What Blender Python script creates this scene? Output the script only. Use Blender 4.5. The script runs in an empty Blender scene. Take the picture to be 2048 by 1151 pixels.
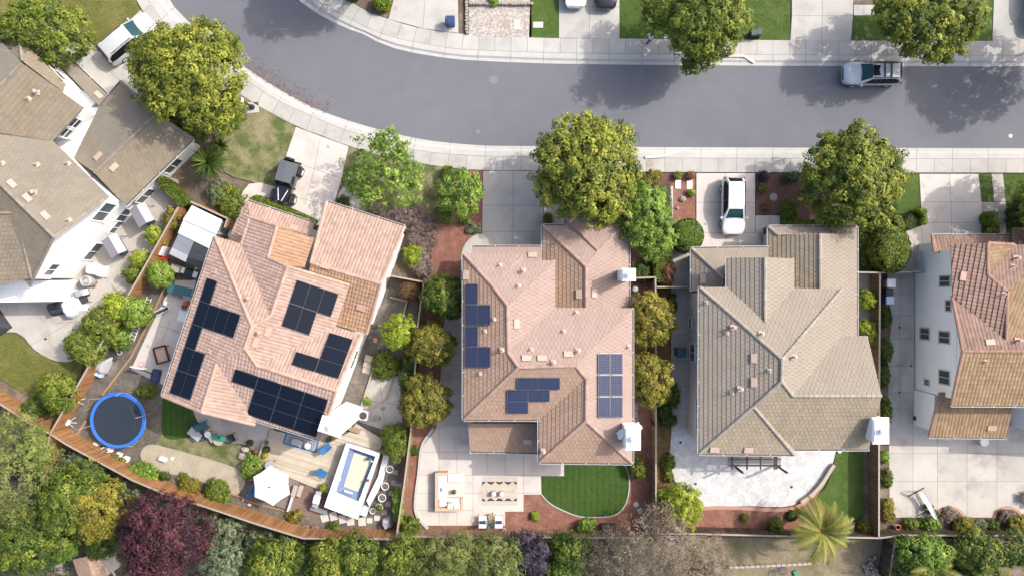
import bpy, math, random
import numpy as np
from mathutils import Vector as V, Matrix
random.seed(7); rng = np.random.default_rng(7)
S = bpy.context.scene
COL = S.collection
# ---------------------------------------------------------------- camera, sky, sun, exposure
H = 60.0; F = 1440.0                       # height of the drone (m), focal length in photo pixels
cam = bpy.data.cameras.new('camera'); co = bpy.data.objects.new('camera', cam); COL.objects.link(co)
co.location = (0, 0, H); cam.sensor_width = 36; cam.lens = 36 * F / 2048; cam.clip_end = 2000
S.camera = co
SUN = V((0.917, 0.397, 0.952)).normalized()
w = bpy.data.worlds.new('World'); S.world = w; w.use_nodes = True
nt = w.node_tree; sky = nt.nodes.new('ShaderNodeTexSky'); sky.sky_type = 'NISHITA'; sky.sun_disc = False; sky.dust_density = 4.6; sky.ozone_density = .6; sky.air_density = .9
sky.sun_elevation = math.asin(SUN.z); sky.sun_rotation = math.pi / 2 - math.atan2(SUN.y, SUN.x)
nt.links.new(sky.outputs[0], nt.nodes['Background'].inputs[0]); nt.nodes['Background'].inputs[1].default_value = 0.15
sl = bpy.data.lights.new('sun', 'SUN'); sl.energy = 2.0; sl.angle = math.radians(0.55); sl.color = (1, 0.955, 0.895)
so = bpy.data.objects.new('sun', sl); COL.objects.link(so); so.rotation_euler = SUN.to_track_quat('Z', 'Y').to_euler()
so.location = (0, 0, 80)
S.view_settings.view_transform = 'Standard'; S.view_settings.look = 'None'
S.view_settings.exposure = 1.1; S.view_settings.gamma = 1

# ---------------------------------------------------------------- helpers
def P(px, py, z=0.0):
    k = (H - z) / F
    return V(((px - 1024) * k, (575.5 - py) * k, z))
def PL(pts, z): return [P(x, y, z) for x, y in pts]
def px2m(d, z=0.0): return d * (H - z) / F

class MB:
    def __init__(s): s.v = []; s.f = []; s.m = []; s.t = []
    def poly(s, pts, m=0, t=0.5):
        n = len(s.v); s.v += [tuple(p) for p in pts]; s.f.append(tuple(range(n, n + len(pts)))); s.m.append(m); s.t.append(t)
    def mesh(s, vs, fs, m=0, t=0.5):
        n = len(s.v); s.v += [tuple(p) for p in vs]
        for f in fs: s.f.append(tuple(n + i for i in f)); s.m.append(m); s.t.append(t)
    def box(s, c, d, rz=0, m=0, t=0.5, taper=1.0):
        x, y, z = d[0] / 2, d[1] / 2, d[2] / 2; R = Matrix.Rotation(rz, 3, 'Z'); c = V(c)
        vs = [c + R @ V((sx * x * (taper if sz > 0 else 1), sy * y * (taper if sz > 0 else 1), sz * z)) for sz in (-1, 1) for sx, sy in ((-1, -1), (1, -1), (1, 1), (-1, 1))]
        s.mesh(vs, [(3, 2, 1, 0), (4, 5, 6, 7), (0, 1, 5, 4), (1, 2, 6, 5), (2, 3, 7, 6), (3, 0, 4, 7)], m, t)
    def prism(s, pts, z0, z1, m=0, ms=None, bottom=True, t=0.5):
        pts = ccw(pts); n = len(pts); ms = m if ms is None else ms
        s.poly([(p[0], p[1], z1) for p in pts], m, t)
        if bottom: s.poly([(p[0], p[1], z0) for p in reversed(pts)], ms, t)
        for i in range(n):
            a, b = pts[i], pts[(i + 1) % n]
            s.poly([(a[0], a[1], z0), (b[0], b[1], z0), (b[0], b[1], z1), (a[0], a[1], z1)], ms, t)
    def bar(s, a, b, wd, h, m=0, t=0.5):          # rectangular bar between two points
        a, b = V(a), V(b); d = (b - a); L = d.length
        if L < 1e-6: return
        d /= L; up = V((0, 0, 1)) if abs(d.z) < .95 else V((1, 0, 0)); u = d.cross(up).normalized(); v = u.cross(d)
        vs = [p + u * (su * wd / 2) + v * (sv * h / 2) for p in (a, b) for su, sv in ((-1, -1), (1, -1), (1, 1), (-1, 1))]
        s.mesh(vs, [(3, 2, 1, 0), (4, 5, 6, 7), (0, 1, 5, 4), (1, 2, 6, 5), (2, 3, 7, 6), (3, 0, 4, 7)], m, t)
    def tube(s, a, b, r0, r1=None, n=8, m=0, t=0.5, caps=True):
        a, b = V(a), V(b); r1 = r0 if r1 is None else r1; d = (b - a).normalized()
        up = V((0, 0, 1)) if abs(d.z) < .95 else V((1, 0, 0)); u = d.cross(up).normalized(); v = u.cross(d)
        vs = [p + (u * math.cos(2 * math.pi * i / n) + v * math.sin(2 * math.pi * i / n)) * r for p, r in ((a, r0), (b, r1)) for i in range(n)]
        fs = [(i, (i + 1) % n, n + (i + 1) % n, n + i) for i in range(n)]
        if caps: fs += [tuple(range(n - 1, -1, -1)), tuple(range(n, 2 * n))]
        s.mesh(vs, fs, m, t)
    def path(s, pts, r, n=6, m=0):
        for a, b in zip(pts, pts[1:]): s.tube(a, b, r, r, n, m)
    def lathe(s, c, prof, n=16, m=0, t=0.5, sx=1, sy=1, caps=True):
        vs = []; fs = []; c = V(c)
        for r, z in prof:
            for i in range(n):
                a = 2 * math.pi * i / n; vs.append(c + V((r * sx * math.cos(a), r * sy * math.sin(a), z)))
        for j in range(len(prof) - 1):
            for i in range(n): fs.append((j * n + i, j * n + (i + 1) % n, (j + 1) * n + (i + 1) % n, (j + 1) * n + i))
        if caps and prof[0][0] > 1e-4: fs.append(tuple(range(n - 1, -1, -1)))
        if caps and prof[-1][0] > 1e-4: fs.append(tuple((len(prof) - 1) * n + i for i in range(n)))
        s.mesh(vs, fs, m, t)
    def blob(s, c, r, n=10, m=0, t=0.5, jit=0.0):
        rx, ry, rz = r; vs = []; fs = []; k = max(4, n // 2 + 1)
        for j in range(k + 1):
            th = math.pi * j / k
            for i in range(n):
                a = 2 * math.pi * i / n; q = 1 + random.uniform(-jit, jit)
                vs.append((c[0] + rx * q * math.sin(th) * math.cos(a), c[1] + ry * q * math.sin(th) * math.sin(a), c[2] - rz * q * math.cos(th)))
        for j in range(k):
            for i in range(n): fs.append((j * n + i, j * n + (i + 1) % n, (j + 1) * n + (i + 1) % n, (j + 1) * n + i))
        s.mesh(vs, fs, m, t)
    def build(s, name, mats, parent=None, local=False, smooth=False):
        if not isinstance(mats, (list, tuple)): mats = [mats]
        me = bpy.data.meshes.new(name)
        if parent is not None and not local: off = V(parent_loc(parent))
        elif parent is None and not local:
            a = np.array(s.v); off = V(((a[:, 0].min() + a[:, 0].max()) / 2, (a[:, 1].min() + a[:, 1].max()) / 2, a[:, 2].min()))
        else: off = V((0, 0, 0))
        me.from_pydata([(x - off.x, y - off.y, z - off.z) for x, y, z in s.v], [], s.f)
        for mt in mats: me.materials.append(mt)
        me.polygons.foreach_set('material_index', s.m)
        at = me.attributes.new('tint', 'FLOAT', 'FACE'); at.data.foreach_set('value', s.t)
        if smooth: me.polygons.foreach_set('use_smooth', [True] * len(s.f))
        me.update()
        o = bpy.data.objects.new(name, me); COL.objects.link(o)
        if parent is not None: o.parent = parent
        elif not local: o.location = off
        return o
WL = {}
def parent_loc(p):
    l = V((0, 0, 0))
    while p is not None: l += V(p.location); p = p.parent
    return l
def ccw(pts):
    a = sum(pts[i][0] * pts[(i + 1) % len(pts)][1] - pts[(i + 1) % len(pts)][0] * pts[i][1] for i in range(len(pts)))
    return list(pts) if a > 0 else list(reversed(pts))
def offset_poly(pts, d):                        # move every side inwards by d (plan view)
    pts = ccw(pts); n = len(pts); out = []
    for i in range(n):
        p0, p1, p2 = V(pts[i - 1][:2]), V(pts[i][:2]), V(pts[(i + 1) % n][:2])
        e1 = (p1 - p0).normalized(); e2 = (p2 - p1).normalized(); n1 = V((-e1.y, e1.x)); n2 = V((-e2.y, e2.x))
        q = n1 + n2; den = 1 + n1.dot(n2)
        out.append(p1 + (q / den if den > .15 else n1) * d)
    return out
def tag(o, label, cat, group=None):
    o['label'] = label; o['category'] = cat
    if group: o['group'] = group
    return o
def thing(name, label, cat, loc=(0, 0, 0), rz=0, group=None):
    o = bpy.data.objects.new(name, None); COL.objects.link(o); o.location = loc; o.rotation_euler = (0, 0, rz); o.empty_display_size = .2
    return tag(o, label, cat, group)
def struct(o): o['kind'] = 'structure'; return o
def dup(root, loc, rz, label, group=None, scale=None):
    r = root.copy(); COL.objects.link(r); r.location = loc; r.rotation_euler = (0, 0, rz); r['label'] = label
    if group: r['group'] = group
    if scale: r.scale = (scale,) * 3
    for ch in list(root.children):
        c = ch.copy(); COL.objects.link(c); c.parent = r
        for g in list(ch.children):
            d = g.copy(); COL.objects.link(d); d.parent = c
    return r

# ---------------------------------------------------------------- materials
def _nodes(name):
    m = bpy.data.materials.new(name); m.use_nodes = True; n = m.node_tree.nodes; l = m.node_tree.links
    return m, n, l, n['Principled BSDF']
def _noise(n, l, pos, scale, detail=4, rough=.6):
    t = n.new('ShaderNodeTexNoise'); t.inputs['Scale'].default_value = scale; t.inputs['Detail'].default_value = detail
    t.inputs['Roughness'].default_value = rough; l.new(pos, t.inputs['Vector']); return t.outputs['Fac']
def _ramp(n, l, fac, a, b, lo=.35, hi=.65):
    r = n.new('ShaderNodeMapRange'); r.inputs[1].default_value = lo; r.inputs[2].default_value = hi; r.inputs[3].default_value = a; r.inputs[4].default_value = b
    l.new(fac, r.inputs[0]); return r.outputs[0]
def _mix(n, l, fac, a, b, mode='MIX'):
    x = n.new('ShaderNodeMix'); x.data_type = 'RGBA'; x.blend_type = mode
    for s, v in ((0, fac), (6, a), (7, b)):
        if hasattr(v, 'is_output'): l.new(v, x.inputs[s])
        else: x.inputs[s].default_value = v if s == 0 else (*v, 1)
    return x.outputs[2]
def mat(name, c, rough=.8, var=.18, scale=1.2, c2=None, blotch=None, bs=.35, bl=(.5, .62), fine=22, fvar=.12, bump=0, bscale=40, metal=0, tint=None, spec=.3, coat=0):
    """base colour c, mixed to c2 by noise; soft large blotches of another colour; fine grain; optional per-face tint"""
    m, n, l, bs_ = _nodes(name); pos = n.new('ShaderNodeNewGeometry').outputs['Position']
    col = (*c,)
    cur = _mix(n, l, _ramp(n, l, _noise(n, l, pos, scale), 0, 1), c, c2 if c2 else tuple(x * (1 - var) for x in c))
    if blotch: cur = _mix(n, l, _ramp(n, l, _noise(n, l, pos, bs, 6, .65), 0, 1, *bl), cur, blotch)
    if fvar:
        g = _ramp(n, l, _noise(n, l, pos, fine, 3, .7), 1 - fvar, 1 + fvar, .3, .7)
        cc = n.new('ShaderNodeCombineColor'); [l.new(g, cc.inputs[i]) for i in range(3)]
        cur = _mix(n, l, 1.0, cur, cc.outputs[0], 'MULTIPLY')
    if tint:
        a = n.new('ShaderNodeAttribute'); a.attribute_name = 'tint'; a.attribute_type = 'GEOMETRY'
        g = _ramp(n, l, a.outputs['Fac'], 1 - tint, 1 + tint, 0, 1)
        cc = n.new('ShaderNodeCombineColor'); [l.new(g, cc.inputs[i]) for i in range(3)]
        cur = _mix(n, l, 1.0, cur, cc.outputs[0], 'MULTIPLY')
    l.new(cur, bs_.inputs['Base Color']); bs_.inputs['Roughness'].default_value = rough; bs_.inputs['Metallic'].default_value = metal
    bs_.inputs['Specular IOR Level'].default_value = spec
    if coat: bs_.inputs['Coat Weight'].default_value = coat; bs_.inputs['Coat Roughness'].default_value = .04
    if bump:
        b = n.new('ShaderNodeBump'); b.inputs['Strength'].default_value = bump; b.inputs['Distance'].default_value = .05
        l.new(_noise(n, l, pos, bscale, 4, .7), b.inputs['Height']); l.new(b.outputs[0], bs_.inputs['Normal'])
    return m
def plain(name, c, rough=.5, metal=0, coat=0, spec=.5): return mat(name, c, rough, .06, 3, fvar=.05, fine=30, metal=metal, coat=coat, spec=spec)
def leafmat(name, dark, mid, light, trans=.25):
    m, n, l, b = _nodes(name)
    a = n.new('ShaderNodeAttribute'); a.attribute_name = 'tint'; a.attribute_type = 'GEOMETRY'
    r = n.new('ShaderNodeValToRGB'); e = r.color_ramp.elements; e[0].color = (*dark, 1); e[1].color = (*light, 1); e[0].position = .05; e[1].position = .95
    x = e.new(.5); x.color = (*mid, 1); l.new(a.outputs['Fac'], r.inputs[0])
    l.new(r.outputs[0], b.inputs['Base Color']); b.inputs['Roughness'].default_value = .55; b.inputs['Specular IOR Level'].default_value = .25
    tr = n.new('ShaderNodeBsdfTranslucent'); l.new(r.outputs[0], tr.inputs[0])
    mx = n.new('ShaderNodeMixShader'); mx.inputs[0].default_value = trans; l.new(b.outputs[0], mx.inputs[1]); l.new(tr.outputs[0], mx.inputs[2])
    l.new(mx.outputs[0], n['Material Output'].inputs[0]); return m
def glassmat(name, c, rough=.05):
    m, n, l, b = _nodes(name); b.inputs['Base Color'].default_value = (*c, 1); b.inputs['Roughness'].default_value = rough
    b.inputs['Specular IOR Level'].default_value = .4; b.inputs['Coat Weight'].default_value = .15; b.inputs['Coat Roughness'].default_value = .03; return m

M = {}
M['asphalt'] = mat('asphalt', (0.1226, 0.1266, 0.1449), .9, c2=(0.135, 0.1391, 0.156), scale=.25, blotch=(0.1071, 0.1116, 0.13), bs=.12, bl=(.5, .75), fine=35, fvar=.10, bump=.15, bscale=60)
M['crack'] = plain('crack_sealer', (.112, .108, .112), .8)
M['concrete'] = mat('concrete', (0.3941, 0.3819, 0.3556), .85, c2=(0.3484, 0.3363, 0.3161), scale=.5, blotch=(0.297, 0.285, 0.2653), bs=.6, bl=(.5, .72), fine=30, fvar=.07, tint=.07)
M['joint'] = plain('concrete_joint', (.16, .155, .15), .9)
M['patio'] = mat('pale_patio_concrete', (0.504, 0.4589, 0.4239), .85, c2=(0.4592, 0.4198, 0.3844), scale=.4, blotch=(0.3472, 0.3134, 0.2883), bs=.5, bl=(.52, .75), fine=30, fvar=.06, tint=.08)
M['oldconc'] = mat('weathered_concrete', (0.36, 0.336, 0.2989), .85, c2=(0.414, 0.39, 0.3538), scale=.5, blotch=(0.264, 0.246, 0.2196), bs=.45, bl=(.52, .7), fine=25, fvar=.08, tint=.08)
M['curb'] = mat('kerb_concrete', (0.407, 0.3976, 0.3795), .8, c2=(0.363, 0.3584, 0.3392), scale=1.5, fine=20, fvar=.06)
M['soil'] = mat('soil', (0.1437, 0.1127, 0.0828), .95, c2=(0.09775, 0.0759, 0.0575), scale=1.3, blotch=(0.2185, 0.1782, 0.1323), bs=.5, bl=(.5, .66), fine=9, fvar=.3, bump=.6, bscale=12)
M['darksoil'] = mat('dark_gravel_soil', (0.138, 0.1224, 0.1056), .95, c2=(0.084, 0.0744, 0.0636), scale=1.6, blotch=(0.204, 0.18, 0.15), bs=.8, bl=(.52, .7), fine=10, fvar=.4, bump=.7, bscale=14)
M['mulch'] = mat('red_bark_mulch', (0.23, 0.1092, 0.0782), .95, c2=(0.1667, 0.0782, 0.0575), scale=2.2, blotch=(0.2875, 0.161, 0.1207), bs=.7, bl=(.5, .75), fine=11, fvar=.4, bump=.8, bscale=16)
M['darkmulch'] = mat('brown_bark_mulch', (.135, .075, .062), .95, c2=(.10, .055, .045), scale=2.2, blotch=(.17, .105, .085), bs=.7, bl=(.5, .75), fine=11, fvar=.4, bump=.8, bscale=16)
M['orangemulch'] = mat('orange_bark', (.24, .125, .06), .95, c2=(.15, .09, .05), scale=1.2, blotch=(.10, .09, .03), bs=1.1, bl=(.45, .6), fine=11, fvar=.35, bump=.8, bscale=16)
M['gravel'] = mat('pebble_gravel', (0.396, 0.363, 0.33), .9, c2=(0.297, 0.264, 0.231), scale=3, fine=7, fvar=.5, bump=.8, bscale=9)
M['lawn'] = mat('lawn', (0.0578, 0.0986, 0.0154), .9, c2=(0.0408, 0.0748, 0.0112), scale=1.8, blotch=(0.0782, 0.1122, 0.0245), bs=.5, bl=(.5, .7), fine=9, fvar=.38, bump=.7, bscale=14)
M['drylawn'] = mat('patchy_dry_lawn', (0.0897, 0.1131, 0.0336), .9, c2=(0.0663, 0.0936, 0.024), scale=1.2, blotch=(.215, .19, .108), bs=.55, bl=(.40, .58), fine=9, fvar=.36, bump=.7, bscale=14)
M['olivelawn'] = mat('olive_lawn', (0.12, 0.124, 0.028), .9, c2=(0.092, 0.104, 0.024), scale=1.2, blotch=(0.168, 0.148, 0.056), bs=.5, bl=(.5, .7), fine=9, fvar=.36, bump=.7, bscale=14)
M['sand'] = mat('bare_sandy_ground', (.31, .265, .20), .95, c2=(.36, .32, .245), scale=1, blotch=(.19, .18, .09), bs=.5, bl=(.56, .72), fine=10, fvar=.2, bump=.4, bscale=14)
M['hill'] = mat('dry_hillside', (.21, .175, .115), .95, c2=(.165, .14, .085), scale=.9, blotch=(.12, .115, .06), bs=.5, bl=(.5, .68), fine=8, fvar=.3, bump=.6, bscale=12)
def stripelawn():
    m = mat('mown_turf', (.038, .078, .011), .9, c2=(.03, .062, .009), scale=3, fine=10, fvar=.35, bump=.7, bscale=16)
    n = m.node_tree.nodes; l = m.node_tree.links; b = n['Principled BSDF']; src = b.inputs['Base Color'].links[0].from_socket
    wv = n.new('ShaderNodeTexWave'); wv.wave_type = 'BANDS'; wv.bands_direction = 'X'; wv.inputs['Scale'].default_value = .62; wv.inputs['Distortion'].default_value = .6
    l.new(n['Geometry'].outputs['Position'], wv.inputs['Vector'])
    g = _ramp(n, l, wv.outputs['Fac'], .9, 1.12, 0, 1); cc = n.new('ShaderNodeCombineColor'); [l.new(g, cc.inputs[i]) for i in range(3)]
    l.new(_mix(n, l, 1.0, src, cc.outputs[0], 'MULTIPLY'), b.inputs['Base Color']); return m
M['turf'] = stripelawn()
def flag():
    m = mat('flagstone', (.53, .53, .525), .75, c2=(.46, .465, .47), scale=2, fine=14, fvar=.1)
    n = m.node_tree.nodes; l = m.node_tree.links; b = n['Principled BSDF']; src = b.inputs['Base Color'].links[0].from_socket; pos = n['Geometry'].outputs['Position']
    v = n.new('ShaderNodeTexVoronoi'); v.inputs['Scale'].default_value = 2.3; l.new(pos, v.inputs['Vector'])
    e = n.new('ShaderNodeTexVoronoi'); e.feature = 'DISTANCE_TO_EDGE'; e.inputs['Scale'].default_value = 2.3; l.new(pos, e.inputs['Vector'])
    sc = n.new('ShaderNodeSeparateColor'); l.new(v.outputs['Color'], sc.inputs[0])
    cur = _mix(n, l, _ramp(n, l, sc.outputs[0], 0, .75, .55, 1), src, (.35, .365, .39))
    cur = _mix(n, l, _ramp(n, l, sc.outputs[1], 0, .7, .72, .9), cur, (.46, .42, .38))
    cur = _mix(n, l, _ramp(n, l, e.outputs['Distance'], .75, 0, .012, .05), cur, (.33, .33, .32))
    l.new(cur, b.inputs['Base Color']); return m
M['flag'] = flag()
# building materials
M['white'] = mat('white_stucco', (.80, .80, .79), .9, c2=(.76, .76, .75), scale=.8, fine=25, fvar=.03, bump=.1, bscale=50)
M['cream'] = mat('cream_stucco', (.52, .49, .44), .9, c2=(.47, .44, .40), scale=.8, fine=25, fvar=.03, bump=.1, bscale=50)
M['trim'] = plain('white_trim', (.66, .65, .63), .6); M['tantrim'] = plain('tan_window_trim', (.48, .44, .38), .7)
M['peach'] = plain('peach_trim', (.55, .40, .31), .7)
M['canopygrey'] = plain('canopy_grey', (.20, .197, .215), .85)
M['glass'] = glassmat('window_glass', (.05, .075, .092)); M['carglass'] = glassmat('car_glass', (.010, .045, .055))
M['darkglass'] = plain('dark_glass', (.006, .008, .01), .3, spec=.2); M['cover'] = plain('road_iron_cover', (.165, .16, .16), .8)
def roofmat(name, c, c2, blotch=None, tint=.14): return mat(name, c, .85, c2=c2, scale=.7, blotch=blotch, bs=.5, bl=(.55, .75), fine=16, fvar=.05, tint=tint)
M['roof_pink'] = roofmat('pink_barrel_tile', (0.3461, 0.2394, 0.1981), (0.3133, 0.2177, 0.1751))
M['roof_orange'] = roofmat('orange_barrel_tile', (0.3236, 0.2041, 0.1276), (0.2967, 0.1831, 0.117))
M['roof_rose'] = roofmat('rose_flat_tile', (0.3058, 0.227, 0.1946), (0.2876, 0.2129, 0.1811), None, .045)
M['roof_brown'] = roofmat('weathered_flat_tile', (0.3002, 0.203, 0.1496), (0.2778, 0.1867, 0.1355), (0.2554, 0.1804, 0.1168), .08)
M['roof_grey'] = roofmat('grey_tan_flat_tile', (0.2492, 0.2131, 0.1736), (0.2307, 0.198, 0.16), None, .035)
M['roof_olive'] = roofmat('olive_flat_tile', (0.2572, 0.2136, 0.1542), (0.2338, 0.195, 0.1395), (0.2338, 0.1858, 0.1193), .08)
M['roof_taupe'] = roofmat('taupe_flat_tile', (0.205, 0.1821, 0.1462), (0.1848, 0.1641, 0.1304), None, .05)
M['roof_taupe_mossy'] = roofmat('mossy_taupe_tile', (0.2068, 0.174, 0.1275), (0.1804, 0.1522, 0.1105), (0.198, 0.1566, 0.08925), .08)
M['roof_clay'] = roofmat('clay_barrel_tile', (0.2193, 0.1431, 0.1154), (0.19, 0.1268, 0.09832), None, .16)
M['roof_gold'] = roofmat('golden_barrel_tile', (0.2465, 0.17, 0.09775), (0.2125, 0.1445, 0.085), (0.204, 0.1615, 0.068), .16)
M['cap_pink'] = roofmat('pink_ridge_tile', (0.3881, 0.2632, 0.2052), (0.3564, 0.2368, 0.1833)); M['cap_rose'] = roofmat('rose_ridge_tile', (0.3276, 0.2236, 0.1845), (0.2964, 0.2021, 0.1665))
M['cap_grey'] = roofmat('grey_ridge_tile', (0.288, 0.2563, 0.2185), (0.256, 0.2278, 0.1901)); M['cap_clay'] = roofmat('clay_ridge_tile', (0.272, 0.1628, 0.1215), (0.2465, 0.1452, 0.108))
M['cap_taupe'] = roofmat('taupe_ridge_tile', (0.221, 0.1913, 0.153), (0.1955, 0.17, 0.136))
M['vent'] = plain('vent_paint', (0.3995, 0.306, 0.2465), .6); M['ventpink'] = plain('pink_vent_paint', (0.405, 0.2565, 0.1995), .6)
M['rugbeige'] = plain('rug_beige', (.46, .39, .30), .9)
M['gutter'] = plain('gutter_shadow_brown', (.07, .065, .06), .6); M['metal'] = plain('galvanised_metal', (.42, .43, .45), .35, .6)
def panelmat(name, c, line, grid, lw):
    m, n, l, b = _nodes(name); uv = n.new('ShaderNodeUVMap'); br = n.new('ShaderNodeTexBrick'); br.offset = 0; br.squash = 1
    br.inputs['Color1'].default_value = (*c, 1); br.inputs['Color2'].default_value = (*[x * 1.5 for x in c], 1); br.inputs['Mortar'].default_value = (*line, 1)
    br.inputs['Scale'].default_value = 1; br.inputs['Mortar Size'].default_value = lw; br.inputs['Brick Width'].default_value = grid; br.inputs['Row Height'].default_value = grid
    l.new(uv.outputs[0], br.inputs['Vector']); l.new(br.outputs[0], b.inputs['Base Color']); b.inputs['Roughness'].default_value = .4; b.inputs['Specular IOR Level'].default_value = .2; return m
M['pv_black'] = panelmat('black_solar_cells', (.003, .0055, .012), (.006, .011, .022), .16, .006)
M['pv_blue'] = panelmat('blue_solar_cells', (.012, .018, .048), (.11, .12, .16), .158, .008)
M['pv_frame'] = plain('panel_frame_dark', (.16, .17, .18), .4, .5); M['pv_frame_silver'] = plain('panel_frame_silver', (.22, .23, .25), .35, .7)
# wood, paint, fabric
M['fence_orange'] = mat('orange_fence_boards', (.30, .155, .068), .85, c2=(.25, .125, .055), scale=3, blotch=(.18, .10, .05), bs=1.2, bl=(.55, .75), fine=25, fvar=.15, tint=.28)
M['fence_tan'] = mat('tan_fence_boards', (.27, .185, .115), .85, c2=(.21, .14, .085), scale=3, blotch=(.15, .11, .07), bs=1.2, bl=(.55, .75), fine=25, fvar=.15, tint=.25)
M['fence_brown'] = mat('brown_fence_boards', (.15, .095, .06), .85, c2=(.115, .075, .05), scale=3, fine=25, fvar=.2, tint=.3)
M['fence_dark'] = mat('dark_fence_boards', (.095, .062, .042), .85, c2=(.07, .047, .033), scale=3, fine=25, fvar=.2, tint=.4)
M['fencecap'] = plain('grey_fence_rail', (.30, .26, .21), .8)
M['deck'] = mat('pale_deck_boards', (0.462, 0.4081, 0.33), .8, c2=(0.407, 0.3498, 0.2706), scale=2, fine=20, fvar=.1, tint=.14)
M['deck_brown'] = mat('brown_deck_boards', (.20, .135, .115), .8, c2=(.17, .115, .10), scale=2, fine=20, fvar=.1, tint=.1)
M['deck_grey'] = mat('grey_deck_boards', (.21, .175, .165), .8, c2=(.18, .15, .14), scale=2, fine=20, fvar=.1, tint=.1)
M['bark'] = mat('bark', (.11, .085, .062), .95, c2=(.075, .058, .042), scale=6, fine=20, fvar=.3, bump=.6, bscale=20)
M['palebark'] = mat('pale_bark', (.26, .225, .18), .95, c2=(.17, .145, .115), scale=6, fine=20, fvar=.3, bump=.6, bscale=20)
for k, c in dict(c_white=(.72, .72, .73), c_silver=(.50, .52, .55), c_black=(.006, .006, .008), c_grey=(.20, .215, .235)).items():
    M[k] = plain('paint_' + k[2:], c, .3, .15 if k == 'c_silver' else 0, .8)
for k, c, r in (('blackplastic', (.015, .015, .017), .5), ('rubber', (.02, .02, .02), .85), ('chrome', (.6, .61, .63), .25), ('whiteplastic', (.68, .68, .68), .45), ('greyplastic', (.30, .31, .32), .5),
                ('bluebin', (.015, .07, .24), .45), ('darkbin', (.02, .03, .035), .5), ('bluefabric', (.02, .12, .30), .8), ('teal', (.03, .10, .115), .6), ('navy', (.025, .04, .10), .5),
                ('terracotta', (.36, .15, .085), .8), ('whitecloth', (.74, .74, .74), .85), ('greycloth', (.33, .33, .36), .85), ('darkcloth', (.03, .038, .045), .85), ('stone', (.36, .31, .26), .9), ('rock', (.27, .24, .21), .9),
                ('wood', (.30, .20, .12), .75), ('darkwood', (.055, .042, .035), .7), ('pinkwood', (.50, .33, .24), .75), ('cushion', (.68, .66, .64), .9), ('red', (.55, .04, .02), .4), ('orange', (.50, .24, .13), .8),
                ('brick', (.36, .20, .145), .85), ('slab', (.50, .47, .43), .85), ('slabdark', (.30, .26, .22), .85), ('trampblue', (.03, .14, .50), .5), ('trampmat', (.012, .022, .036), .8), ('poolwall', (.13, .18, .30), .4), ('poolfloor', (.60, .57, .36), .6),
                ('lightred', (.13, .015, .015), .3), ('lamp', (.75, .75, .72), .4), ('skin', (.42, .25, .17), .6), ('hair', (.02, .016, .013), .6), ('denim', (.04, .09, .16), .8), ('softtop', (.085, .095, .11), .85), ('green', (.03, .22, .13), .6), ('paleblue', (.42, .52, .62), .6), ('leafdry', (.33, .26, .14), .9), ('spatile', (.62, .62, .60), .7)):
    M[k] = plain(k, c, r)
# leaves: dark, mid, light
M['lf_yellow'] = leafmat('yellow_green_leaves', (.042, .070, .011), (.168, .195, .022), (.345, .355, .055))
M['lf_mid'] = leafmat('mid_green_leaves', (.030, .060, .009), (.100, .140, .017), (.235, .265, .040))
M['lf_fresh'] = leafmat('fresh_green_leaves', (0.055, 0.11, 0.0147), (0.143, 0.231, 0.0294), (0.297, 0.396, 0.0735))
M['lf_dark'] = leafmat('dark_green_leaves', (.018, .040, .008), (.052, .090, .014), (.13, .175, .030))
M['lf_olive'] = leafmat('olive_orange_leaves', (0.0525, 0.05775, 0.012), (0.168, 0.1575, 0.022), (0.3045, 0.2572, 0.04))
M['lf_lime'] = leafmat('lime_leaves', (0.07, 0.11, 0.01), (0.21, 0.27, 0.02), (0.38, 0.43, 0.045))
M['lf_purple'] = leafmat('purple_leaves', (0.0144, 0.0068, 0.0108), (0.056, 0.0187, 0.0288), (0.132, 0.0425, 0.054))
M['lf_plum'] = leafmat('plum_leaves', (.012, .010, .018), (.04, .03, .05), (.09, .065, .10))
M['lf_pine'] = leafmat('feathery_pine_needles', (.05, .075, .018), (.145, .175, .042), (.27, .29, .09))
M['lf_dry'] = leafmat('dry_brown_twigs', (0.066, 0.0495, 0.0345), (0.187, 0.1485, 0.1092), (0.341, 0.275, 0.2127))
M['lf_bramble'] = leafmat('mauve_brown_twigs', (0.0805, 0.0575, 0.05175), (0.1955, 0.1437, 0.1265), (0.3335, 0.2587, 0.23))
M['lf_sage'] = leafmat('sage_leaves', (.05, .068, .035), (.12, .15, .08), (.22, .255, .15))
M['lf_palm'] = leafmat('palm_fronds', (.06, .07, .014), (.16, .17, .032), (.32, .30, .07))
M['lf_agave'] = leafmat('blue_agave_blades', (.08, .15, .12), (.18, .29, .24), (.34, .45, .38))
M['lf_red'] = leafmat('red_brown_leaves', (.07, .03, .018), (.19, .085, .045), (.30, .16, .08))

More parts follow.
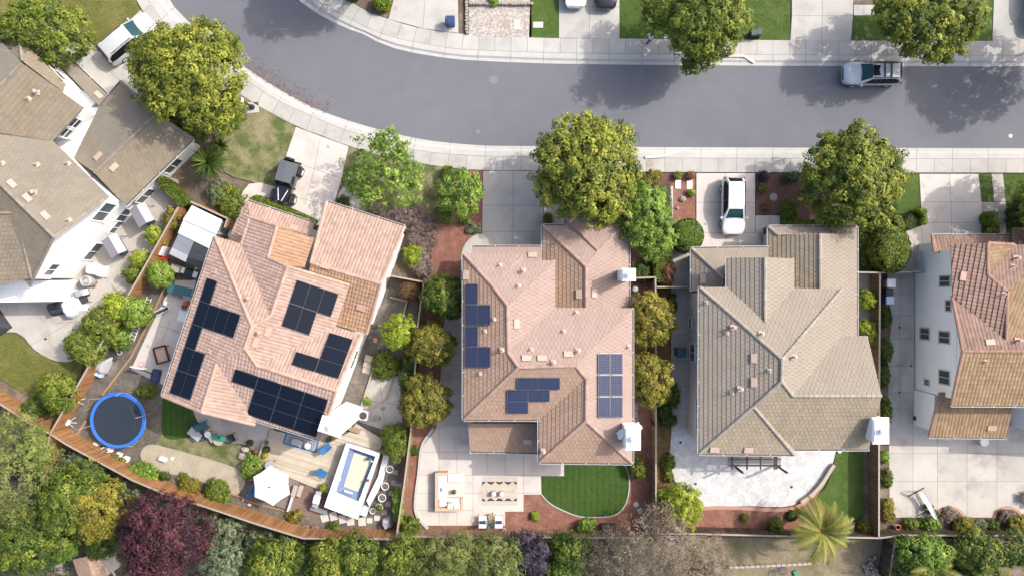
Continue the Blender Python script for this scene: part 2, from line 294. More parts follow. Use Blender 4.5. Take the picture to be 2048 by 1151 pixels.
# ---------------------------------------------------------------- ground, road, pavements, lawns, beds, patios
def cr(pts, k=6, closed=False):                # smooth curve through points
    n = len(pts); out = []
    rngi = range(n) if closed else range(n - 1)
    for i in rngi:
        g = (lambda j: pts[j % n]) if closed else (lambda j: pts[max(0, min(n - 1, j))])
        p0, p1, p2, p3 = map(np.array, (g(i - 1), g(i), g(i + 1), g(i + 2)))
        for q in range(k):
            t = q / k; out.append(tuple(.5 * ((2 * p1) + (-p0 + p2) * t + (2 * p0 - 5 * p1 + 4 * p2 - p3) * t * t + (-p0 + 3 * p1 - 3 * p2 + p3) * t ** 3)))
    if not closed: out.append(tuple(pts[-1]))
    return out
def resamp(pts, step=None, n=None):
    a = np.array(pts, float); d = np.r_[0, np.cumsum(np.hypot(*np.diff(a, axis=0).T))]
    if n is None: n = max(2, int(d[-1] / step) + 1)
    q = np.linspace(0, d[-1], n); return np.stack([np.interp(q, d, a[:, 0]), np.interp(q, d, a[:, 1])], 1)
def strips(mb, lines, z, m=1, wd=.028):
    for ln in lines:
        for (ax, ay), (bx, by) in zip(ln, ln[1:]):
            a, b = P(ax, ay, z + .004), P(bx, by, z + .004); d = (b - a).normalized() * wd / 2; q = V((-d.y, d.x, 0))
            mb.poly([a - q, b - q, b + q, a + q], m)
def patch(name, pts, z, mats, lines=(), z0=0.0, wd=.028, t=.5):
    mb = MB(); mb.prism(PL(pts, z), z0, z, 0, 0, bottom=False, t=t); strips(mb, lines, z, 1, wd)
    return struct(mb.build(name, mats if isinstance(mats, (list, tuple)) else [M[mats], M['joint']]))
def slabs(name, rows, z, mats, z0=0.0, wd=.03):   # grid of slabs: rows of pixel points, each slab with its own tone
    mb = MB()
    for r0, r1 in zip(rows, rows[1:]):
        for i in range(len(r0) - 1): mb.poly(list(reversed([P(*r0[i], z), P(*r0[i + 1], z), P(*r1[i + 1], z), P(*r1[i], z)])), 0, random.random())
    per = list(rows[0]) + [r[-1] for r in rows[1:-1]] + list(reversed(rows[-1])) + [r[0] for r in reversed(rows[1:-1])]
    w_ = ccw(PL(per, z))
    for i in range(len(w_)):
        a, b = w_[i], w_[(i + 1) % len(w_)]; mb.poly([(a[0], a[1], z0), (b[0], b[1], z0), b, a], 0)
    strips(mb, [r for r in rows[1:-1]] + [[r[i] for r in rows] for i in range(1, len(rows[0]) - 1)], z, 1, wd)
    return struct(mb.build(name, mats))
mb = MB(); mb.poly([(-300, -300, 0), (300, -300, 0), (300, 300, 0), (-300, 300, 0)]); struct(mb.build('ground', M['soil']))
NE_ = [(520, -90), (560, -36), (597, 0), (632, 26), (686, 54), (728, 69), (761, 87), (800, 100), (840, 108), (906, 118), (967, 122), (1057, 126), (1135, 128), (1300, 130), (1620, 132), (2048, 133), (2300, 134)]
NC_ = [(572, -100), (606, -40), (640, -2), (668, 20), (700, 38), (735, 56), (768, 69), (800, 78), (845, 87), (904, 97), (967, 101), (1057, 104), (1135, 106), (1300, 108), (1620, 110), (2048, 111), (2300, 112)]
NO_ = [(628, -100), (662, -45), (695, -2), (716, 12), (739, 26), (757, 32), (775, 37.5), (800, 46), (847, 58), (917, 67), (967, 73), (1057, 75), (1135, 77), (1300, 78), (1620, 81), (2048, 82.5), (2300, 83)]
SE_ = [(310, -90), (326, -40), (339, 0), (358, 24), (400, 66), (445, 104), (489, 133), (539, 167), (607, 206), (658, 228), (721, 249), (792, 268), (864, 282), (946, 290), (999, 292), (1078, 292.5), (1300, 294.5), (2048, 297), (2300, 298)]
SC_ = [(262, -90), (280, -40), (296, 0), (318, 34), (365, 80), (425, 122), (479, 151), (553, 200), (624, 232), (660, 248), (714, 268), (792, 292), (864, 305), (946, 311), (999, 313), (1078, 314), (1300, 316), (2048, 318), (2300, 319)]
SO_ = [(240, -90), (255, -40), (271, 0), (290, 28), (335, 82), (398, 134), (460, 174), (503, 204), (592, 252), (640, 270), (697, 292), (780, 315), (844, 327), (883, 333), (935, 339), (1000, 341), (1063, 341), (1300, 344), (2048, 345.6), (2300, 346)]
road_pts = cr(NE_) + list(reversed(cr(SE_)))
mb = MB(); mb.poly(ccw(PL([(x, y) for x, y in road_pts], .02)))
cracks = [[(808, 415 - 220), (842, 420 - 220)], [(811, 197), (830, 202), (868, 204), (875, 203), (890, 204), (968, 207), (975, 202), (976, 188)], [(870, 204), (873, 183), (874, 165)], [(898, 212), (902, 285)], [(990, 195), (996, 245), (1000, 290)], [(996, 243), (1008, 255), (1020, 258)], [(1097, 185), (1104, 202), (1113, 213), (1150, 212), (1180, 216)], [(1113, 213), (1103, 225)], [(1320, 215), (1460, 217)], [(1306, 260), (1308, 290)], [(1455, 240), (1470, 225)], [(1848, 160), (1860, 210), (1864, 260), (1866, 292)], [(1900, 218), (1950, 217), (2048, 218)], [(1670, 200), (1680, 212), (1698, 217), (1704, 203)], [(1698, 217), (1708, 225), (1710, 262)], [(560, 70), (690, 250)][:1] + [(575, 62)], [(2000, 150), (2015, 205)], [(700, 90), (690, 130)], [(1560, 170), (1600, 240)], [(930, 245), (945, 252), (965, 240)]]
strips(mb, cracks, .02, 1, .03)
for (x, y, r) in ((985, 160, 17), (955, 265, 8), (768, 250, 5)):
    ring = [(x + r * math.cos(a), y + r * math.sin(a)) for a in np.linspace(0, 2 * math.pi, 20)]; strips(mb, [ring], .02, 1, .04)
struct(mb.build('road', [M['asphalt'], M['crack']]))
def sidewalk(e, c, o, n):
    ed, od = np.array(cr(e, 500)), np.array(cr(o, 500)); c = resamp(cr(c), n=n); near = lambda d: np.array([d[((d - p) ** 2).sum(1).argmin()] for p in c]); e, o = near(ed), near(od); mb = MB()
    L = [(lambda i, q=q, z=z: P(*(e[i] * (1 - q) + c[i] * q), z)) for q, z in ((0, .022), (.28, .03), (.5, .135), (1, .15))] + [lambda i: P(*o[i], .15), lambda i: P(*(o[i] * 1.0), 0)]
    tt = [random.random() for _ in range(n)]; t2 = [random.random() for _ in range(n)]
    for i in range(n - 1):
        for k in range(5):
            a, b, c_, d = L[k](i), L[k](i + 1), L[k + 1](i + 1), L[k + 1](i)
            q = [a, b, c_, d]; nz = (V(b) - V(a)).cross(V(d) - V(a)).z
            mb.poly(q if nz >= 0 else q[::-1], 0 if k == 3 else 2, tt[i] if k == 3 else t2[i // 2])
    strips(mb, [[tuple(c[i]) for i in range(n)]], .15, 1, .03)
    for i in range(1, n - 1):
        strips(mb, [[tuple(c[i]), tuple(o[i])]], .15, 1, .03)
        if i % 2 == 0:
            for (q0, z0), (q1, z1) in (((0, .022), (.28, .03)), ((.28, .03), (.5, .135)), ((.5, .135), (1, .15))):
                a = P(*(e[i] * (1 - q0) + c[i] * q0), z0 + .006); b = P(*(e[i] * (1 - q1) + c[i] * q1), z1 + .006); d = (b - a).normalized() * .016; u = V((-d.y, d.x, 0)); mb.poly([a - u, b - u, b + u, a + u], 1)
    return struct(mb.build('pavement', [M['concrete'], M['joint'], M['curb']]))
sidewalk(NE_, NC_, NO_, 56); sidewalk(SE_, SC_, SO_, 62)
Z1, Z2, Z3, Z4 = .09, .11, .13, .148
# south side, front of the lots
patch('lawn', [(-150, -120), (225, -120), (255, -40), (271, 0), (281, 20), (204, 99), (160, 66), (90, 20), (20, 30), (-150, 40)], Z2, 'olivelawn')
patch('driveway', [(281, 20), (292, 30), (335, 84), (398, 136), (370, 210), (255, 190), (232, 215), (95, 130), (135, 92), (165, 96), (196, 104)], Z3, 'concrete', [[(165, 96), (260, 178)], [(245, 135), (285, 160)], [(281, 20), (335, 84)]])
patch('lawn', cr([(404, 138), (460, 175), (503, 205), (550, 230), (592, 253), (566, 330), (548, 376), (505, 364), (450, 345), (440, 300), (420, 260), (380, 240)], 3, True), Z2, 'drylawn')
patch('driveway', [(592, 254), (640, 272), (697, 293), (684, 350), (668, 408), (640, 450), (600, 446), (500, 402), (484, 420), (478, 455), (462, 480), (455, 470), (474, 420), (484, 385), (498, 368), (520, 365), (551, 374), (566, 330)], Z4, 'patio', [[(642, 272), (628, 340), (610, 410)], [(606, 330), (690, 360)], [(596, 395), (660, 412)]])
patch('path', cr([(668, 408), (683, 378), (700, 377), (728, 395), (731, 412), (722, 430), (690, 450), (650, 450)], 4, True), Z3, 'oldconc')
patch('lawn', cr([(697, 294), (780, 317), (844, 329), (886, 335), (905, 380), (898, 425), (870, 438), (820, 425), (765, 400), (715, 385), (684, 360)], 3, True), Z2, 'drylawn')
patch('bark_bed', cr([(886, 336), (935, 341), (966, 343), (966, 465), (940, 478), (923, 505), (919, 560), (915, 640), (850, 640), (858, 555), (866, 470), (870, 440), (905, 425), (910, 380)], 3, True), Z1, 'mulch')
slabs('driveway', [[(966, 342), (1026, 342), (1086, 342)], [(965, 411), (1026, 411), (1087, 411)], [(964.5, 463), (1026, 463), (1086, 463)], [(964, 505), (1026, 505), (1086, 505)]], Z4, [M['concrete'], M['joint']])
patch('path', cr([(964, 468), (945, 473), (929, 490), (922, 515), (921, 560), (919, 598), (950, 598), (950, 520), (964, 505)], 4, True), Z3, 'oldconc')
patch('bark_bed', [(1088, 343), (1270, 345), (1343, 346), (1343, 380), (1340, 560), (1262, 560), (1262, 440), (1088, 440)], Z1, 'darkmulch')
patch('path', [(1088, 412), (1127, 408), (1127, 452), (1088, 452)], Z3, 'oldconc', [[(1107, 410), (1107, 452)]])
patch('bark_bed', [(1343, 346.5), (1391, 346.5), (1391, 442), (1343, 462)], Z1, 'mulch')
patch('edging', [(1340, 372), (1346, 372), (1346, 512), (1338, 512)], Z4, 'curb')
slabs('driveway', [[(1393, 346.5), (1452, 346.5), (1510, 346.5)], [(1393, 405), (1452, 405), (1510, 405)], [(1393, 466), (1452, 466), (1510, 466)], [(1393, 512), (1452, 512), (1545, 512)]], Z4, [M['patio'], M['joint']])
patch('path', [(1392, 443), (1392, 499), (1342, 504), (1346, 463)], Z3, 'patio'); patch('path', [(1511, 431), (1560, 431), (1560, 462), (1545, 500), (1511, 500)], Z3, 'patio', [[(1540, 431), (1540, 460)]])
patch('bark_bed', [(1511, 347), (1620, 347), (1760, 347), (1765, 425), (1736, 438), (1740, 540), (1715, 545), (1715, 460), (1561, 462), (1561, 430), (1511, 430)], Z1, 'darkmulch')
patch('lawn', cr([(1758, 348), (1838, 348), (1842, 418), (1810, 428), (1775, 425), (1745, 432), (1730, 400)], 3, True), Z2, 'lawn')
slabs('driveway', [[(1839, 348), (1899, 348), (1957, 348)], [(1842, 404), (1902, 404), (1963, 404)], [(1843, 445), (1903, 445), (1965, 445)], [(1846, 490), (1904, 490), (1967, 490)]], Z4, [M['patio'], M['joint']])
patch('path', [(1842, 418), (1844, 446), (1846, 500), (1830, 544), (1790, 544), (1790, 455), (1815, 430)], Z3, 'patio', [[(1808, 458), (1830, 485)]])
slabs('path', [[(1964, 404), (1991, 404), (2012, 404)], [(1965, 425), (1991, 425), (2012, 425)], [(1966, 447), (1991, 447), (2012, 447)], [(1967, 490), (1992, 490), (2013, 490)]], Z3, [M['oldconc'], M['joint']])
patch('lawn', [(1958, 348), (1982, 348), (1988, 403), (1963, 403)], Z2, 'lawn'); patch('path', [(1983, 348), (2006, 348), (2011, 403), (1989, 403)], Z3, 'oldconc', [[(1986, 382), (2010, 382)]])
patch('lawn', [(2007, 348), (2250, 348), (2250, 470), (2014, 470)], Z2, 'lawn')
# north side
patch('bark_bed', [(630, -110), (800, -110), (786, 0), (776, 36), (740, 25), (716, 11), (697, -2), (664, -45)], Z1, 'soil')
slabs('driveway', [[(800, -110), (858, -110), (920, -110)], [(787, 0), (850, 0), (916, 0)], [(777, 38), (846, 57), (917, 66)]], Z4, [M['concrete'], M['joint']])
patch('bark_bed', [(918, -110), (937, -110), (938, 70), (918, 67)], Z1, 'soil')
patch('gravel_bed', [(938, -110), (1063, -110), (1063, 75), (967, 73), (938, 70)], Z2, 'gravel')
patch('lawn', [(1064, -110), (1117, -110), (1117, 76), (1058, 75)], Z2, 'lawn')
slabs('driveway', [[(1118, -110), (1179, -110), (1239, -110)], [(1118, 14), (1179, 14), (1239, 14)], [(1118, 76), (1179, 77), (1239, 77.5)]], Z4, [M['concrete'], M['joint']])
patch('lawn', [(1240, -110), (1583, -110), (1580, 80), (1400, 79), (1240, 77.5)], Z2, 'lawn')
slabs('driveway', [[(1584, -110), (1645, -110), (1707, -110)], [(1584, 32), (1645, 32), (1706, 32)], [(1581, 80.5), (1642, 81), (1702, 81)]], Z4, [M['concrete'], M['joint']])
slabs('path', [[(1708, 10), (1728, 10), (1749, 10)], [(1708, 31), (1728, 31), (1749, 31)]], Z3, [M['concrete'], M['joint']])
patch('lawn', [(1707, 32), (1750, 32), (1750, -110), (1990, -110), (1984, 82), (1703, 81)], Z2, 'lawn')
slabs('driveway', [[(1992, -110), (2060, -110), (2130, -110)], [(1985, 82.5), (2050, 82.5), (2120, 82.5)]], Z4, [M['concrete'], M['joint']])
patch('lawn', [(2131, -110), (2300, -110), (2300, 82), (2121, 82.5)], Z2, 'lawn')
# first house on the left: side yard and lawn behind
patch('patio', cr([(322, 350), (362, 418), (330, 470), (270, 580), (190, 700), (160, 718), (115, 722), (70, 700), (32, 664), (-60, 662), (-120, 600), (60, 470)], 3, True), Z3, 'oldconc', [[(205, 640), (115, 645)], [(60, 690), (130, 650), (255, 560)], [(150, 610), (160, 716)]])
patch('lawn', [(-160, 663), (32, 666), (68, 702), (112, 724), (165, 722), (160, 760), (105, 805), (55, 790), (0, 757), (-160, 700)], Z2, 'olivelawn')
# pink house: yard
patch('soil_bed', [(340, 420), (400, 412), (470, 460), (500, 500), (700, 520), (800, 560), (836, 560), (832, 760), (786, 1066), (604, 1066), (455, 1012), (290, 948), (126, 860), (250, 640)], .06, 'darksoil')
patch('patio', [(352, 560), (392, 560), (340, 775), (300, 757), (262, 738), (300, 655), (330, 595)], Z3, 'patio', [[(318, 650), (372, 668)], [(340, 640), (322, 690)], [(292, 690), (350, 715)]])
patch('lawn', cr([(329, 790), (345, 785), (395, 812), (398, 855), (440, 884), (492, 892), (520, 915), (500, 950), (440, 930), (385, 920), (335, 905), (300, 898), (322, 870)], 4, True), .10, 'drylawn')
patch('lawn', cr([(332, 792), (390, 815), (393, 858), (385, 872), (345, 878), (325, 868), (324, 830)], 4, True), Z2 + .004, 'turf')
patch('sand_patch', cr([(281, 905), (300, 888), (345, 897), (410, 915), (470, 935), (492, 958), (470, 990), (430, 975), (385, 955), (330, 945), (292, 930)], 4, True), Z2 + .012, 'sand')
patch('patio', cr([(390, 815), (450, 825), (545, 850), (536, 900), (518, 912), (495, 890), (450, 882), (402, 858), (394, 840)], 3, True), Z3, 'oldconc')
def boards(name, pts, z, m, step_dir, bw=.145, z0=0.0, gap=.012):   # a deck of separate boards clipped to a polygon
    mb = MB(); w_ = [V((p.x, p.y)) for p in ccw(PL(pts, z))]; d = V(step_dir).normalized(); n_ = V((-d.y, d.x)); lo = min(p.dot(n_) for p in w_); hi = max(p.dot(n_) for p in w_); k = lo
    while k < hi:
        q = clip2([(p.dot(d), p.dot(n_)) for p in w_], 1, k + gap / 2, k + bw - gap / 2)
        if len(q) > 2: mb.prism([d * a + n_ * b for a, b in q], z - .05, z + random.uniform(-.004, .004), t=random.random())
        k += bw
    return mb
def clip2(p, ax, lo, hi):
    for val, sg in ((lo, 1), (hi, -1)):
        out = []; n = len(p)
        for i in range(n):
            a, b = p[i], p[(i + 1) % n]; da, db = (a[ax] - val) * sg, (b[ax] - val) * sg
            if da >= 0: out.append(a)
            if (da > 0 > db) or (da < 0 < db):
                t = da / (da - db); out.append(tuple(a[j] + (b[j] - a[j]) * t for j in range(len(a))))
        p = out
        if len(p) < 3: return []
    return p
dk = boards('deck', [(540, 858), (655, 886), (700, 862), (712, 846), (766, 878), (752, 925), (694, 890), (655, 985), (598, 962), (520, 930)], .26, 'deck', (.955, -.297))
struct(dk.build('deck', M['deck']))
struct(boards('deck', [(516, 945), (540, 932), (598, 964), (582, 1022), (503, 992)], .2, 0, (.92, -.38)).build('deck', M['deck_grey']))
struct(boards('deck', [(596, 963), (652, 982), (640, 1035), (578, 1024)], .12, 0, (.955, -.297)).build('deck', M['deck_brown']))
patch('paving', [(740, 760), (800, 750), (806, 870), (740, 850), (712, 840)], Z1, 'oldconc', [[(760, 760), (770, 855)], [(735, 800), (804, 810)]])
# centre house: back patio, beds and turf
patch('bark_bed', [(822, 640), (905, 640), (1300, 560), (1306, 1068), (794, 1066)], .075, 'mulch')
patch('path', [(890, 600), (945, 600), (945, 860), (872, 860), (884, 720)], Z3, 'oldconc', [[(888, 678), (930, 678)], [(885, 729), (930, 729)], [(880, 779), (930, 779)], [(876, 829), (930, 829)]])
patch('patio', [(876, 852), (1128, 852), (1128, 951), (1082, 951), (1083, 988), (1047, 988), (1047, 1022), (1010, 1022), (1010, 1050), (850, 1050), (831, 1022), (838, 930), (845, 892)], Z4, 'patio',
      [[(878, 852), (878, 1048)], [(914, 900), (914, 1048)], [(946, 945), (946, 1050)], [(974, 852), (974, 945)], [(1010, 852), (1010, 950)], [(1047, 852), (1047, 988)], [(838, 949), (946, 949)], [(833, 985), (1080, 985)], [(832, 1020), (946, 1020)], [(842, 903), (940, 903)], [(1010, 950), (1083, 951)]])
mb = MB(); e = resamp(cr([(868, 855), (848, 882), (842, 900), (838, 940), (831, 1020), (856, 1056)]), n=24)
for a, b in zip(e, e[1:]): mb.bar(P(*a, .12), P(*b, .12), .22, .24)
struct(mb.build('kerb_edging', M['curb']))
tf = [(1083, 951), (1127, 951), (1127, 918), (1246, 918)] + cr([(1246, 922), (1256, 950), (1257, 980), (1248, 1010), (1228, 1028), (1200, 1032), (1160, 1031), (1125, 1018), (1100, 1004), (1083, 986)], 4)
patch('turf', tf, Z2 + .01, 'turf')
mb = MB(); e = cr([(1246, 920), (1257, 950), (1258, 980), (1249, 1011), (1229, 1029), (1200, 1033), (1160, 1032), (1124, 1019), (1099, 1005), (1082, 987)], 5)
for a, b in zip(e, e[1:]): mb.bar(P(*a, .1), P(*b, .1), .09, .12)
struct(mb.build('turf_edging', M['curb']))
# grey house: side path, flagstones, turf
patch('bark_bed', [(1305, 560), (1344, 560), (1344, 960), (1405, 1018), (1405, 1060), (1308, 1060)], .07, 'orangemulch')
patch('bark_bed', cr([(1400, 1012), (1500, 1016), (1560, 1018), (1610, 1006), (1640, 985), (1700, 1040), (1758, 1045), (1756, 1068), (1600, 1064), (1400, 1062)], 3, True), .08, 'mulch')
patch('path', [(1342, 505), (1395, 500), (1395, 865), (1343, 865)], Z3, 'oldconc', [[(1345, 575), (1395, 575)], [(1344, 669), (1395, 669)], [(1344, 722), (1395, 722)], [(1344, 771), (1395, 771)], [(1344, 817), (1395, 817)], [(1372, 575), (1372, 865)]])
patch('flagstone_patio', cr([(1343, 864), (1395, 862), (1400, 880), (1600, 880), (1680, 885), (1671, 905), (1662, 935), (1640, 968), (1602, 1002), (1565, 1013), (1500, 1011), (1440, 1012), (1400, 1012), (1372, 985), (1346, 955)], 2, True), Z4, 'flag')
patch('turf', cr([(1676, 888), (1700, 884), (1726, 884), (1726, 960), (1726, 1038), (1695, 1037), (1655, 1023), (1630, 1001), (1650, 975), (1666, 938)], 2, True), Z2, 'lawn')
patch('gravel_bed', [(1726, 884), (1746, 884), (1746, 1040), (1726, 1040)], Z1, 'soil')
mb = MB(); e = cr([(1400, 1016), (1440, 1014), (1500, 1016), (1560, 1019), (1598, 1010), (1630, 985)], 8)
for i, (a, b) in enumerate(zip(e, e[1:])): mb.bar(P(*a, .1), P(*b, .1), .3, .16, 0, random.random())
struct(mb.build('brick_edging', M['brick']))
patch('path', [(1714, 540), (1746, 545), (1746, 690), (1714, 690)], Z1, 'oldconc')
# right-hand house: side yard and patio
slabs('patio', [[(1775, 545), (1800, 545), (1829, 545)]] + [[(1775, y), (1800, y), (1829, y)] for y in (587, 630, 677, 731, 785, 850)], Z3, [M['oldconc'], M['joint']])
xs = [1775, 1826, 1875, 1934, 1994, 2060, 2130, 2260]
slabs('patio', [[(x, y) for x in xs] for y in (850, 906, 962, 1034)], Z3, [M['oldconc'], M['joint']])
patch('bark_bed', [(1758, 570), (1778, 570), (1782, 660), (1776, 700), (1780, 1036), (2260, 1036), (2260, 1066), (1760, 1066)], .155, 'soil')
mb = MB()
for cx in (1899, 2015):
    e = [(cx + 27 * math.cos(a), 1036 + 22 * math.sin(a)) for a in np.linspace(math.pi, 2 * math.pi, 14)]
    for a, b in zip(e, e[1:]): mb.bar(P(*a, .12), P(*b, .12), .24, .14)
struct(mb.build('brick_edging', M['brick']))
for cx in (1899, 2015): patch('bark_bed', [(cx + 24 * math.cos(a), 1037 + 19 * math.sin(a)) for a in np.linspace(math.pi, 2 * math.pi, 14)], .162, 'soil')
# slope below the back fences
patch('hillside', [(1200, 1070), (1790, 1078), (1775, 1300), (1200, 1300)], .05, 'hill')
patch('hillside', [(1790, 1078), (2260, 1070), (2260, 1300), (1776, 1300)], .05, 'soil')

# ---------------------------------------------------------------- houses
def newell(p):
    n = V((0, 0, 0))
    for i in range(len(p)):
        a, b = p[i], p[(i + 1) % len(p)]; n += V(((a.y - b.y) * (a.z + b.z), (a.z - b.z) * (a.x + b.x), (a.x - b.x) * (a.y + b.y)))
    return n.normalized() * (1 if n.z > 0 else -1)
def newell_raw(p):
    n = V((0, 0, 0))
    for i in range(len(p)):
        a, b = p[i], p[(i + 1) % len(p)]; n += V(((a.y - b.y) * (a.z + b.z), (a.z - b.z) * (a.x + b.x), (a.x - b.x) * (a.y + b.y)))
    return n
def tiles(mb, pts, style, m=0, course=.33, colw=.33, thick=.035):
    """cover a roof plane with real overlapping courses; 'flat' tiles or 'barrel' tiles with rolls"""
    n = newell(pts); down = -(V((0, 0, 1)) - n * n.z); down = down.normalized() if down.length > 1e-3 else V((0, -1, 0)); up = -down; u = up.cross(n) * -1
    o = sum(pts, V((0, 0, 0))) / len(pts); q = [((p - o).dot(u), (p - o).dot(up)) for p in pts]
    v0 = min(b for a, b in q); v1 = max(b for a, b in q); dz = [abs((p - o).dot(n)) for p in pts]
    hgt = .032 if style == 'barrel' else 0; k = 0
    while v0 + k * course < v1 - .02:
        a, b = v0 + k * course, v0 + (k + 1) * course; row = clip2(q, 1, a, b)
        if len(row) > 2:
            lo = min(r[0] for r in row); hi = max(r[0] for r in row); sh = (k % 2) * colw / 2 if style == 'flat' else 0
            i = math.floor((lo - sh) / colw)
            while i * colw + sh < hi:
                t = random.random(); halves = ((0, .5), (.5, 1)) if style == 'barrel' else ((0, 1),)
                for h0, h1 in halves:
                    x0, x1 = (i + h0) * colw + sh, (i + h1) * colw + sh; c = clip2(row, 0, x0 + (.009 if style == 'flat' else 0), x1 - (.009 if style == 'flat' else 0))
                    if len(c) < 3: continue
                    def off(s, tt):
                        z = thick * (b - tt) / course
                        if hgt: f = (s / colw) % 1.0 if not (h1 == 1 and abs(s - x1) < 1e-6) else 1.0; z += hgt * (1 - abs(2 * f - 1))
                        return z
                    vs = [o + u * s + up * tt + n * off(s, tt) for s, tt in c]
                    if (vs[1] - vs[0]).cross(vs[2] - vs[0]).dot(n) < 0 and len(vs) == 3: vs.reverse()
                    mb.poly(vs, m, t)
                    e = [p for p in c if abs(p[1] - a) < 1e-4]
                    if len(e) >= 2:
                        e = (min(e), max(e)); mb.poly([o + u * s + up * tt + n * d for s, tt, d in ((*e[0], -.01), (*e[1], -.01), (*e[1], off(*e[1])), (*e[0], off(*e[0])))], m, t)
                i += 1
        k += 1
def cap(parent, A, B, m, r=.13):
    mb = MB(); d = B - A; L = d.length; d /= L; side = d.cross(V((0, 0, 1))).normalized(); up = side.cross(d); k = max(1, int(L / .38))
    for i in range(k):
        a, b = A + d * (L * i / k), A + d * (L * (i + 1) / k + .02); t = random.random(); vs = []
        for p, rr in ((a, r * 1.08), (b, r * .92)):
            for g in (0, 45, 90, 135, 180): vs.append(p + side * rr * math.cos(math.radians(g)) + up * (rr * .8 * math.sin(math.radians(g)) + .02))
        mb.mesh(vs, [(j, j + 1, j + 6, j + 5) for j in range(4)] + [(4, 3, 2, 1, 0), (5, 6, 7, 8, 9)], 0, t)
    return mb.build('ridge_cap', M[m], parent)
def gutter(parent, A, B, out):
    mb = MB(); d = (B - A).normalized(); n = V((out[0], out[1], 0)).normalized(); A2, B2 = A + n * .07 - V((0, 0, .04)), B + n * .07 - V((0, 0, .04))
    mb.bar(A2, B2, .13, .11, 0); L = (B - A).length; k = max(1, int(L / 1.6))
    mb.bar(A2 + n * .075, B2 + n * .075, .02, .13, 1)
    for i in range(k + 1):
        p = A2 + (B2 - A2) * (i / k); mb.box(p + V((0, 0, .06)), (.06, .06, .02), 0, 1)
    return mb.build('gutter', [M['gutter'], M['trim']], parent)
def ray(px, py): a = V((0, 0, H)); return a, (P(px, py, 0) - a)
def hit(face, px, py, off=0):
    n = newell(face); o = face[0] + n * off; a, d = ray(px, py); t = (o - a).dot(n) / d.dot(n); return a + d * t, n
def panels(parent, face, quads, kind, name='solar_panel'):
    f = M['pv_black'] if kind == 'black' else M['pv_blue']; g = M['pv_frame'] if kind == 'black' else M['pv_frame_silver']
    for q in quads:
        c = [hit(face, x, y, .16)[0] for x, y in q]; n = newell(face); mid = sum(c, V((0, 0, 0))) / 4; c = [mid + (p - mid) * .985 for p in c]
        mb = MB(); inn = [mid + (p - mid) * (.985 if kind == 'black' else .965) + n * .006 for p in c]; lo = [p - n * .045 for p in c]
        mb.poly(inn, 0); mb.poly(c, 1); mb.poly(lo[::-1], 1)
        for i in range(4): mb.poly([c[i], lo[i], lo[(i + 1) % 4], c[(i + 1) % 4]], 1)
        for i in (0, 1): mb.bar(lo[i * 2] * .8 + lo[i * 2 + 1] * .2 - n * .05, lo[i * 2] * .2 + lo[i * 2 + 1] * .8 - n * .05, .05, .1, 1)
        o = mb.build(name, [f, g], parent); uv = o.data.uv_layers.new(name='UVMap'); w_, h_ = (c[1] - c[0]).length, (c[3] - c[0]).length
        for li, (a, b) in zip(o.data.polygons[0].loop_indices, ((0, 0), (w_, 0), (w_, h_), (0, h_))): uv.data[li].uv = (a, b)
def grid(o, ux, uy, cells): # panel cells: origin pixel, pixel vectors of one panel, list of (i, j)
    return [[(o[0] + ux[0] * (i + a) + uy[0] * (j + b), o[1] + ux[1] * (i + a) + uy[1] * (j + b)) for a, b in ((0, 0), (1, 0), (1, 1), (0, 1))] for i, j in cells]
def vent(parent, face, px, py, kind='pipe', m='vent'):
    p, n = hit(face, px, py, .03); ang = math.atan2(n.y, n.x); mb = MB()
    if kind == 'pipe':
        b = p + n * .02; R = n.to_track_quat('Z', 'Y').to_matrix(); s = .17
        mb.mesh([b + R @ V(q) for q in ((-s, -s, 0), (s, -s, 0), (s, s, 0), (-s, s, 0), (-s * .5, -s * .5, .06), (s * .5, -s * .5, .06), (s * .5, s * .5, .06), (-s * .5, s * .5, .06))], [(4, 5, 6, 7), (0, 1, 5, 4), (1, 2, 6, 5), (2, 3, 7, 6), (3, 0, 4, 7)])
        mb.tube(p - V((0, 0, .1)), p + V((0, 0, .38)), .055, n=10); return mb.build('vent_pipe', M[m], parent)
    if kind == 'cap':
        mb.tube(p - V((0, 0, .1)), p + V((0, 0, .36)), .08, n=10); mb.lathe(p, [(.08, .34), (.15, .38), (.15, .44), (.03, .50)], 12); mb.box(p + n * .03, (.4, .4, .03)); return mb.build('flue_vent', M[m], parent)
    R = n.to_track_quat('Z', 'Y').to_matrix(); dn = V((n.x, n.y, 0)); dn = (dn - n * dn.dot(n)).normalized(); u = n.cross(dn); L, W = .36, .22
    cs = [p + u * (a * L) + dn * (b * W) for a, b in ((-1, -1), (1, -1), (1, 1), (-1, 1))]
    mb.mesh([c + n * .03 for c in cs] + [p + (c - p) * .93 + n * (.085 if i < 2 else .12) for i, c in enumerate(cs)], [(4, 5, 6, 7), (0, 1, 5, 4), (1, 2, 6, 5), (2, 3, 7, 6), (3, 0, 4, 7)]); return mb.build('roof_vent', M[m], parent)
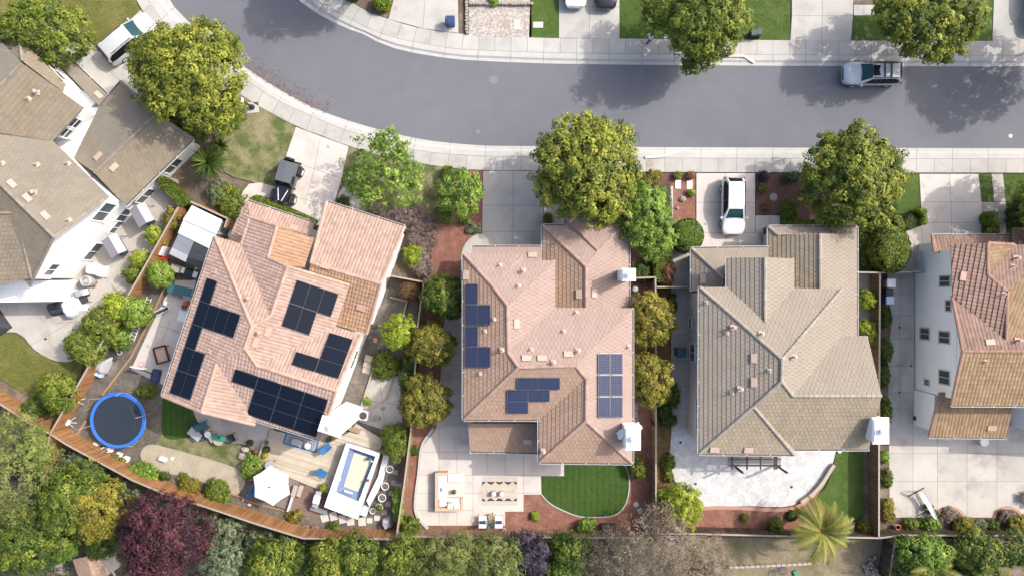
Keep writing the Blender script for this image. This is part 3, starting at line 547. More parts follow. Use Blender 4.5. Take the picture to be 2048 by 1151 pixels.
def window(parent, w0, w1, px, py, wd, ht, trim='trim', cols=2, rows=1, tw=.09, name='window', sill=False):
    """window on the vertical wall above the ground line w0-w1, centred where the photo shows it"""
    w0, w1 = V(w0[:2]).to_3d(), V(w1[:2]).to_3d(); d = (w1 - w0).normalized(); n = V((-d.y, d.x, 0)); n = n if n.dot(V((0, 0, H)) - w0) > 0 else -n
    a, r = ray(px, py); t = (w0 - a).dot(n) / r.dot(n); c = a + r * t; up = V((0, 0, 1)); mb = MB()
    fr = .055
    for s in (-1, 1):
        mb.bar(c + d * s * (wd / 2 + tw / 2) - up * (ht / 2 + tw) + n * fr / 2, c + d * s * (wd / 2 + tw / 2) + up * (ht / 2 + tw) + n * fr / 2, tw if abs(d.x) < 2 else tw, fr)
        mb.bar(c + up * s * (ht / 2 + tw / 2) - d * (wd / 2) + n * fr / 2, c + up * s * (ht / 2 + tw / 2) + d * (wd / 2) + n * fr / 2, fr, tw)
    for i in range(1, cols): mb.bar(c + d * (-wd / 2 + wd * i / cols) - up * ht / 2 + n * .025, c + d * (-wd / 2 + wd * i / cols) + up * ht / 2 + n * .025, .05, .05)
    for i in range(1, rows): mb.bar(c + up * (-ht / 2 + ht * i / rows) - d * wd / 2 + n * .026, c + up * (-ht / 2 + ht * i / rows) + d * wd / 2 + n * .026, .05, .05)
    o = mb.build(name, M[trim], parent)
    g = MB(); g.mesh([c + d * a_ * wd / 2 + up * b_ * ht / 2 + n * f_ for f_ in (-.02, .012) for a_, b_ in ((-1, -1), (1, -1), (1, 1), (-1, 1))], [(3, 2, 1, 0), (4, 5, 6, 7), (0, 1, 5, 4), (1, 2, 6, 5), (2, 3, 7, 6), (3, 0, 4, 7)])
    g.build('pane', M['glass'], o)
    if sill: s_ = MB(); s_.bar(c - up * (ht / 2 + tw + .04) - d * (wd / 2 + tw) + n * .08, c - up * (ht / 2 + tw + .04) + d * (wd / 2 + tw) + n * .08, .16, .08); s_.build('sill', M[trim], o)
    return o
class House:
    def __init__(s, name, label, cx, cy, wallm, capm):
        s.t = thing(name, label, 'house', P(cx, cy, 0)); s.w = MB(); s.wallm = wallm; s.capm = capm; s.roofs = {}; s.rf = None; s.f = {}; s.caps = []; s.gut = []; s.fl = []; s.gab = []
    def V(self, **k): self.__dict__.setdefault("p", {}).update({n: P(*v) for n, v in k.items()})
    def face(s, names, rm, style, key=None, **kw): s.fl.append((names.split(), rm, style, key or names.split()[0], kw))
    def ridge(s, *pairs): s.caps += [pr.split() for pr in pairs]
    def eave(s, *pairs, g=True): s.gut += [pr.split() for pr in pairs]
    def gable(s, *a): s.gab.append(a)
    def relax(s):                       # nudge ridge heights (along their sight lines) until every roof plane is flat
        free = {n for n, p in s.p.items() if min(abs(p.z - 5.6), abs(p.z - 3.0), abs(p.z - 4.2)) > .02}; cams = V((0, 0, H))
        for _ in range(120):
            acc = {}
            for names, *_r in s.fl:
                A = np.array([s.p[n] for n in names]); c = A.mean(0); n_ = np.linalg.svd(A - c)[2][2]
                for nm in names:
                    if nm in free:
                        p = np.array(s.p[nm]); d = p - np.array(cams); t = (c - np.array(cams)) @ n_ / (d @ n_); acc.setdefault(nm, []).append((np.array(cams) + d * t)[2])
            for nm, zs in acc.items():
                z = .5 * s.p[nm].z + .5 * sum(zs) / len(zs); d = s.p[nm] - cams; s.p[nm] = cams + d * ((z - H) / d.z)
    def walls(s, outline, z, inset=.45, z0=0.0):
        s.w.prism(offset_poly(PL(outline, z), inset), z0, z - .02)
    def done(s):
        s.relax(); first = None
        for names, rm, style, key, kw in s.fl:
            pts = [s.p[n] for n in names]; s.roofs.setdefault(rm, MB()); c = sum(pts, V((0, 0, 0))) / len(pts); n = V(np.linalg.svd(np.array(pts) - np.array(c))[2][2]); n = n if n.z > 0 else -n
            flat = [p - n * (p - c).dot(n) for p in pts]; s.f[key] = flat; tiles(s.roofs[rm], flat, style, 0, **kw)
            base = [p - n * .05 for p in flat]; s.roofs[rm].poly(base if newell_raw(base).z > 0 else base[::-1], 0, .3)
        for g in s.gab: s._gable(*g)
        for rm, mb in s.roofs.items():
            o = mb.build('roof', M[rm], s.t); first = first or o
        s.rf = first
        for a, b in s.caps: cap(first, s.p[a], s.p[b], s.capm)
        ctr = V((s.t.location.x, s.t.location.y))
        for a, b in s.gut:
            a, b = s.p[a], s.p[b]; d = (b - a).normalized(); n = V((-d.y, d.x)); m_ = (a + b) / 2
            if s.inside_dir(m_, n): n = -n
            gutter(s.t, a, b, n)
        s.w.build('wall', M[s.wallm], s.t)
    def inside_dir(s, m_, n):
        q = V((m_.x, m_.y)) + n * .6
        for pts in s.f.values():
            pp = ccw([(p.x, p.y) for p in pts]); ok = True
            # point in polygon
            c = False; j = len(pp) - 1
            for i in range(len(pp)):
                if (pp[i][1] > q.y) != (pp[j][1] > q.y) and q.x < (pp[j][0] - pp[i][0]) * (q.y - pp[i][1]) / (pp[j][1] - pp[i][1]) + pp[i][0]: c = not c
                j = i
            if c: return True
        return False
    def _gable(s, a, b, c, inset=.4, inward=None, zdrop=.16):   # wall triangle under a rake a-b-c (eave, ridge, eave), set back from the roof edge
        a, b, c = s.p[a], s.p[b], s.p[c]; iw = V((*inward, 0)).normalized() * inset; q = [a + iw, c + iw, b + iw]
        q = [p - V((0, 0, zdrop)) for p in q]; t = iw.normalized() * .1
        mid = (q[0] + q[1]) / 2; q[0] = q[0] + (mid - q[0]).normalized() * inset; q[1] = q[1] + (mid - q[1]).normalized() * inset; q[0].z += .12; q[1].z += .12
        lo = [V((p.x, p.y, 3.0)) for p in q[:2]]; ring = [lo[0], lo[1], q[1], q[2], q[0]]; bk = [p + t for p in ring]
        s.w.poly(ring); s.w.poly(bk[::-1])
        for i in range(5): s.w.poly([ring[i], bk[i], bk[(i + 1) % 5], ring[(i + 1) % 5]])

# --- centre house: rose flat tiles
h = House('house', 'centre house with rose flat-tile hip roof and blue gridded solar panels', 1095, 680, 'cream', 'cap_rose')
E, G = 5.6, 3.0
h.V(a=(928, 508, E), b=(1046, 508, E), b2=(1046, 521, E), c=(1110, 521, E), d=(1110, 615, E), e=(1264, 616, E), f=(1264, 925, E), g=(1079, 923, E), i=(1079, 838, E), j=(928, 838, E),
    A=(984, 570, 6.45), B=(1015, 611, 6.95), C=(1016, 704, 7.0), D=(1037, 734, 7.3), Ee=(1151, 731, 7.35), Fv=(1173, 757, 7.0), Gv=(1172, 841, 7.0))
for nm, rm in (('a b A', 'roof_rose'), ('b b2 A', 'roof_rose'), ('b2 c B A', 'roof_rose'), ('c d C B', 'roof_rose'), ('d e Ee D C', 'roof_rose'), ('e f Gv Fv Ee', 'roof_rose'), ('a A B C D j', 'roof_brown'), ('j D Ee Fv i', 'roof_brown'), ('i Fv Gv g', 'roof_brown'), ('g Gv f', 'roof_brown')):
    h.face(nm, rm, 'flat', key=nm)
h.ridge('a A', 'A B', 'B C', 'C D', 'D Ee', 'D j', 'Ee Fv', 'Fv Gv', 'Gv g', 'Gv f')
h.eave('a b', 'b2 c', 'c d', 'd e', 'e f', 'g f', 'i g', 'j i', 'a j')
h.walls([(928, 508), (1046, 508), (1046, 521), (1110, 521), (1110, 615), (1264, 616), (1264, 925), (1079, 923), (1079, 838), (928, 838)], E)
h.V(k=(1086, 451, G), l=(1131, 451, G), m=(1131, 436, G), n=(1257, 436, G), o=(1257, 622, G), p=(1172, 622, 4.4), q=(1098, 622, G + .15), V_=(1172, 533, 4.4), U=(1195, 500, 4.05), r=(1086, 545, G))
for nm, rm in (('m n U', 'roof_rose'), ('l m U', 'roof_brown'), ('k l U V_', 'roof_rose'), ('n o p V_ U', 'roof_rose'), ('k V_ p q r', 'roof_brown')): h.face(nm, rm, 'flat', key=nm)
h.ridge('m U', 'k V_', 'V_ p'); h.eave('m n', 'k l', 'k r', 'n o', 'm l')
h.walls([(1086, 451), (1131, 451), (1131, 436), (1257, 436), (1257, 625), (1086, 625)], G)
h.V(s=(944, 494, G), t=(1084, 494, G), u=(1084, 524, 3.45), v=(944, 514, 3.45)); h.face('s t u v', 'roof_rose', 'flat', key='porch'); h.eave('s t')
h.walls([(930, 500), (1086, 500), (1086, 600), (930, 600)], G - .05, .3)
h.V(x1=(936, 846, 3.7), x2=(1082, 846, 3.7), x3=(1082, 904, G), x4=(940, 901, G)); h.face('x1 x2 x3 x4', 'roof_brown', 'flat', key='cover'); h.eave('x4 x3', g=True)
for x, y in ((944, 897), (1010, 897), (1072, 897)): h.w.box(P(x, y, 1.45), (.16, .16, 2.8))
h.done()
W = h.f['a A B C D j']; SO = h.f['j D Ee Fv i']; EA = h.f['e f Gv Fv Ee']; NO = h.f['d e Ee D C']
panels(h.t, W, [[(x, y), (x + 24.5, y), (x + 24.5, y + 41.5), (x, y + 41.5)] for x, y in ((931, 567), (931, 609), (956, 609), (931, 652), (931, 693), (956, 693))], 'blue')
panels(h.t, SO, [[(x, y), (x + 42.5, y), (x + 42.5, y + 23.8), (x, y + 23.8)] for x, y in ((1034, 755), (1077.5, 755), (1014, 779), (1057, 779), (1014, 802.5))], 'blue')
panels(h.t, EA, [[(x, y), (x + 24.5, y), (x + 24.5, y + 42), (x, y + 42)] for x in (1196, 1221) for y in (706, 749.5, 793)], 'blue')
for f, x, y, k in ((h.f['a b A'], 1000, 530, 'pipe'), (h.f['b2 c B A'], 1047, 541, 'cap'), (h.f['b2 c B A'], 1037, 571, 'pipe'), (W, 988, 638, 'pipe'), (W, 970, 662, 'pipe'), (W, 1005, 699, 'cap'), (W, 960, 747, 'pipe'), (W, 932, 550, 'flat'), (NO, 1152, 624, 'pipe'), (NO, 1127, 662, 'pipe'), (NO, 1062, 698, 'pipe'), (NO, 1156, 701, 'cap'), (NO, 1107, 724, 'cap'), (NO, 1053, 716, 'flat'), (NO, 1084, 716, 'flat'), (NO, 1137, 708, 'flat'),
                   (h.f['c d C B'], 1033, 647, 'flat'), (h.f['n o p V_ U'], 1188, 586, 'flat'), (h.f['k V_ p q r'], 1158, 588, 'flat'), (EA, 1257, 693, 'pipe'), (h.f['i Fv Gv g'], 1087, 901, 'cap'), (h.f['cover'], 1055, 882, 'flat'), (h.f['porch'], 1065, 510, 'flat')): vent(h.rf, f, x, y, k)
def chimney(parent, px, py, ztop, sx, sy, m='white', rz=0, zb=0.0, flue=True, name='chimney'):
    c = P(px, py, ztop); mb = MB(); mb.box((c.x, c.y, (ztop - .25 + zb) / 2), (sx * .86, sy * .86, ztop - .25 - zb), rz); mb.box((c.x, c.y, ztop - .17), (sx, sy, .16), rz); mb.box((c.x, c.y, ztop - .04), (sx * .84, sy * .84, .1), rz)
    o = mb.build(name, M[m], parent)
    if flue: g = MB(); g.lathe((c.x, c.y, ztop), [(.16, 0), (.16, .22), (.25, .25), (.25, .32), (.05, .42)], 14); g.build('flue_cap', M['metal'] if m != 'white' else M['whiteplastic'], o)
    return o
chimney(h.t, 1258, 549, 6.4, 1.05, .95); chimney(h.t, 1266, 876, 8.0, 1.15, 1.75)
def dish(px, py, z, az, tilt=60, s=.36):
    t = thing('satellite_dish', 'white satellite dish %s of the centre house' % ('left of the lower chimney' if px < 1255 else 'above the lower chimney'), 'satellite dish', P(px, py, z - .5), az, 'satellite dishes by the chimney')
    mb = MB(); mb.lathe((0, 0, 0), [(.02, 0), (s * .5, .03), (s, .11), (s, .125), (s * .5, .05), (.0, .02)], 16, sy=1.15)
    R = Matrix.Rotation(math.radians(tilt), 4, 'Y'); mb.v = [tuple(R @ V(p) + V((0, 0, .45))) for p in mb.v]; mb.build('reflector', M['whiteplastic'], t, local=True, smooth=True)
    a = MB(); tip = R @ V((0, 0, .42)) + V((0, 0, .3)); a.tube((0, 0, .2), tip, .018); a.box(tip, (.09, .09, .13)); a.build('feed_arm', M['whiteplastic'], t, local=True)
    q = MB(); q.tube((0, 0, -.7), (0, 0, .42), .03); q.build('mast', M['metal'], t, local=True)
dish(1242, 866, 7.0, math.radians(160)); dish(1271, 851, 6.6, math.radians(70))

# --- grey-tan house
h = House('house', 'grey-tan flat-tile house behind the flagstone patio', 1570, 690, 'cream', 'cap_grey')
h.V(a=(1400, 574, E), b=(1455, 574, E), c=(1455, 515, E), d=(1530, 514.5, 6.75), e=(1588, 517, E), f=(1588, 576, E), g=(1683, 578, E), i=(1683, 671, E), j=(1735, 671, E), k=(1763, 791, 7.55), l=(1738, 897, E), m=(1588, 897, E), n=(1588, 908, E), o=(1399, 906, E),
    R=(1530, 643, 6.75), A=(1564, 718, 7.75), B=(1563, 762, 7.75), C=(1507, 812, 7.25), D=(1586, 791, 7.5))
for nm, rm in (('a b R f g A', 'roof_grey'), ('c d R b', 'roof_grey'), ('d e f R', 'roof_grey'), ('a A B C o', 'roof_grey'), ('A g i D B', 'roof_grey'), ('i j k D', 'roof_grey'), ('B D k l m C', 'roof_olive'), ('o C n', 'roof_olive'), ('C m n', 'roof_olive')): h.face(nm, rm, 'flat', key=nm)
h.ridge('a A', 'A B', 'B C', 'C o', 'C n', 'B D', 'D k', 'd R', 'A g'); h.eave('a b', 'c b', 'e f', 'f g', 'g i', 'i j', 'm l', 'o n', 'a o')
h.walls([(1400, 574), (1455, 574), (1455, 515), (1588, 516), (1588, 576), (1683, 578), (1683, 671), (1735, 671), (1738, 897), (1588, 897), (1588, 907), (1399, 906)], E)
h.gable('j', 'k', 'l', .45, (-1, 0))
h.V(p=(1384, 497, G), q=(1537, 495, G), q2=(1537, 525, 3.6), r=(1447, 556, 4.0), s=(1447, 582, 4.0), t=(1384, 582, G), q3=(1455, 525, 3.6))
h.face('p q q2 q3 r', 'roof_grey', 'flat', key='pn'); h.face('p r s t', 'roof_grey', 'flat', key='pw'); h.ridge('p r'); h.eave('p q', 'p t')
h.walls([(1384, 497), (1545, 495), (1545, 585), (1384, 584)], G)
h.V(v=(1538, 454, G), w=(1713, 454, G), x=(1699, 469, 3.4), y=(1640, 467, 4.7), z=(1555, 469, 3.4), aa=(1538, 582, G), bb=(1640, 582, 4.7), cc=(1713, 676, G), dd=(1662, 676, 4.2), ee=(1662, 582, 4.6))
h.face('v w x z', 'roof_grey', 'flat', key='gn'); h.face('v z y bb aa', 'roof_olive', 'flat', key='gw'); h.face('w cc dd ee bb y x', 'roof_grey', 'flat', key='ge'); h.ridge('y bb', 'z x', 'v z'); h.eave('v w', 'w cc', 'v aa')
h.walls([(1538, 454), (1713, 454), (1713, 678), (1538, 600)], G)
h.w.poly([h.p['z'] + V((0, -.05, 0)), h.p['x'] + V((0, -.05, 0)), h.p['y'] + V((0, -.05, -.05))])
h.done(); q = h.f
for f, x, y, k in ((q['a A B C o'], 1412, 605, 'pipe'), (q['a A B C o'], 1466, 654, 'cap'), (q['a A B C o'], 1453, 666, 'pipe'), (q['a A B C o'], 1538, 741, 'pipe'), (q['a A B C o'], 1463, 785, 'pipe'), (q['a A B C o'], 1480, 777, 'cap'), (q['a A B C o'], 1508, 716, 'flat'), (q['a A B C o'], 1508, 764, 'flat'), (q['a b R f g A'], 1522, 667, 'cap'), (q['A g i D B'], 1587, 713, 'cap'), (q['pw'], 1406, 558, 'flat'), (q['o C n'], 1429, 898, 'flat'), (q['o C n'], 1497, 899, 'flat')): vent(h.rf, f, x, y, k)
chimney(h.t, 1763, 861, 7.4, 1.2, 1.95)
wl = offset_poly(PL([(1399, 574), (1600, 574), (1600, 906), (1399, 906)], E), .45); xw = min(p.x for p in wl); w0, w1 = (xw, -20), (xw, 5)
for x, y, wd, ht in ((1381, 645, .8, .9), (1385, 704, 1.4, 1.5), (1397, 710, 1.6, 1.2), (1397, 812, 1.2, 1.2), (1397, 846, .9, 1.2)): window(h.t, w0, w1, x, y, wd, ht, 'trim', 2)

# --- pink house, turned about 18 degrees
h = House('house', 'pink barrel-tile house with four black solar arrays, turned askew to the street', 580, 670, 'white', 'cap_pink')
h.V(p0=(430, 473, E), p1=(483, 488, E), p2=(500, 435, E), p3=(628, 476, E), p4=(609, 534, E), p5=(699, 570, E), p6=(671, 653, E), p7=(722, 668, E), p8=(672, 781, 7.4), p9=(641, 879, E), p10=(512, 839, E), pa=(510, 849, E), pb=(403, 823, 6.9), pc=(325, 791, E),
    g1=(554, 452, 6.7), g2=(536, 515, 6.7), g3=(575, 533, 7.3), Q2=(542, 631, 7.4), Q1=(504, 653, 7.5), Q3=(489, 695, 7.5), Q5=(513, 730, 7.4), Q6=(433, 726, 6.95))
kw = dict(course=.34, colw=.26, thick=.065)
for nm, rm in (('p0 p1 Q2 Q1', 'roof_pink'), ('p1 p2 g1 g2', 'roof_pink'), ('p1 g2 g3 Q2', 'roof_pink'), ('g1 p3 p4 g2', 'roof_orange'), ('g3 p5 p6 Q5 Q3 Q1 Q2', 'roof_pink'), ('g2 p4 g3', 'roof_orange'), ('p6 p7 p8 Q5', 'roof_pink'), ('p0 Q1 Q3 Q6 pb pc', 'roof_pink'), ('Q3 Q5 p8 p9 p10 Q6', 'roof_pink'), ('Q6 pb pa p10', 'roof_pink')): h.face(nm, rm, 'barrel', key=nm, **kw)
h.ridge('p0 Q1', 'g1 g2', 'g2 g3', 'g3 Q2', 'Q2 Q1', 'Q1 Q3', 'Q3 Q5', 'Q3 Q6', 'Q6 pb', 'Q5 p8', 'p1 p2', 'p2 g1', 'pc pb', 'pb pa', 'p7 p8', 'p8 p9', 'g3 p5')
h.eave('p0 p1', 'p3 p4', 'p5 p6', 'p6 p7', 'pc p0', 'p10 p9')
h.walls([(430, 473), (483, 488), (500, 435), (628, 476), (609, 534), (699, 570), (671, 653), (722, 668), (641, 879), (512, 839), (325, 791)], E)
ax = V((-.95, -.31)); h.gable('p7', 'p8', 'p9', .45, (-.95, .31)); h.gable('pc', 'pb', 'pa', .45, (.3, .95)); h.gable('p4', 'g3', 'p5', .45, (-.3, -.95))
h.V(s1=(494.5, 402, G), s2=(629, 447, G), s3=(622, 472, 3.5), s4=(500, 437, 3.5), s5=(483, 492, 3.5), s6=(457, 480, G)); h.face('s1 s2 s3 s4', 'roof_pink', 'barrel', key='st', **kw); h.face('s1 s4 s5 s6', 'roof_pink', 'barrel', key='sl', **kw); h.eave('s1 s2')
h.walls([(500, 412), (629, 452), (610, 530), (462, 485)], G - .1, .3)
h.V(w1=(653.5, 404, 4.2), w2=(808.6, 453.5, 4.2), w3=(761, 567, 5.7), w4=(622, 526, 5.7), w5=(733, 667, 4.2), w6=(600, 625, 4.2))
h.face('w1 w2 w3 w4', 'roof_pink', 'barrel', key='wn', **kw); h.face('w4 w3 w5 w6', 'roof_orange', 'barrel', key='ws', **kw); h.ridge('w4 w3', 'w1 w4', 'w3 w2', 'w3 w5'); h.eave('w1 w2')
h.walls([(653.5, 404), (808.6, 453.5), (733, 667), (600, 625)], 4.2); h.gable('w2', 'w3', 'w5', .45, (-.95, .31), .05)
h.done(); q = h.f
E1 = q['g3 p5 p6 Q5 Q3 Q1 Q2']; E2 = q['p6 p7 p8 Q5']; WW = q['p0 Q1 Q3 Q6 pb pc']; SS = q['Q3 Q5 p8 p9 p10 Q6']
panels(h.t, E1, grid((594, 559), (27.7, 9.5), (-15.5, 46), [(0, 0), (1, 0), (2, 0), (0, 1), (1, 1)]), 'black')
panels(h.t, E2, grid((659, 664), (47, 14.2), (-9.8, 26.2), [(0, 0), (0, 1), (0, 2), (-1, 2)]), 'black')
panels(h.t, WW, grid((414, 555), (20.5, 7), (-15, 46), [(0, 0), (0, 1), (1, 1), (2, 1), (3, 1), (0, 2), (0, 3), (1, 3), (0, 4), (1, 4)]), 'black')
panels(h.t, SS, grid((471, 737), (46.3, 15.5), (-8, 25), [(0, 0), (1, 0), (2, 0), (3, 0), (1, 1), (2, 1), (3, 1), (1, 2), (2, 2), (3, 2)]), 'black')
for f, x, y, k in ((WW, 460, 578, 'pipe'), (q['p0 p1 Q2 Q1'], 498, 596, 'cap'), (WW, 420, 703, 'pipe'), (E1, 520, 664, 'cap'), (E1, 511, 685, 'flat'), (E1, 536, 663, 'flat'), (q['ws'], 722, 615, 'flat'), (WW, 431, 545, 'pipe'), (q['st'], 587, 455, 'flat'), (q['wn'], 590 + 60, 532, 'flat')): vent(h.rf, f, x, y, k, 'ventpink')
chimney(h.t, 662, 853, 7.3, 1.75, 1.2, 'white', math.radians(-18))
wl = offset_poly(PL([(653.5, 404), (808.6, 453.5), (733, 667), (600, 625)], 4.2), .45); wr = sorted(wl, key=lambda p: -p.x)[:2]; top = max(wl, key=lambda p: p.x); low = min((p for p in wl if p.x > -12.5), key=lambda p: p.y)
for x, y, wd, ht in ((791, 516, 1.6, .75), (766, 595, 1.4, .75)): window(h.t, top, low, x, y, wd, ht, 'trim', 1, 2)
wm = offset_poly(PL([(722, 668), (641, 879), (325, 791), (430, 473)], E), .45); top = max(wm, key=lambda p: p.x); low = min(wm, key=lambda p: abs(p.x - P(641, 879, E).x) + abs(p.y - P(641, 879, E).y))
for x, y, wd, ht in ((708, 718, 1.5, 1.1), (732, 700, 2.4, 1.6)): window(h.t, top, low, x, y, wd, ht, 'trim', 2, 1)

# --- first house on the left: taupe tiles
h = House('house', 'taupe-roofed white house at the left edge with large bare side wall', 140, 340, 'white', 'cap_taupe')
h.V(a1=(43, 126, 7.6), a2=(167, 215, E), a3=(106, 282, E), a4=(-80, 254, 7.6), a6=(-140, 486, E), b1=(-110, 64, E), b2=(-20, 60, E), a7=(-170, 120, 5.7),
    d1=(39, 76, 6.6), d2=(131, 168, 5.3), d3=(126, 184, 5.3), d4=(44, 122, 6.4), d5=(-70, 150, 5.2), d0=(-30, 20, 5.2))
h.face('a1 a2 a3 a4', 'roof_taupe_mossy', 'flat', key='A'); h.face('a1 a4 a7 b2', 'roof_taupe', 'flat', key='An'); h.face('d1 d2 d3 d4', 'roof_taupe_mossy', 'flat', key='Ad'); h.face('d1 d4 d5 d0', 'roof_taupe', 'flat', key='Adn')
h.ridge('a1 a4', 'd1 d4'); h.eave('a2 a3')
h.walls([(40, 118), (165, 214), (107, 277), (-160, 250), (-160, 110)], E, .4); h.walls([(62, 90), (134, 166), (112, 186), (44, 122)], 5.2, .05)
h.V(e1=(93, 104, 3.7), e2=(111, 92, G), e3=(215, 190, G), e4=(198, 212, 3.6), e5=(168, 181, 3.7)); h.face('e1 e2 e3 e4 e5', 'roof_taupe', 'flat', key='porch'); h.eave('e2 e3')
h.walls([(60, 120), (113, 95), (214, 190), (180, 230), (120, 200)], G - .05, .35)
h.V(f1=(242, 164, G), f2=(311, 228, 4.5), f3=(386, 278, G), f4=(251, 411, G), f5=(189, 346, 4.5), f6=(148, 316, 3.2), f7=(200, 212, G))
h.face('f1 f2 f5 f6 f7', 'roof_taupe', 'flat', key='Bn'); h.face('f2 f3 f4 f5', 'roof_taupe_mossy', 'flat', key='Bs'); h.ridge('f2 f5', 'f1 f2', 'f2 f3'); h.eave('f1 f7', 'f3 f4')
h.walls([(242, 164), (386, 278), (251, 411), (150, 330)], G, .45); h.gable('f1', 'f2', 'f3', .45, (-.7, -.7))
h.V(c1=(106, 282, E), c2=(217, 392, E), c3=(108, 474, 7.6), c4=(-112, 258, 7.6), c5=(60, 571, E), c6=(-150, 364, E), c0=(-40, 137, E), w1=(33, 425, 7.2), w2=(63, 556, 5.75), w3=(-120, 600, E), w4=(-120, 430, 6.9))
h.face('c0 c1 c2 c3 c4', 'roof_taupe', 'flat', key='Cn'); h.face('c4 c3 c5 c6', 'roof_taupe_mossy', 'flat', key='Cs'); h.face('w4 w1 w2 w3', 'roof_taupe_mossy', 'flat', key='Cw')
h.ridge('c4 c3', 'c3 c2', 'c3 c5', 'w4 w1', 'w1 w2'); h.eave('c1 c2')
h.walls([(98, 274), (217, 392), (60, 571), (-150, 364)], E, .42); h.walls([(60, 571), (-160, 560), (-160, 380)], 5.0, .42); h.gable('c2', 'c3', 'c5', .42, (-.85, .5))
h.w.prism([P(106, 286, 2.9), P(152, 316, 2.9), P(200, 214, 2.9), P(165, 216, 2.9)], 0, 2.9)
h.V(k1=(-60, 566, 2.9), k2=(152, 562, 2.9), k3=(130, 602, 2.75), k4=(-60, 604, 2.75))
h.done(); q = h.f
mb = MB(); mb.prism([P(-60, 562, 2.9), P(152, 560, 2.9), P(131, 601, 2.9), P(-60, 604, 2.9)], 2.72, 2.9); mb.prism([P(-60, 599, 2.96), P(133, 596, 2.96), P(131, 602, 2.96), P(-60, 605, 2.96)], 2.66, 2.96); mb.box(P(128, 597, 1.35), (.14, .14, 2.7)); mb.box(P(20, 600, 1.35), (.14, .14, 2.7)); mb.build('patio_cover', M['white'], h.t)
for f, x, y, k in ((q['A'], 75, 185, 'cap'), (q['A'], 58, 198, 'pipe'), (q['Cn'], 75, 329, 'pipe'), (q['Cn'], 137, 327, 'pipe'), (q['Cn'], 70, 385, 'cap'), (q['Cn'], 24, 368, 'flat'), (q['Cn'], 55, 396, 'flat'), (q['Cn'], 91, 431, 'flat'), (q['Cn'], 139, 440, 'pipe'), (q['Bn'], 197, 313, 'flat'), (q['Bs'], 228, 334, 'flat'), (q['porch'], 197, 191, 'flat'), (q['Cn'], 5, 326, 'pipe')): vent(h.rf, f, x, y, k)
wl = offset_poly(PL([(98, 274), (217, 392), (60, 571), (-150, 364)], E), .42); c_ = P(217, 392, E); k0 = min(wl, key=lambda p: (p - V((c_.x, c_.y))).length); c_ = P(60, 571, E); k1 = min(wl, key=lambda p: (p - V((c_.x, c_.y))).length)
for x, y, wd, ht, cl in ((208, 424, 1.7, 1.5, 2), (190, 503, 1.7, 1.6, 2), (103, 539, 1.1, 1.0, 2), (234, 455, 1.2, 1.2, 2), (248, 430, 1.2, 1.2, 2)): window(h.t, k0, k1, x, y, wd, ht, 'trim', cl, sill=True)
wl = offset_poly(PL([(242, 164), (386, 278), (251, 411), (150, 330)], G), .45); k0 = max(wl, key=lambda p: p.x); k1 = min(wl, key=lambda p: p.y)
for x, y in ((346, 332), (291, 392)): window(h.t, k0, k1, x, y, 1.5, 1.1, 'trim', 2)
wl = offset_poly(PL([(40, 118), (165, 214), (107, 277), (-160, 250), (-160, 110)], E), .4); c_ = P(165, 214, E); k0 = max(wl, key=lambda p: p.x); k1 = min(wl, key=lambda p: (p - V(P(107, 277, E)[:2])).length); k2 = max(wl, key=lambda p: p.y + p.x * .3)
for x, y in ((150, 246), (132, 266)): window(h.t, k0, k1, x, y, .75, 1.0, 'trim', 1, 2)
wa = offset_poly(PL([(62, 90), (134, 166), (112, 186), (44, 122)], 5.2), .05); window(h.t, max(wa, key=lambda p: p.x), max(wa, key=lambda p: p.y), 101, 131, 3.2, .8, 'trim', 3); window(h.t, k0, min(wl, key=lambda p: (p - V(P(40, 118, E)[:2])).length), 155, 202, 1.5, .6, 'trim', 3)

# --- right-hand house: clay barrel tiles
h = House('house', 'clay barrel-tile house with white side wall at the right edge', 1990, 660, 'white', 'cap_clay')
h.V(a=(1902, 488, E), b=(1975, 486, 6.6), Q=(1975, 549, 6.7), R=(2014, 582, 7.2), S_=(2012, 682, 7.2), c=(1904, 592, E), k=(1925, 702, 7.0), l=(1902, 809, E), m=(2200, 811, E), n=(2200, 702, 7.0), e=(2028, 489, E), f=(2100, 492, E), r2=(2200, 600, 6.2), r3=(2200, 492, E))
for nm, rm in (('a b Q R S_ c', 'roof_clay'), ('b e Q', 'roof_gold'), ('e f R Q', 'roof_clay'), ('f r3 r2 S_ R', 'roof_gold'), ('c S_ r2 n k', 'roof_clay'), ('k n m l', 'roof_gold')): h.face(nm, rm, 'barrel', key=nm, course=.36, colw=.27, thick=.065)
h.ridge('b Q', 'Q R', 'R S_', 'c k', 'k l', 'k n'); h.eave('l m', 'e f'); h.ridge('b e')
h.walls([(1902, 488), (2200, 490), (2200, 811), (1902, 809)], E, .4); h.gable('c', 'k', 'l', .42, (1, 0))
h.V(s=(1864, 471, G), t=(2030, 471, G), u=(2030, 505, 3.55), v=(1868, 505, 3.55), s1=(2023, 456, G), s2=(2200, 456, G), s3=(2200, 492, 3.6), s4=(2023, 492, 3.6)); h.face('s t u v', 'roof_clay', 'barrel', key='pt', course=.36, colw=.27, thick=.065); h.face('s1 s2 s3 s4', 'roof_clay', 'barrel', key='pr', course=.36, colw=.27, thick=.065); h.ridge('s v'); h.eave('s t')
h.walls([(1866, 475), (2200, 475), (2200, 560), (1866, 560)], G - .1, .38)
h.V(x1=(1880, 784, 4.2), x2=(2030, 784, 4.2), x3=(2013, 874, G), x4=(1858, 872, G)); h.face('x1 x2 x3 x4', 'roof_gold', 'barrel', key='lt', course=.36, colw=.27, thick=.065); h.ridge('x1 x4'); h.eave('x4 x3')
h.walls([(1860, 780), (2025, 780), (2016, 872), (1858, 872)], G, .38)
h.w.prism([P(2020, 800, 0), P(2200, 800, 0), P(2200, 860, 0), P(2020, 850, 0)], 0, E - .1)
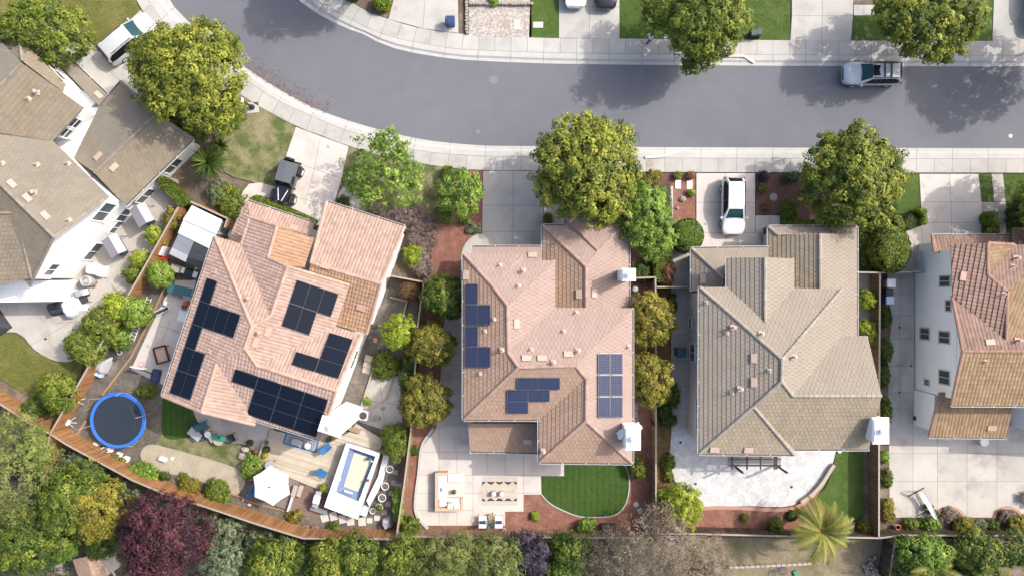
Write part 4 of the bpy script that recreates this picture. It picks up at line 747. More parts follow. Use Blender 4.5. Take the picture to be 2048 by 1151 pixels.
h.done(); q = h.f
for f, x, y, k in ((q['e f R Q'], 2031, 516, 'cap'), (q['e f R Q'], 2025, 532, 'pipe'), (q['a b Q R S_ c'], 2006, 588, 'pipe'), (q['a b Q R S_ c'], 1926, 552, 'flat'), (q['c S_ r2 n k'], 1980, 684, 'flat'), (q['c S_ r2 n k'], 2034, 680, 'cap'), (q['k n m l'], 1970, 723, 'pipe'), (q['lt'], 1983, 855, 'flat')): vent(h.rf, f, x, y, k, 'ventpink')
wl = offset_poly(PL([(1902, 488), (2200, 490), (2200, 811), (1902, 809)], E), .4); xw = min(p.x for p in wl); w0, w1 = (xw, -20), (xw, 5)
for x, y, wd, ht, cl in ((1890, 562, .75, 1.3, 2), (1897, 611, .75, .6, 2), (1850, 667, .85, 1.25, 2), (1889, 674, .85, 1.3, 2), (1889, 754, 1.0, 1.3, 2), (1854, 764, .36, .6, 2)): window(h.t, w0, w1, x, y, wd, ht, 'tantrim', cl, tw=.1)

# ---------------------------------------------------------------- trees, shrubs, hedges
def leaf_mesh(name, P0, N0, T0, size, m, aspect=.55, droop=0.0, parent=None, loc=None):
    """many small folded leaf blades: centres P0, normals N0, tint T0, half-length size (arrays)"""
    n = len(P0); N0 = N0 / (np.linalg.norm(N0, axis=1, keepdims=True) + 1e-9)
    r = rng.normal(size=(n, 3)); r[:, 2] -= droop; u = np.cross(N0, r); u /= np.linalg.norm(u, axis=1, keepdims=True) + 1e-9; v = np.cross(N0, u)
    L = size[:, None]; W_ = L * aspect
    a = P0 + v * L; b = P0 + u * W_ - N0 * L * .12; c = P0 - v * L; d = P0 - u * W_ - N0 * L * .12
    co_ = np.stack([a, b, c, d], 1).reshape(-1, 3)
    me = bpy.data.meshes.new(name); me.vertices.add(4 * n); me.vertices.foreach_set('co', co_.ravel().astype(np.float32))
    me.loops.add(4 * n); me.loops.foreach_set('vertex_index', np.arange(4 * n, dtype=np.int32)); me.polygons.add(n)
    me.polygons.foreach_set('loop_start', np.arange(0, 4 * n, 4, dtype=np.int32))
    at = me.attributes.new('tint', 'FLOAT', 'FACE'); at.data.foreach_set('value', np.clip(T0, 0, 1).astype(np.float32)); me.materials.append(M[m]); me.update(calc_edges=True)
    o = bpy.data.objects.new(name, me); COL.objects.link(o)
    if parent: o.parent = parent
    if loc is not None: o.location = loc
    return o
def lobes(k, rx, ry, rz, spread=.62):
    out = [(np.zeros(3), .84)]
    for i in range(k):
        a = 2 * math.pi * (i + random.uniform(-.3, .3)) / k; z = random.uniform(-.35, .45); out.append((np.array([math.cos(a) * spread, math.sin(a) * spread, z * .8]), random.uniform(.34, .52)))
    return out
def crown_points(n, rx, ry, rz, k=7, irr=1.0, low=-.55, spread=.62):
    """clump centres and outward normals over a lumpy crown"""
    L = lobes(k, rx, ry, rz, spread); pts = []; nor = []; tries = 0
    wts = np.array([r * r for _, r in L]); wts /= wts.sum(); m_ = 0
    while m_ < n * .68 and tries < n * 20:            # the sunlit upper surface, evenly seen from above
        tries += 1; xy = rng.uniform(-1.1, 1.1, 2); best = None
        for c, r in L:
            q = r * r - ((xy - c[:2]) ** 2).sum()
            if q > 0 and (best is None or c[2] + math.sqrt(q) > best[0]): best = (c[2] + math.sqrt(q), c, r)
        if best is None: continue
        p = np.array([xy[0], xy[1], best[0]]); d = (p - best[1]) / best[2]; p = p + d * rng.normal() * .07 * irr - np.array([0, 0, abs(rng.normal()) * .06 * irr]); pts.append(p); nor.append(d); m_ += 1
    tries = 0
    while len(pts) < n and tries < n * 30:
        tries += 1; c, r = L[rng.choice(len(L), p=wts)]; d = rng.normal(size=3); d /= np.linalg.norm(d)
        rad = r * (1 + rng.normal() * .07 * irr); p = c + d * rad
        if p[2] < low: continue
        if any(np.linalg.norm((p - c2)) < r2 * .86 for c2, r2 in L): continue
        pts.append(p); nor.append(d)
    s = np.array([rx, ry, rz]); return np.array(pts) * s, np.array(nor)
def foliage(name, m, cen, nor, clump, per, leaf, parent=None, loc=None, aspect=.55, tintv=.22, droop=0, up=.5, base=.5):
    """leaves gathered in clumps: each clump has its own tone"""
    n = len(cen); cs = clump * rng.uniform(.6, 1.3, n); T = base + rng.normal(size=n) * tintv; q = np.repeat(np.arange(n), per)
    d = rng.normal(size=(len(q), 3)); d /= np.linalg.norm(d, axis=1, keepdims=True); out = nor[q]
    d = d + out * .55; rr = rng.uniform(.45, 1.0, len(q)) ** .6
    pos = cen[q] + d * (cs[q] * rr)[:, None] * .8
    nr = d * .8 + out * .5 + np.array([0, 0, up]) + rng.normal(size=d.shape) * .38
    return leaf_mesh(name, pos, nr, T[q] + rng.normal(size=len(q)) * .10, leaf * rng.uniform(.65, 1.25, len(q)), m, aspect, droop, parent, loc)
def trunk_mesh(name, parent, h, r, cen, m='bark', n=7, lean=(0, 0)):
    mb = MB(); pts = [V((0, 0, -.05)), V((lean[0] * .3 + random.uniform(-.1, .1), lean[1] * .3, h * .35)), V((lean[0], lean[1], h * .62))]
    for i in range(2): mb.tube(pts[i], pts[i + 1], r * (1 - .3 * i), r * (1 - .3 * (i + 1)), 8)
    if len(cen):
        for i in rng.choice(len(cen), min(n, len(cen)), replace=False):
            e = V(cen[i]); st = pts[1].lerp(pts[2], random.uniform(.3, 1)); md = st.lerp(e, .5) + V((0, 0, .1 * h * .3)); mb.tube(st, md, r * .42, r * .26, 6); mb.tube(md, e, r * .26, r * .08, 5)
    return mb.build(name, M[m], parent, local=True, smooth=True)
def tree(name, label, px, py, rp, top, m, rpy=None, cat='tree', group=None, clumps=None, clump=.44, per=46, leaf=.11, k=8, bot=.22, irr=1.0, bark='bark', tr=.16, spread=.62, tintv=.27, aspect=.55, low=-.6, extra=(), base=.5, twigs=7, droop=0):
    """a tree whose crown stands where the photo shows it; top = height, bot = share of height below the crown"""
    zc = top * (bot + (1 - bot) * .5); c = P(px, py, top * (bot + (1 - bot) * .68)); rx = px2m(rp * .9, zc); ry = px2m((rpy or rp) * .9, zc); rz = top * (1 - bot) * .5
    t = thing(name, label, cat, (c.x, c.y, .05), 0, group); A = 4 * math.pi * ((rx * ry + rx * rz + ry * rz) / 3) * .75
    n = clumps or int(min(900, max(24, A / (clump * clump * .95))))
    cen, nor = crown_points(n, rx * 1.02, ry * 1.02, rz, k, irr, low, spread); cen = cen + np.array([0, 0, zc])
    for (ex, ey, er, ez) in extra:          # an extra limb of foliage reaching to a photo position
        zz = zc * ez; e = P(ex, ey, zz); er_ = px2m(er, zz); c2, n2 = crown_points(int(n * (er_ / rx) ** 2 * 1.1) + 8, er_, er_, er_ * .8, 5, irr, -.7); cen = np.vstack([cen, c2 + np.array([e.x - c.x, e.y - c.y, zz])]); nor = np.vstack([nor, n2])
    trunk_mesh('trunk', t, zc * 1.25, tr, cen * np.array([.85, .85, .97]), bark, twigs)
    foliage('crown', m, cen, nor, clump, per, leaf, t, None, aspect, tintv, droop, base=base); return t
def shrub(name, label, px, py, rp, h, m, rpy=None, cat='shrub', group=None, per=26, clump=.2, leaf=.075, k=5, irr=1, tintv=.2, stems=True, aspect=.55, rz=0, base=.5):
    zc = h * .5; c = P(px, py, zc); rx = px2m(rp, zc); ry = px2m(rpy or rp, zc); t = thing(name, label, cat, (c.x, c.y, .05), rz, group)
    clump = min(clump, rx * .45); A = 2 * math.pi * rx * ry + math.pi * (rx + ry) * h; n = int(min(420, max(12, A / (clump * clump * 1.3))))
    cen, nor = crown_points(n, rx * .95, ry * .95, h * .55, k + 2, irr * 1.8, -.95, .66); cen += np.array([0, 0, zc])
    mb = MB()
    for i in range(5):
        e = V(cen[rng.integers(len(cen))]); mb.tube((e.x * .1, e.y * .1, -.03), e * .9, .025, .01, 5)
    mb.build('stem', M['bark'], t, local=True); foliage('foliage', m, cen, nor, clump, per, leaf, t, None, aspect, tintv, base=base); return t
def clipped(name, label, poly, h, m, cat='hedge', group=None, dens=230, leaf=.06, z0=0.05, rnd=.25, tintv=.16, base=.5):
    """sheared hedge or topiary: leaves over a clipped solid standing on a pixel outline"""
    w_ = ccw([(p.x, p.y) for p in PL(poly, h * .6)]); cx = sum(p[0] for p in w_) / len(w_); cy = sum(p[1] for p in w_) / len(w_); t = thing(name, label, cat, (cx, cy, z0), 0, group)
    a = np.array(w_) - np.array([cx, cy]); P0 = []; N0 = []
    mn, mx = a.min(0), a.max(0); from_pts = offset_poly([(x, y) for x, y in a], rnd * .5)
    def inside(q):
        c = False; j = len(a) - 1
        for i in range(len(a)):
            if (a[i][1] > q[1]) != (a[j][1] > q[1]) and q[0] < (a[j][0] - a[i][0]) * (q[1] - a[i][1]) / (a[j][1] - a[i][1]) + a[i][0]: c = not c
            j = i
        return c
    def edged(q):
        return min(abs(np.cross(np.append(a[i] - a[i - 1], 0), np.append(q - a[i - 1], 0))[2]) / (np.linalg.norm(a[i] - a[i - 1]) + 1e-6) if 0 <= np.dot(q - a[i - 1], a[i] - a[i - 1]) <= np.dot(a[i] - a[i - 1], a[i] - a[i - 1]) else np.linalg.norm(q - a[i]) for i in range(len(a)))
    for _ in range(int(np.prod(mx - mn) * dens)):
        q = rng.uniform(mn, mx)
        if inside(q): e = min(1, edged(q) / rnd); P0.append((q[0], q[1], h - (1 - math.sqrt(1 - (1 - e) ** 2)) * rnd + rng.normal() * .025)); N0.append((0, 0, 1))
    for i in range(len(a)):
        p, q = a[i - 1], a[i]; L = np.linalg.norm(q - p); nn = np.array([(q - p)[1], -(q - p)[0], 0]) / (L + 1e-6)
        for _ in range(int(L * h * dens)):
            s = rng.random(); P0.append((*(p + (q - p) * s + nn[:2] * rng.normal() * .025), rng.uniform(.02, h - rnd * .5))); N0.append(nn)
    P0 = np.array(P0); N0 = np.array(N0); low = np.floor(P0 * 3.2); hsh = np.array([math.sin(l[0] * 12.9 + l[1] * 78.2 + l[2] * 37.7) * .5 for l in low])
    N0 = N0 + rng.normal(size=N0.shape) * .45; mb = MB(); [mb.prism(offset_poly([(x, y) for x, y in a], .09 + rnd * q), z_, z2) for q, z_, z2 in ((0, 0, h - rnd - .05), (.35, h - rnd - .04, h - rnd * .42 - .06))]; mb.build('inner_twigs', M['lf_dark'] , t, local=True)
    leaf_mesh('foliage', P0, N0, base + hsh * tintv + rng.normal(size=len(P0)) * tintv, leaf * rng.uniform(.7, 1.3, len(P0)), m, .6, 0, t); return t
def fronds(name, label, px, py, zc, n, length, m, width=.5, blade=.035, cat='palm', droop=.6, elev=(5, 70), leaflets=26, trunk=True, group=None, lean=(0, 0), solid=False):
    """palm or rosette: arching ribs carrying narrow leaflets (or single sword blades)"""
    c = P(px, py, zc); t = thing(name, label, cat, (c.x, c.y, .05), 0, group); mb = MB()
    if trunk: tb = MB(); tb.tube((0, 0, -.05), (0, 0, zc), .2, .15, 9); tb.build('trunk', M['bark'], t, local=True)
    for i in range(n):
        a = 2 * math.pi * i * .381966 + random.uniform(-.15, .15); e = math.radians(random.uniform(*elev)); L = length * random.uniform(.8, 1.1); pts = []; p = V((0, 0, zc)); k = 8; tt = random.random()
        for j in range(k + 1):
            pts.append(p.copy()); d = V((math.cos(a) * math.cos(e), math.sin(a) * math.cos(e), math.sin(e))); p = p + d * (L / k); e -= droop / k * 2
        side = V((-math.sin(a), math.cos(a), 0))
        if solid:
            for j in range(k):
                w0, w1 = blade * (1.0 if j else .7) * (1 - (j / k) ** 2), blade * (1 - ((j + 1) / k) ** 2); up = V((0, 0, .25 * blade))
                mb.poly([pts[j] - side * w0 + up, pts[j], pts[j + 1], pts[j + 1] - side * w1 + up], 0, tt); mb.poly([pts[j], pts[j] + side * w0 + up, pts[j + 1] + side * w1 + up, pts[j + 1]], 0, tt)
        else:
            for j in range(k): mb.bar(pts[j], pts[j + 1], .03, .02, 0, .8)
            for q in range(leaflets):
                f = .15 + .85 * q / leaflets; x = f * k; j = min(k - 1, int(x)); b = pts[j].lerp(pts[j + 1], x - j); d = (pts[j + 1] - pts[j]).normalized(); lw = width * math.sin(math.pi * (.15 + .8 * f)) 
                for s in (-1, 1):
                    tip = b + (side * s * .8 + d * .75 - V((0, 0, .35))).normalized() * lw; up = d * blade; mb.poly([b - up, b + up, tip], 0, tt * .6 + random.random() * .4)
    mb.build('fronds' if not solid else 'blades', M[m], t, local=True); return t

G1 = 'round-crowned street trees'
tree('street_tree', 'broad yellow-green street tree covering the side of the silver van', 364, 138, 107, 9.0, 'lf_yellow', group=G1, k=9, extra=((362, 132, 60, 1.12), (442, 224, 44, .75), (448, 95, 28, .9), (300, 120, 40, .9)), per=36)
tree('street_tree', 'round yellow-green street tree between the driveway of the centre house and the road', 1176, 333, 108, 7.8, 'lf_yellow', group=G1, k=9, per=52, bot=.2, extra=((1210, 415, 30, .7), (1165, 330, 58, 1.1)))
tree('street_tree', 'round dense street tree in the brown bark bed right of the white parked car', 1718, 352, 99, 7.4, 'lf_yellow', group=G1, k=9, per=52, bot=.2, base=.42, extra=((1702, 352, 62, 1.05), (1738, 345, 50, 1.1)))
tree('street_tree', 'ragged loose street tree reaching over the kerb above the walking person', 1418, 26, 74, 8.0, 'lf_mid', rpy=84, group=G1, k=8, extra=((1398, 116, 28, .7), (1330, 12, 40, .85), (1455, 45, 34, .8), (1378, 75, 36, .85)), irr=1.5, base=.6, per=34)
tree('street_tree', 'dark round street tree above the parked silver car at the top right', 1874, 24, 106, 7.4, 'lf_yellow', rpy=86, group=G1, k=9, per=52, base=.36)
tree('street_tree', 'yellow-green tree at the top left corner beside the lawn', 85, 62, 84, 7.5, 'lf_mid', rpy=60, group=G1, k=8, base=.55)
tree('street_tree', 'large street tree above the curve of the road, mostly outside the picture', 694, -150, 92, 8.5, 'lf_mid', group=G1)
tree('street_tree', 'large street tree off the right edge beside the road', 2195, 40, 100, 9.0, 'lf_mid', group=G1)
tree('street_tree', 'large street tree off the right edge near the green strip', 2172, 395, 108, 7.8, 'lf_yellow', group=G1)
tree('maple_tree', 'airy light-green young tree on the lawn beside the white driveway', 765, 340, 70, 5.6, 'lf_fresh', k=9, spread=.7, irr=2.2, per=18, clump=.42, leaf=.13, tr=.09, clumps=170, extra=((820, 350, 22, .8), (720, 370, 22, .7), (760, 285, 14, .9), (800, 300, 14, .9)))
tree('maple_tree', 'small light-green tree leaning over the red bark bed left of the centre driveway', 920, 383, 42, 4.2, 'lf_fresh', k=7, spread=.72, irr=2, per=20, clump=.34, leaf=.11, tr=.07)
tree('green_tree', 'bright green feathery tree at the upper right corner of the centre house', 1290, 432, 52, 5.2, 'lf_fresh', rpy=66, k=8, irr=1.6, base=.45, clump=.36, leaf=.10, extra=((1310, 480, 34, .8),))
GB = 'side-yard trees along the fence left of the centre house'
tree('side_yard_tree', 'yellow-green bushy tree beside the white wall of the pink house', 797, 663, 32, 4.0, 'lf_lime', group=GB, clump=.3, leaf=.085, per=30, tr=.08)
tree('side_yard_tree', 'darkest and topmost of the three trees along the left wall of the centre house', 888, 592, 42, 4.6, 'lf_mid', group=GB, clump=.34, leaf=.10, tr=.09, base=.35)
tree('side_yard_tree', 'middle tree of the three along the left wall of the centre house, olive green', 862, 690, 43, 4.4, 'lf_olive', group=GB, clump=.34, leaf=.10, tr=.09, base=.4)
tree('side_yard_tree', 'lowest and widest of the three trees along the left wall of the centre house', 852, 801, 50, 4.8, 'lf_olive', group=GB, clump=.36, leaf=.10, tr=.1, base=.42)
GC = 'twin olive-orange trees between the two right-hand houses'
tree('side_yard_tree', 'upper of the twin olive-orange trees straddling the fence by the grey house', 1303, 640, 43, 4.8, 'lf_olive', rpy=54, group=GC, clump=.36, leaf=.10, per=50, base=.6)
tree('side_yard_tree', 'lower of the twin olive-orange trees straddling the fence by the grey house', 1303, 760, 42, 4.8, 'lf_olive', rpy=52, group=GC, clump=.36, leaf=.10, per=50, base=.55)
tree('bamboo_clump', 'bright lime feathery bush at the lower left corner of the flagstones', 1366, 1015, 36, 3.2, 'lf_lime', rpy=42, cat='bush', clump=.34, leaf=.12, aspect=.3, irr=2, k=7, spread=.72, extra=((1330, 995, 18, .7),))
# citrus and shrubs in the first yard
GS = 'leafy bushes along the orange fence'
for lb, x, y, r, h_, m in (('yellow-tipped bush beside the upper grey canopy', 309, 470, 19, 1.8, 'lf_lime'), ('yellow bush third from the top along the orange fence', 279, 518, 17, 1.6, 'lf_lime'), ('dark green bush squeezed against the orange fence', 265, 548, 16, 1.5, 'lf_mid'), ('large green bush on the pink house side of the orange fence', 318, 549, 26, 2.2, 'lf_fresh'),
                        ('yellow-green tree topmost in the dense row above the lawn corner', 236, 612, 30, 2.7, 'lf_lime'), ('fresh green tree crossing the orange fence left of the ladder', 268, 624, 30, 2.7, 'lf_fresh'), ('broad green tree in the middle of the row beside the concrete yard', 198, 650, 38, 2.8, 'lf_mid'), ('lowest broad green tree of the row at the lawn corner', 168, 694, 38, 2.8, 'lf_mid'), ('small green bush below the white ladder', 240, 678, 22, 1.6, 'lf_fresh'), ('lone green tree at the lower end of the olive lawn', 113, 786, 42, 3.0, 'lf_mid'), ('dark low bush in the shade of the lone green tree', 72, 812, 24, 1.4, 'lf_dark')):
    tree('bush', lb, x, y, r, h_, m, cat='bush', group=GS, clump=.27, leaf=.085, per=26, tr=.05, bot=.1, k=6, twigs=4, base=.58)
clipped('hedge', 'long rounded green hedge at the gate end of the taupe house', [(318, 362), (330, 353), (350, 368), (372, 395), (380, 410), (366, 416), (345, 395), (325, 378)], 1.6, 'lf_mid')
shrub('shrub', 'thin olive shrub spilling over the top of the orange fence', 347, 440, 14, 1.7, 'lf_olive', 20)
fronds('yucca', 'dark green yucca with radiating sword leaves beside the dry lawn', 419, 326, 1.7, 230, 1.75, 'lf_dark', blade=.05, cat='yucca', droop=.35, elev=(-25, 85), solid=True)
fronds('yucca', 'smaller yucca rosette in the shade just above the large one', 443, 292, 1.0, 100, 1.1, 'lf_dark', blade=.04, cat='yucca', droop=.35, elev=(-10, 80), solid=True)
for lb, x, y, r, ry, h_, m in (('long dark hedge strip under the overhanging street tree', 358, 228, 22, 30, 1.3, 'lf_dark'), ('low green shrub below the dark hedge strip', 395, 262, 22, 20, 1.2, 'lf_mid'), ('grey-green leggy shrub left of the green mound by the front path', 436, 385, 20, 22, 1.0, 'lf_sage'), ('green mound beside the curved front path', 462, 403, 22, 32, 1.1, 'lf_mid')): shrub('shrub', lb, x, y, r, h_, m, ry, group='front-yard shrubs of the pink house')
clipped('hedge', 'clipped flower hedge along the front eave of the pink house', [(502, 396), (516, 391), (545, 400), (590, 420), (634, 440), (630, 452), (590, 440), (540, 420), (500, 405)], 1.0, 'lf_mid', base=.6)
shrub('palm_shrub', 'tiny spiky shrub by the front wall', 684, 405, 11, .7, 'lf_dark')
# mauve thicket and shrubs right of the pink house
for lb, x, y, r, ry in (('left end of the mauve-brown leafless thicket below the airy young tree', 760, 425, 34, 22), ('middle clump of the mauve-brown leafless thicket', 810, 437, 38, 28), ('right clump of the mauve-brown leafless thicket beside the red bark', 846, 470, 26, 42)): shrub('thicket', lb, x, y, r, .95, 'lf_bramble', ry, cat='thicket', group='mauve-brown thicket', per=34, clump=.26, leaf=.07, aspect=.3)
shrub('shrub', 'yellow-green shrub beside the brown one at the right wall of the pink house', 828, 512, 17, 1.1, 'lf_lime', 22); shrub('shrub', 'brownish shrub between the yellow-green shrub and the red bark', 846, 530, 17, .9, 'lf_bramble', 26)
clipped('topiary', 'round reddish clipped shrub beside the narrow side bed', [(821 + 22 * math.cos(a), 579 + 23 * math.sin(a)) for a in np.linspace(0, 2 * math.pi, 15)[:-1]], 1.6, 'lf_red', cat='shrub', rnd=.7, base=.55)
shrub('shrub', 'green mound in the small walled side bed of the pink house', 771, 731, 24, .9, 'lf_mid', 25); shrub('shrub', 'small fresh sprout at the pointed end of the walled side bed', 735, 801, 6, .4, 'lf_fresh')
for lb, x, y, r, ry in (('dark climbing hedge on the fence between the first and second side-yard trees', 822, 715, 13, 36), ('dark climbing hedge near the bottom of the side-yard fence', 812, 760, 12, 22)): shrub('hedge', lb, x, y, r, 1.5, 'lf_dark', ry, cat='hedge')
shrub('shrub', 'large glossy green shrub beside the swim spa and the fence', 792, 880, 26, 2.0, 'lf_mid', 32, clump=.28, leaf=.09, base=.6); shrub('shrub', 'narrow green creeper beside the lower garden pots', 797, 1008, 9, 1.2, 'lf_fresh', 32)
# front beds of the centre house
fronds('agave', 'variegated pale agave with dark blades at the pavement edge', 920, 347, .45, 26, .62, 'lf_agave', blade=.055, cat='agave', droop=.4, elev=(5, 80), solid=True, trunk=False)
for lb, x0, y0, x1, y1, m in (('small clipped green box shrub at the pavement edge', 885, 333, 906, 360, 'lf_mid'), ('tall clipped yellow-green box shrub below the small leaning tree', 880, 409, 902, 445, 'lf_fresh'), ('little box shrub at the corner of the centre driveway and the garage', 1088, 427, 1104, 448, 'lf_mid')):
    clipped('box_shrub', lb, [(x0 + 3, y0), (x1 - 3, y0), (x1, y0 + 5), (x1, y1 - 5), (x1 - 3, y1), (x0 + 3, y1), (x0, y1 - 5), (x0, y0 + 5)], 1.1, m, cat='box shrub', rnd=.3)
shrub('shrub', 'loose green shrub low in the red bark bed', 930, 437, 10, .7, 'lf_mid'); shrub('shrub', 'dim green groundcover patch by the garage walk', 946, 457, 14, .3, 'lf_sage', 9)
clipped('topiary', 'perfectly round clipped green bush left of the grey house porch', [(1375 + 31 * math.cos(a), 471 + 33 * math.sin(a)) for a in np.linspace(0, 2 * math.pi, 22)[:-1]], 2.0, 'lf_fresh', cat='topiary bush', rnd=1.0, base=.3, dens=330)
clipped('hedge', 'small-leaved hedge strip beside the pale edging', [(1322, 372), (1339, 372), (1342, 430), (1340, 505), (1322, 505)], 1.3, 'lf_sage', base=.45)
clipped('hedge', 'lower hedge turning red, between the two houses', [(1305, 505), (1342, 500), (1343, 565), (1322, 568), (1306, 560)], 1.4, 'lf_mid', base=.5)
shrub('shrub', 'red-leaved patch at the end of the lower hedge', 1334, 542, 11, 1.5, 'lf_red', 24); shrub('shrub', 'olive shrub beside the round street tree and the pavement', 1308, 355, 14, .9, 'lf_olive', 12); shrub('shrub', 'rust red shrub in the bed under the street tree', 1291, 362, 12, .8, 'lf_red')
shrub('shrub', 'dark fern-like shrub between the bright tree and the chimney', 1285, 545, 20, .9, 'lf_dark', 18)
for lb, x, y, r, m in (('tiny green tuft above the white stepping pads', 1355, 352, 7, 'lf_mid'), ('tiny maroon tuft above the white stepping pads', 1380, 352, 7, 'lf_red'), ('tiny lime tuft below the white stepping pads', 1382, 386, 6, 'lf_lime'), ('dark red cordyline at the top left of the brown bed', 1525, 353, 9, 'lf_plum'), ('small green mound left in the brown bed', 1524, 377, 7, 'lf_mid'), ('small rust tuft low in the brown bed', 1531, 413, 7, 'lf_red'), ('round olive shrub in the brown bed under the street tree', 1577, 419, 18, 'lf_mid'), ('flowering tuft near the pavement in the brown bed', 1590, 355, 10, 'lf_sage'), ('small dark tuft beside the flowering one', 1571, 355, 7, 'lf_dark')): shrub('shrub', lb, x, y, r, .5, m, group='small shrubs in the front beds', clump=.14, leaf=.05)
clipped('hedge', 'low clipped hedge along the garage front of the grey house', [(1563, 441), (1702, 441), (1702, 453), (1563, 453)], .7, 'lf_fresh', base=.45)
clipped('topiary', 'big oval clipped shrub beside the corner of the grey house', [(1778 + 36 * math.cos(a), 499 + 47 * math.sin(a)) for a in np.linspace(0, 2 * math.pi, 24)[:-1]], 2.6, 'lf_mid', cat='topiary bush', rnd=.9, leaf=.085, base=.55, tintv=.3)
clipped('box_shrub', 'dark rounded box shrub behind the big oval shrub', [(1737, 440), (1745, 429), (1770, 427), (1780, 440), (1775, 458), (1745, 462)], 1.2, 'lf_dark', cat='box shrub'); clipped('box_shrub', 'upright yellow clipped shrub touching the oval one', [(1779, 437), (1786, 430), (1796, 434), (1803, 452), (1802, 462), (1788, 458)], 1.6, 'lf_lime', cat='box shrub', base=.35)
clipped('box_shrub', 'low dark green box shrub right of the yellow one', [(1803, 440), (1820, 430), (1836, 438), (1838, 452), (1815, 460), (1804, 456)], .9, 'lf_dark', cat='box shrub'); clipped('box_shrub', 'yellow clipped box shrub at the driveway edge', [(1829, 421), (1836, 417), (1848, 420), (1850, 445), (1845, 450), (1837, 447), (1838, 432)], 1.3, 'lf_lime', cat='box shrub', base=.35)
clipped('box_shrub', 'yellow clipped ball beside the front walk of the right house', [(1981 + 15 * math.cos(a), 437 + 14 * math.sin(a)) for a in np.linspace(0, 2 * math.pi, 13)[:-1]], 1.2, 'lf_lime', cat='box shrub', rnd=.5, base=.35); clipped('box_shrub', 'dark box shrub just below the yellow clipped ball', [(1967, 451), (1996, 451), (1996, 467), (1967, 467)], .7, 'lf_mid', cat='box shrub')
shrub('shrub', 'dark shrub at the right edge beside the front walk', 2036, 430, 20, 1.2, 'lf_dark', 28); clipped('box_shrub', 'olive clipped ball at the right edge by the roof', [(2042 + 9 * math.cos(a), 449 + 9 * math.sin(a)) for a in np.linspace(0, 2 * math.pi, 11)[:-1]], .8, 'lf_olive', cat='box shrub', rnd=.35)
clipped('topiary', 'lime clipped ball in the bed by the pavement at the top', [(764 + 17 * math.cos(a), 4 + 17 * math.sin(a)) for a in np.linspace(0, 2 * math.pi, 14)[:-1]], 1.2, 'lf_lime', cat='topiary bush', rnd=.6, base=.4); shrub('shrub', 'dark shrub at the top edge left of the lime ball', 705, -5, 9, .6, 'lf_dark'); shrub('shrub', 'lime weed beside the stone border at the top', 987, 2, 9, .5, 'lf_fresh')
shrub('shrub', 'dark green shrub in the shade beside the wall of the grey house', 1735, 525, 14, .9, 'lf_dark'); shrub('shrub', 'dim olive shrub beside the garage wall of the grey house', 1724, 482, 10, .8, 'lf_mid', 12)
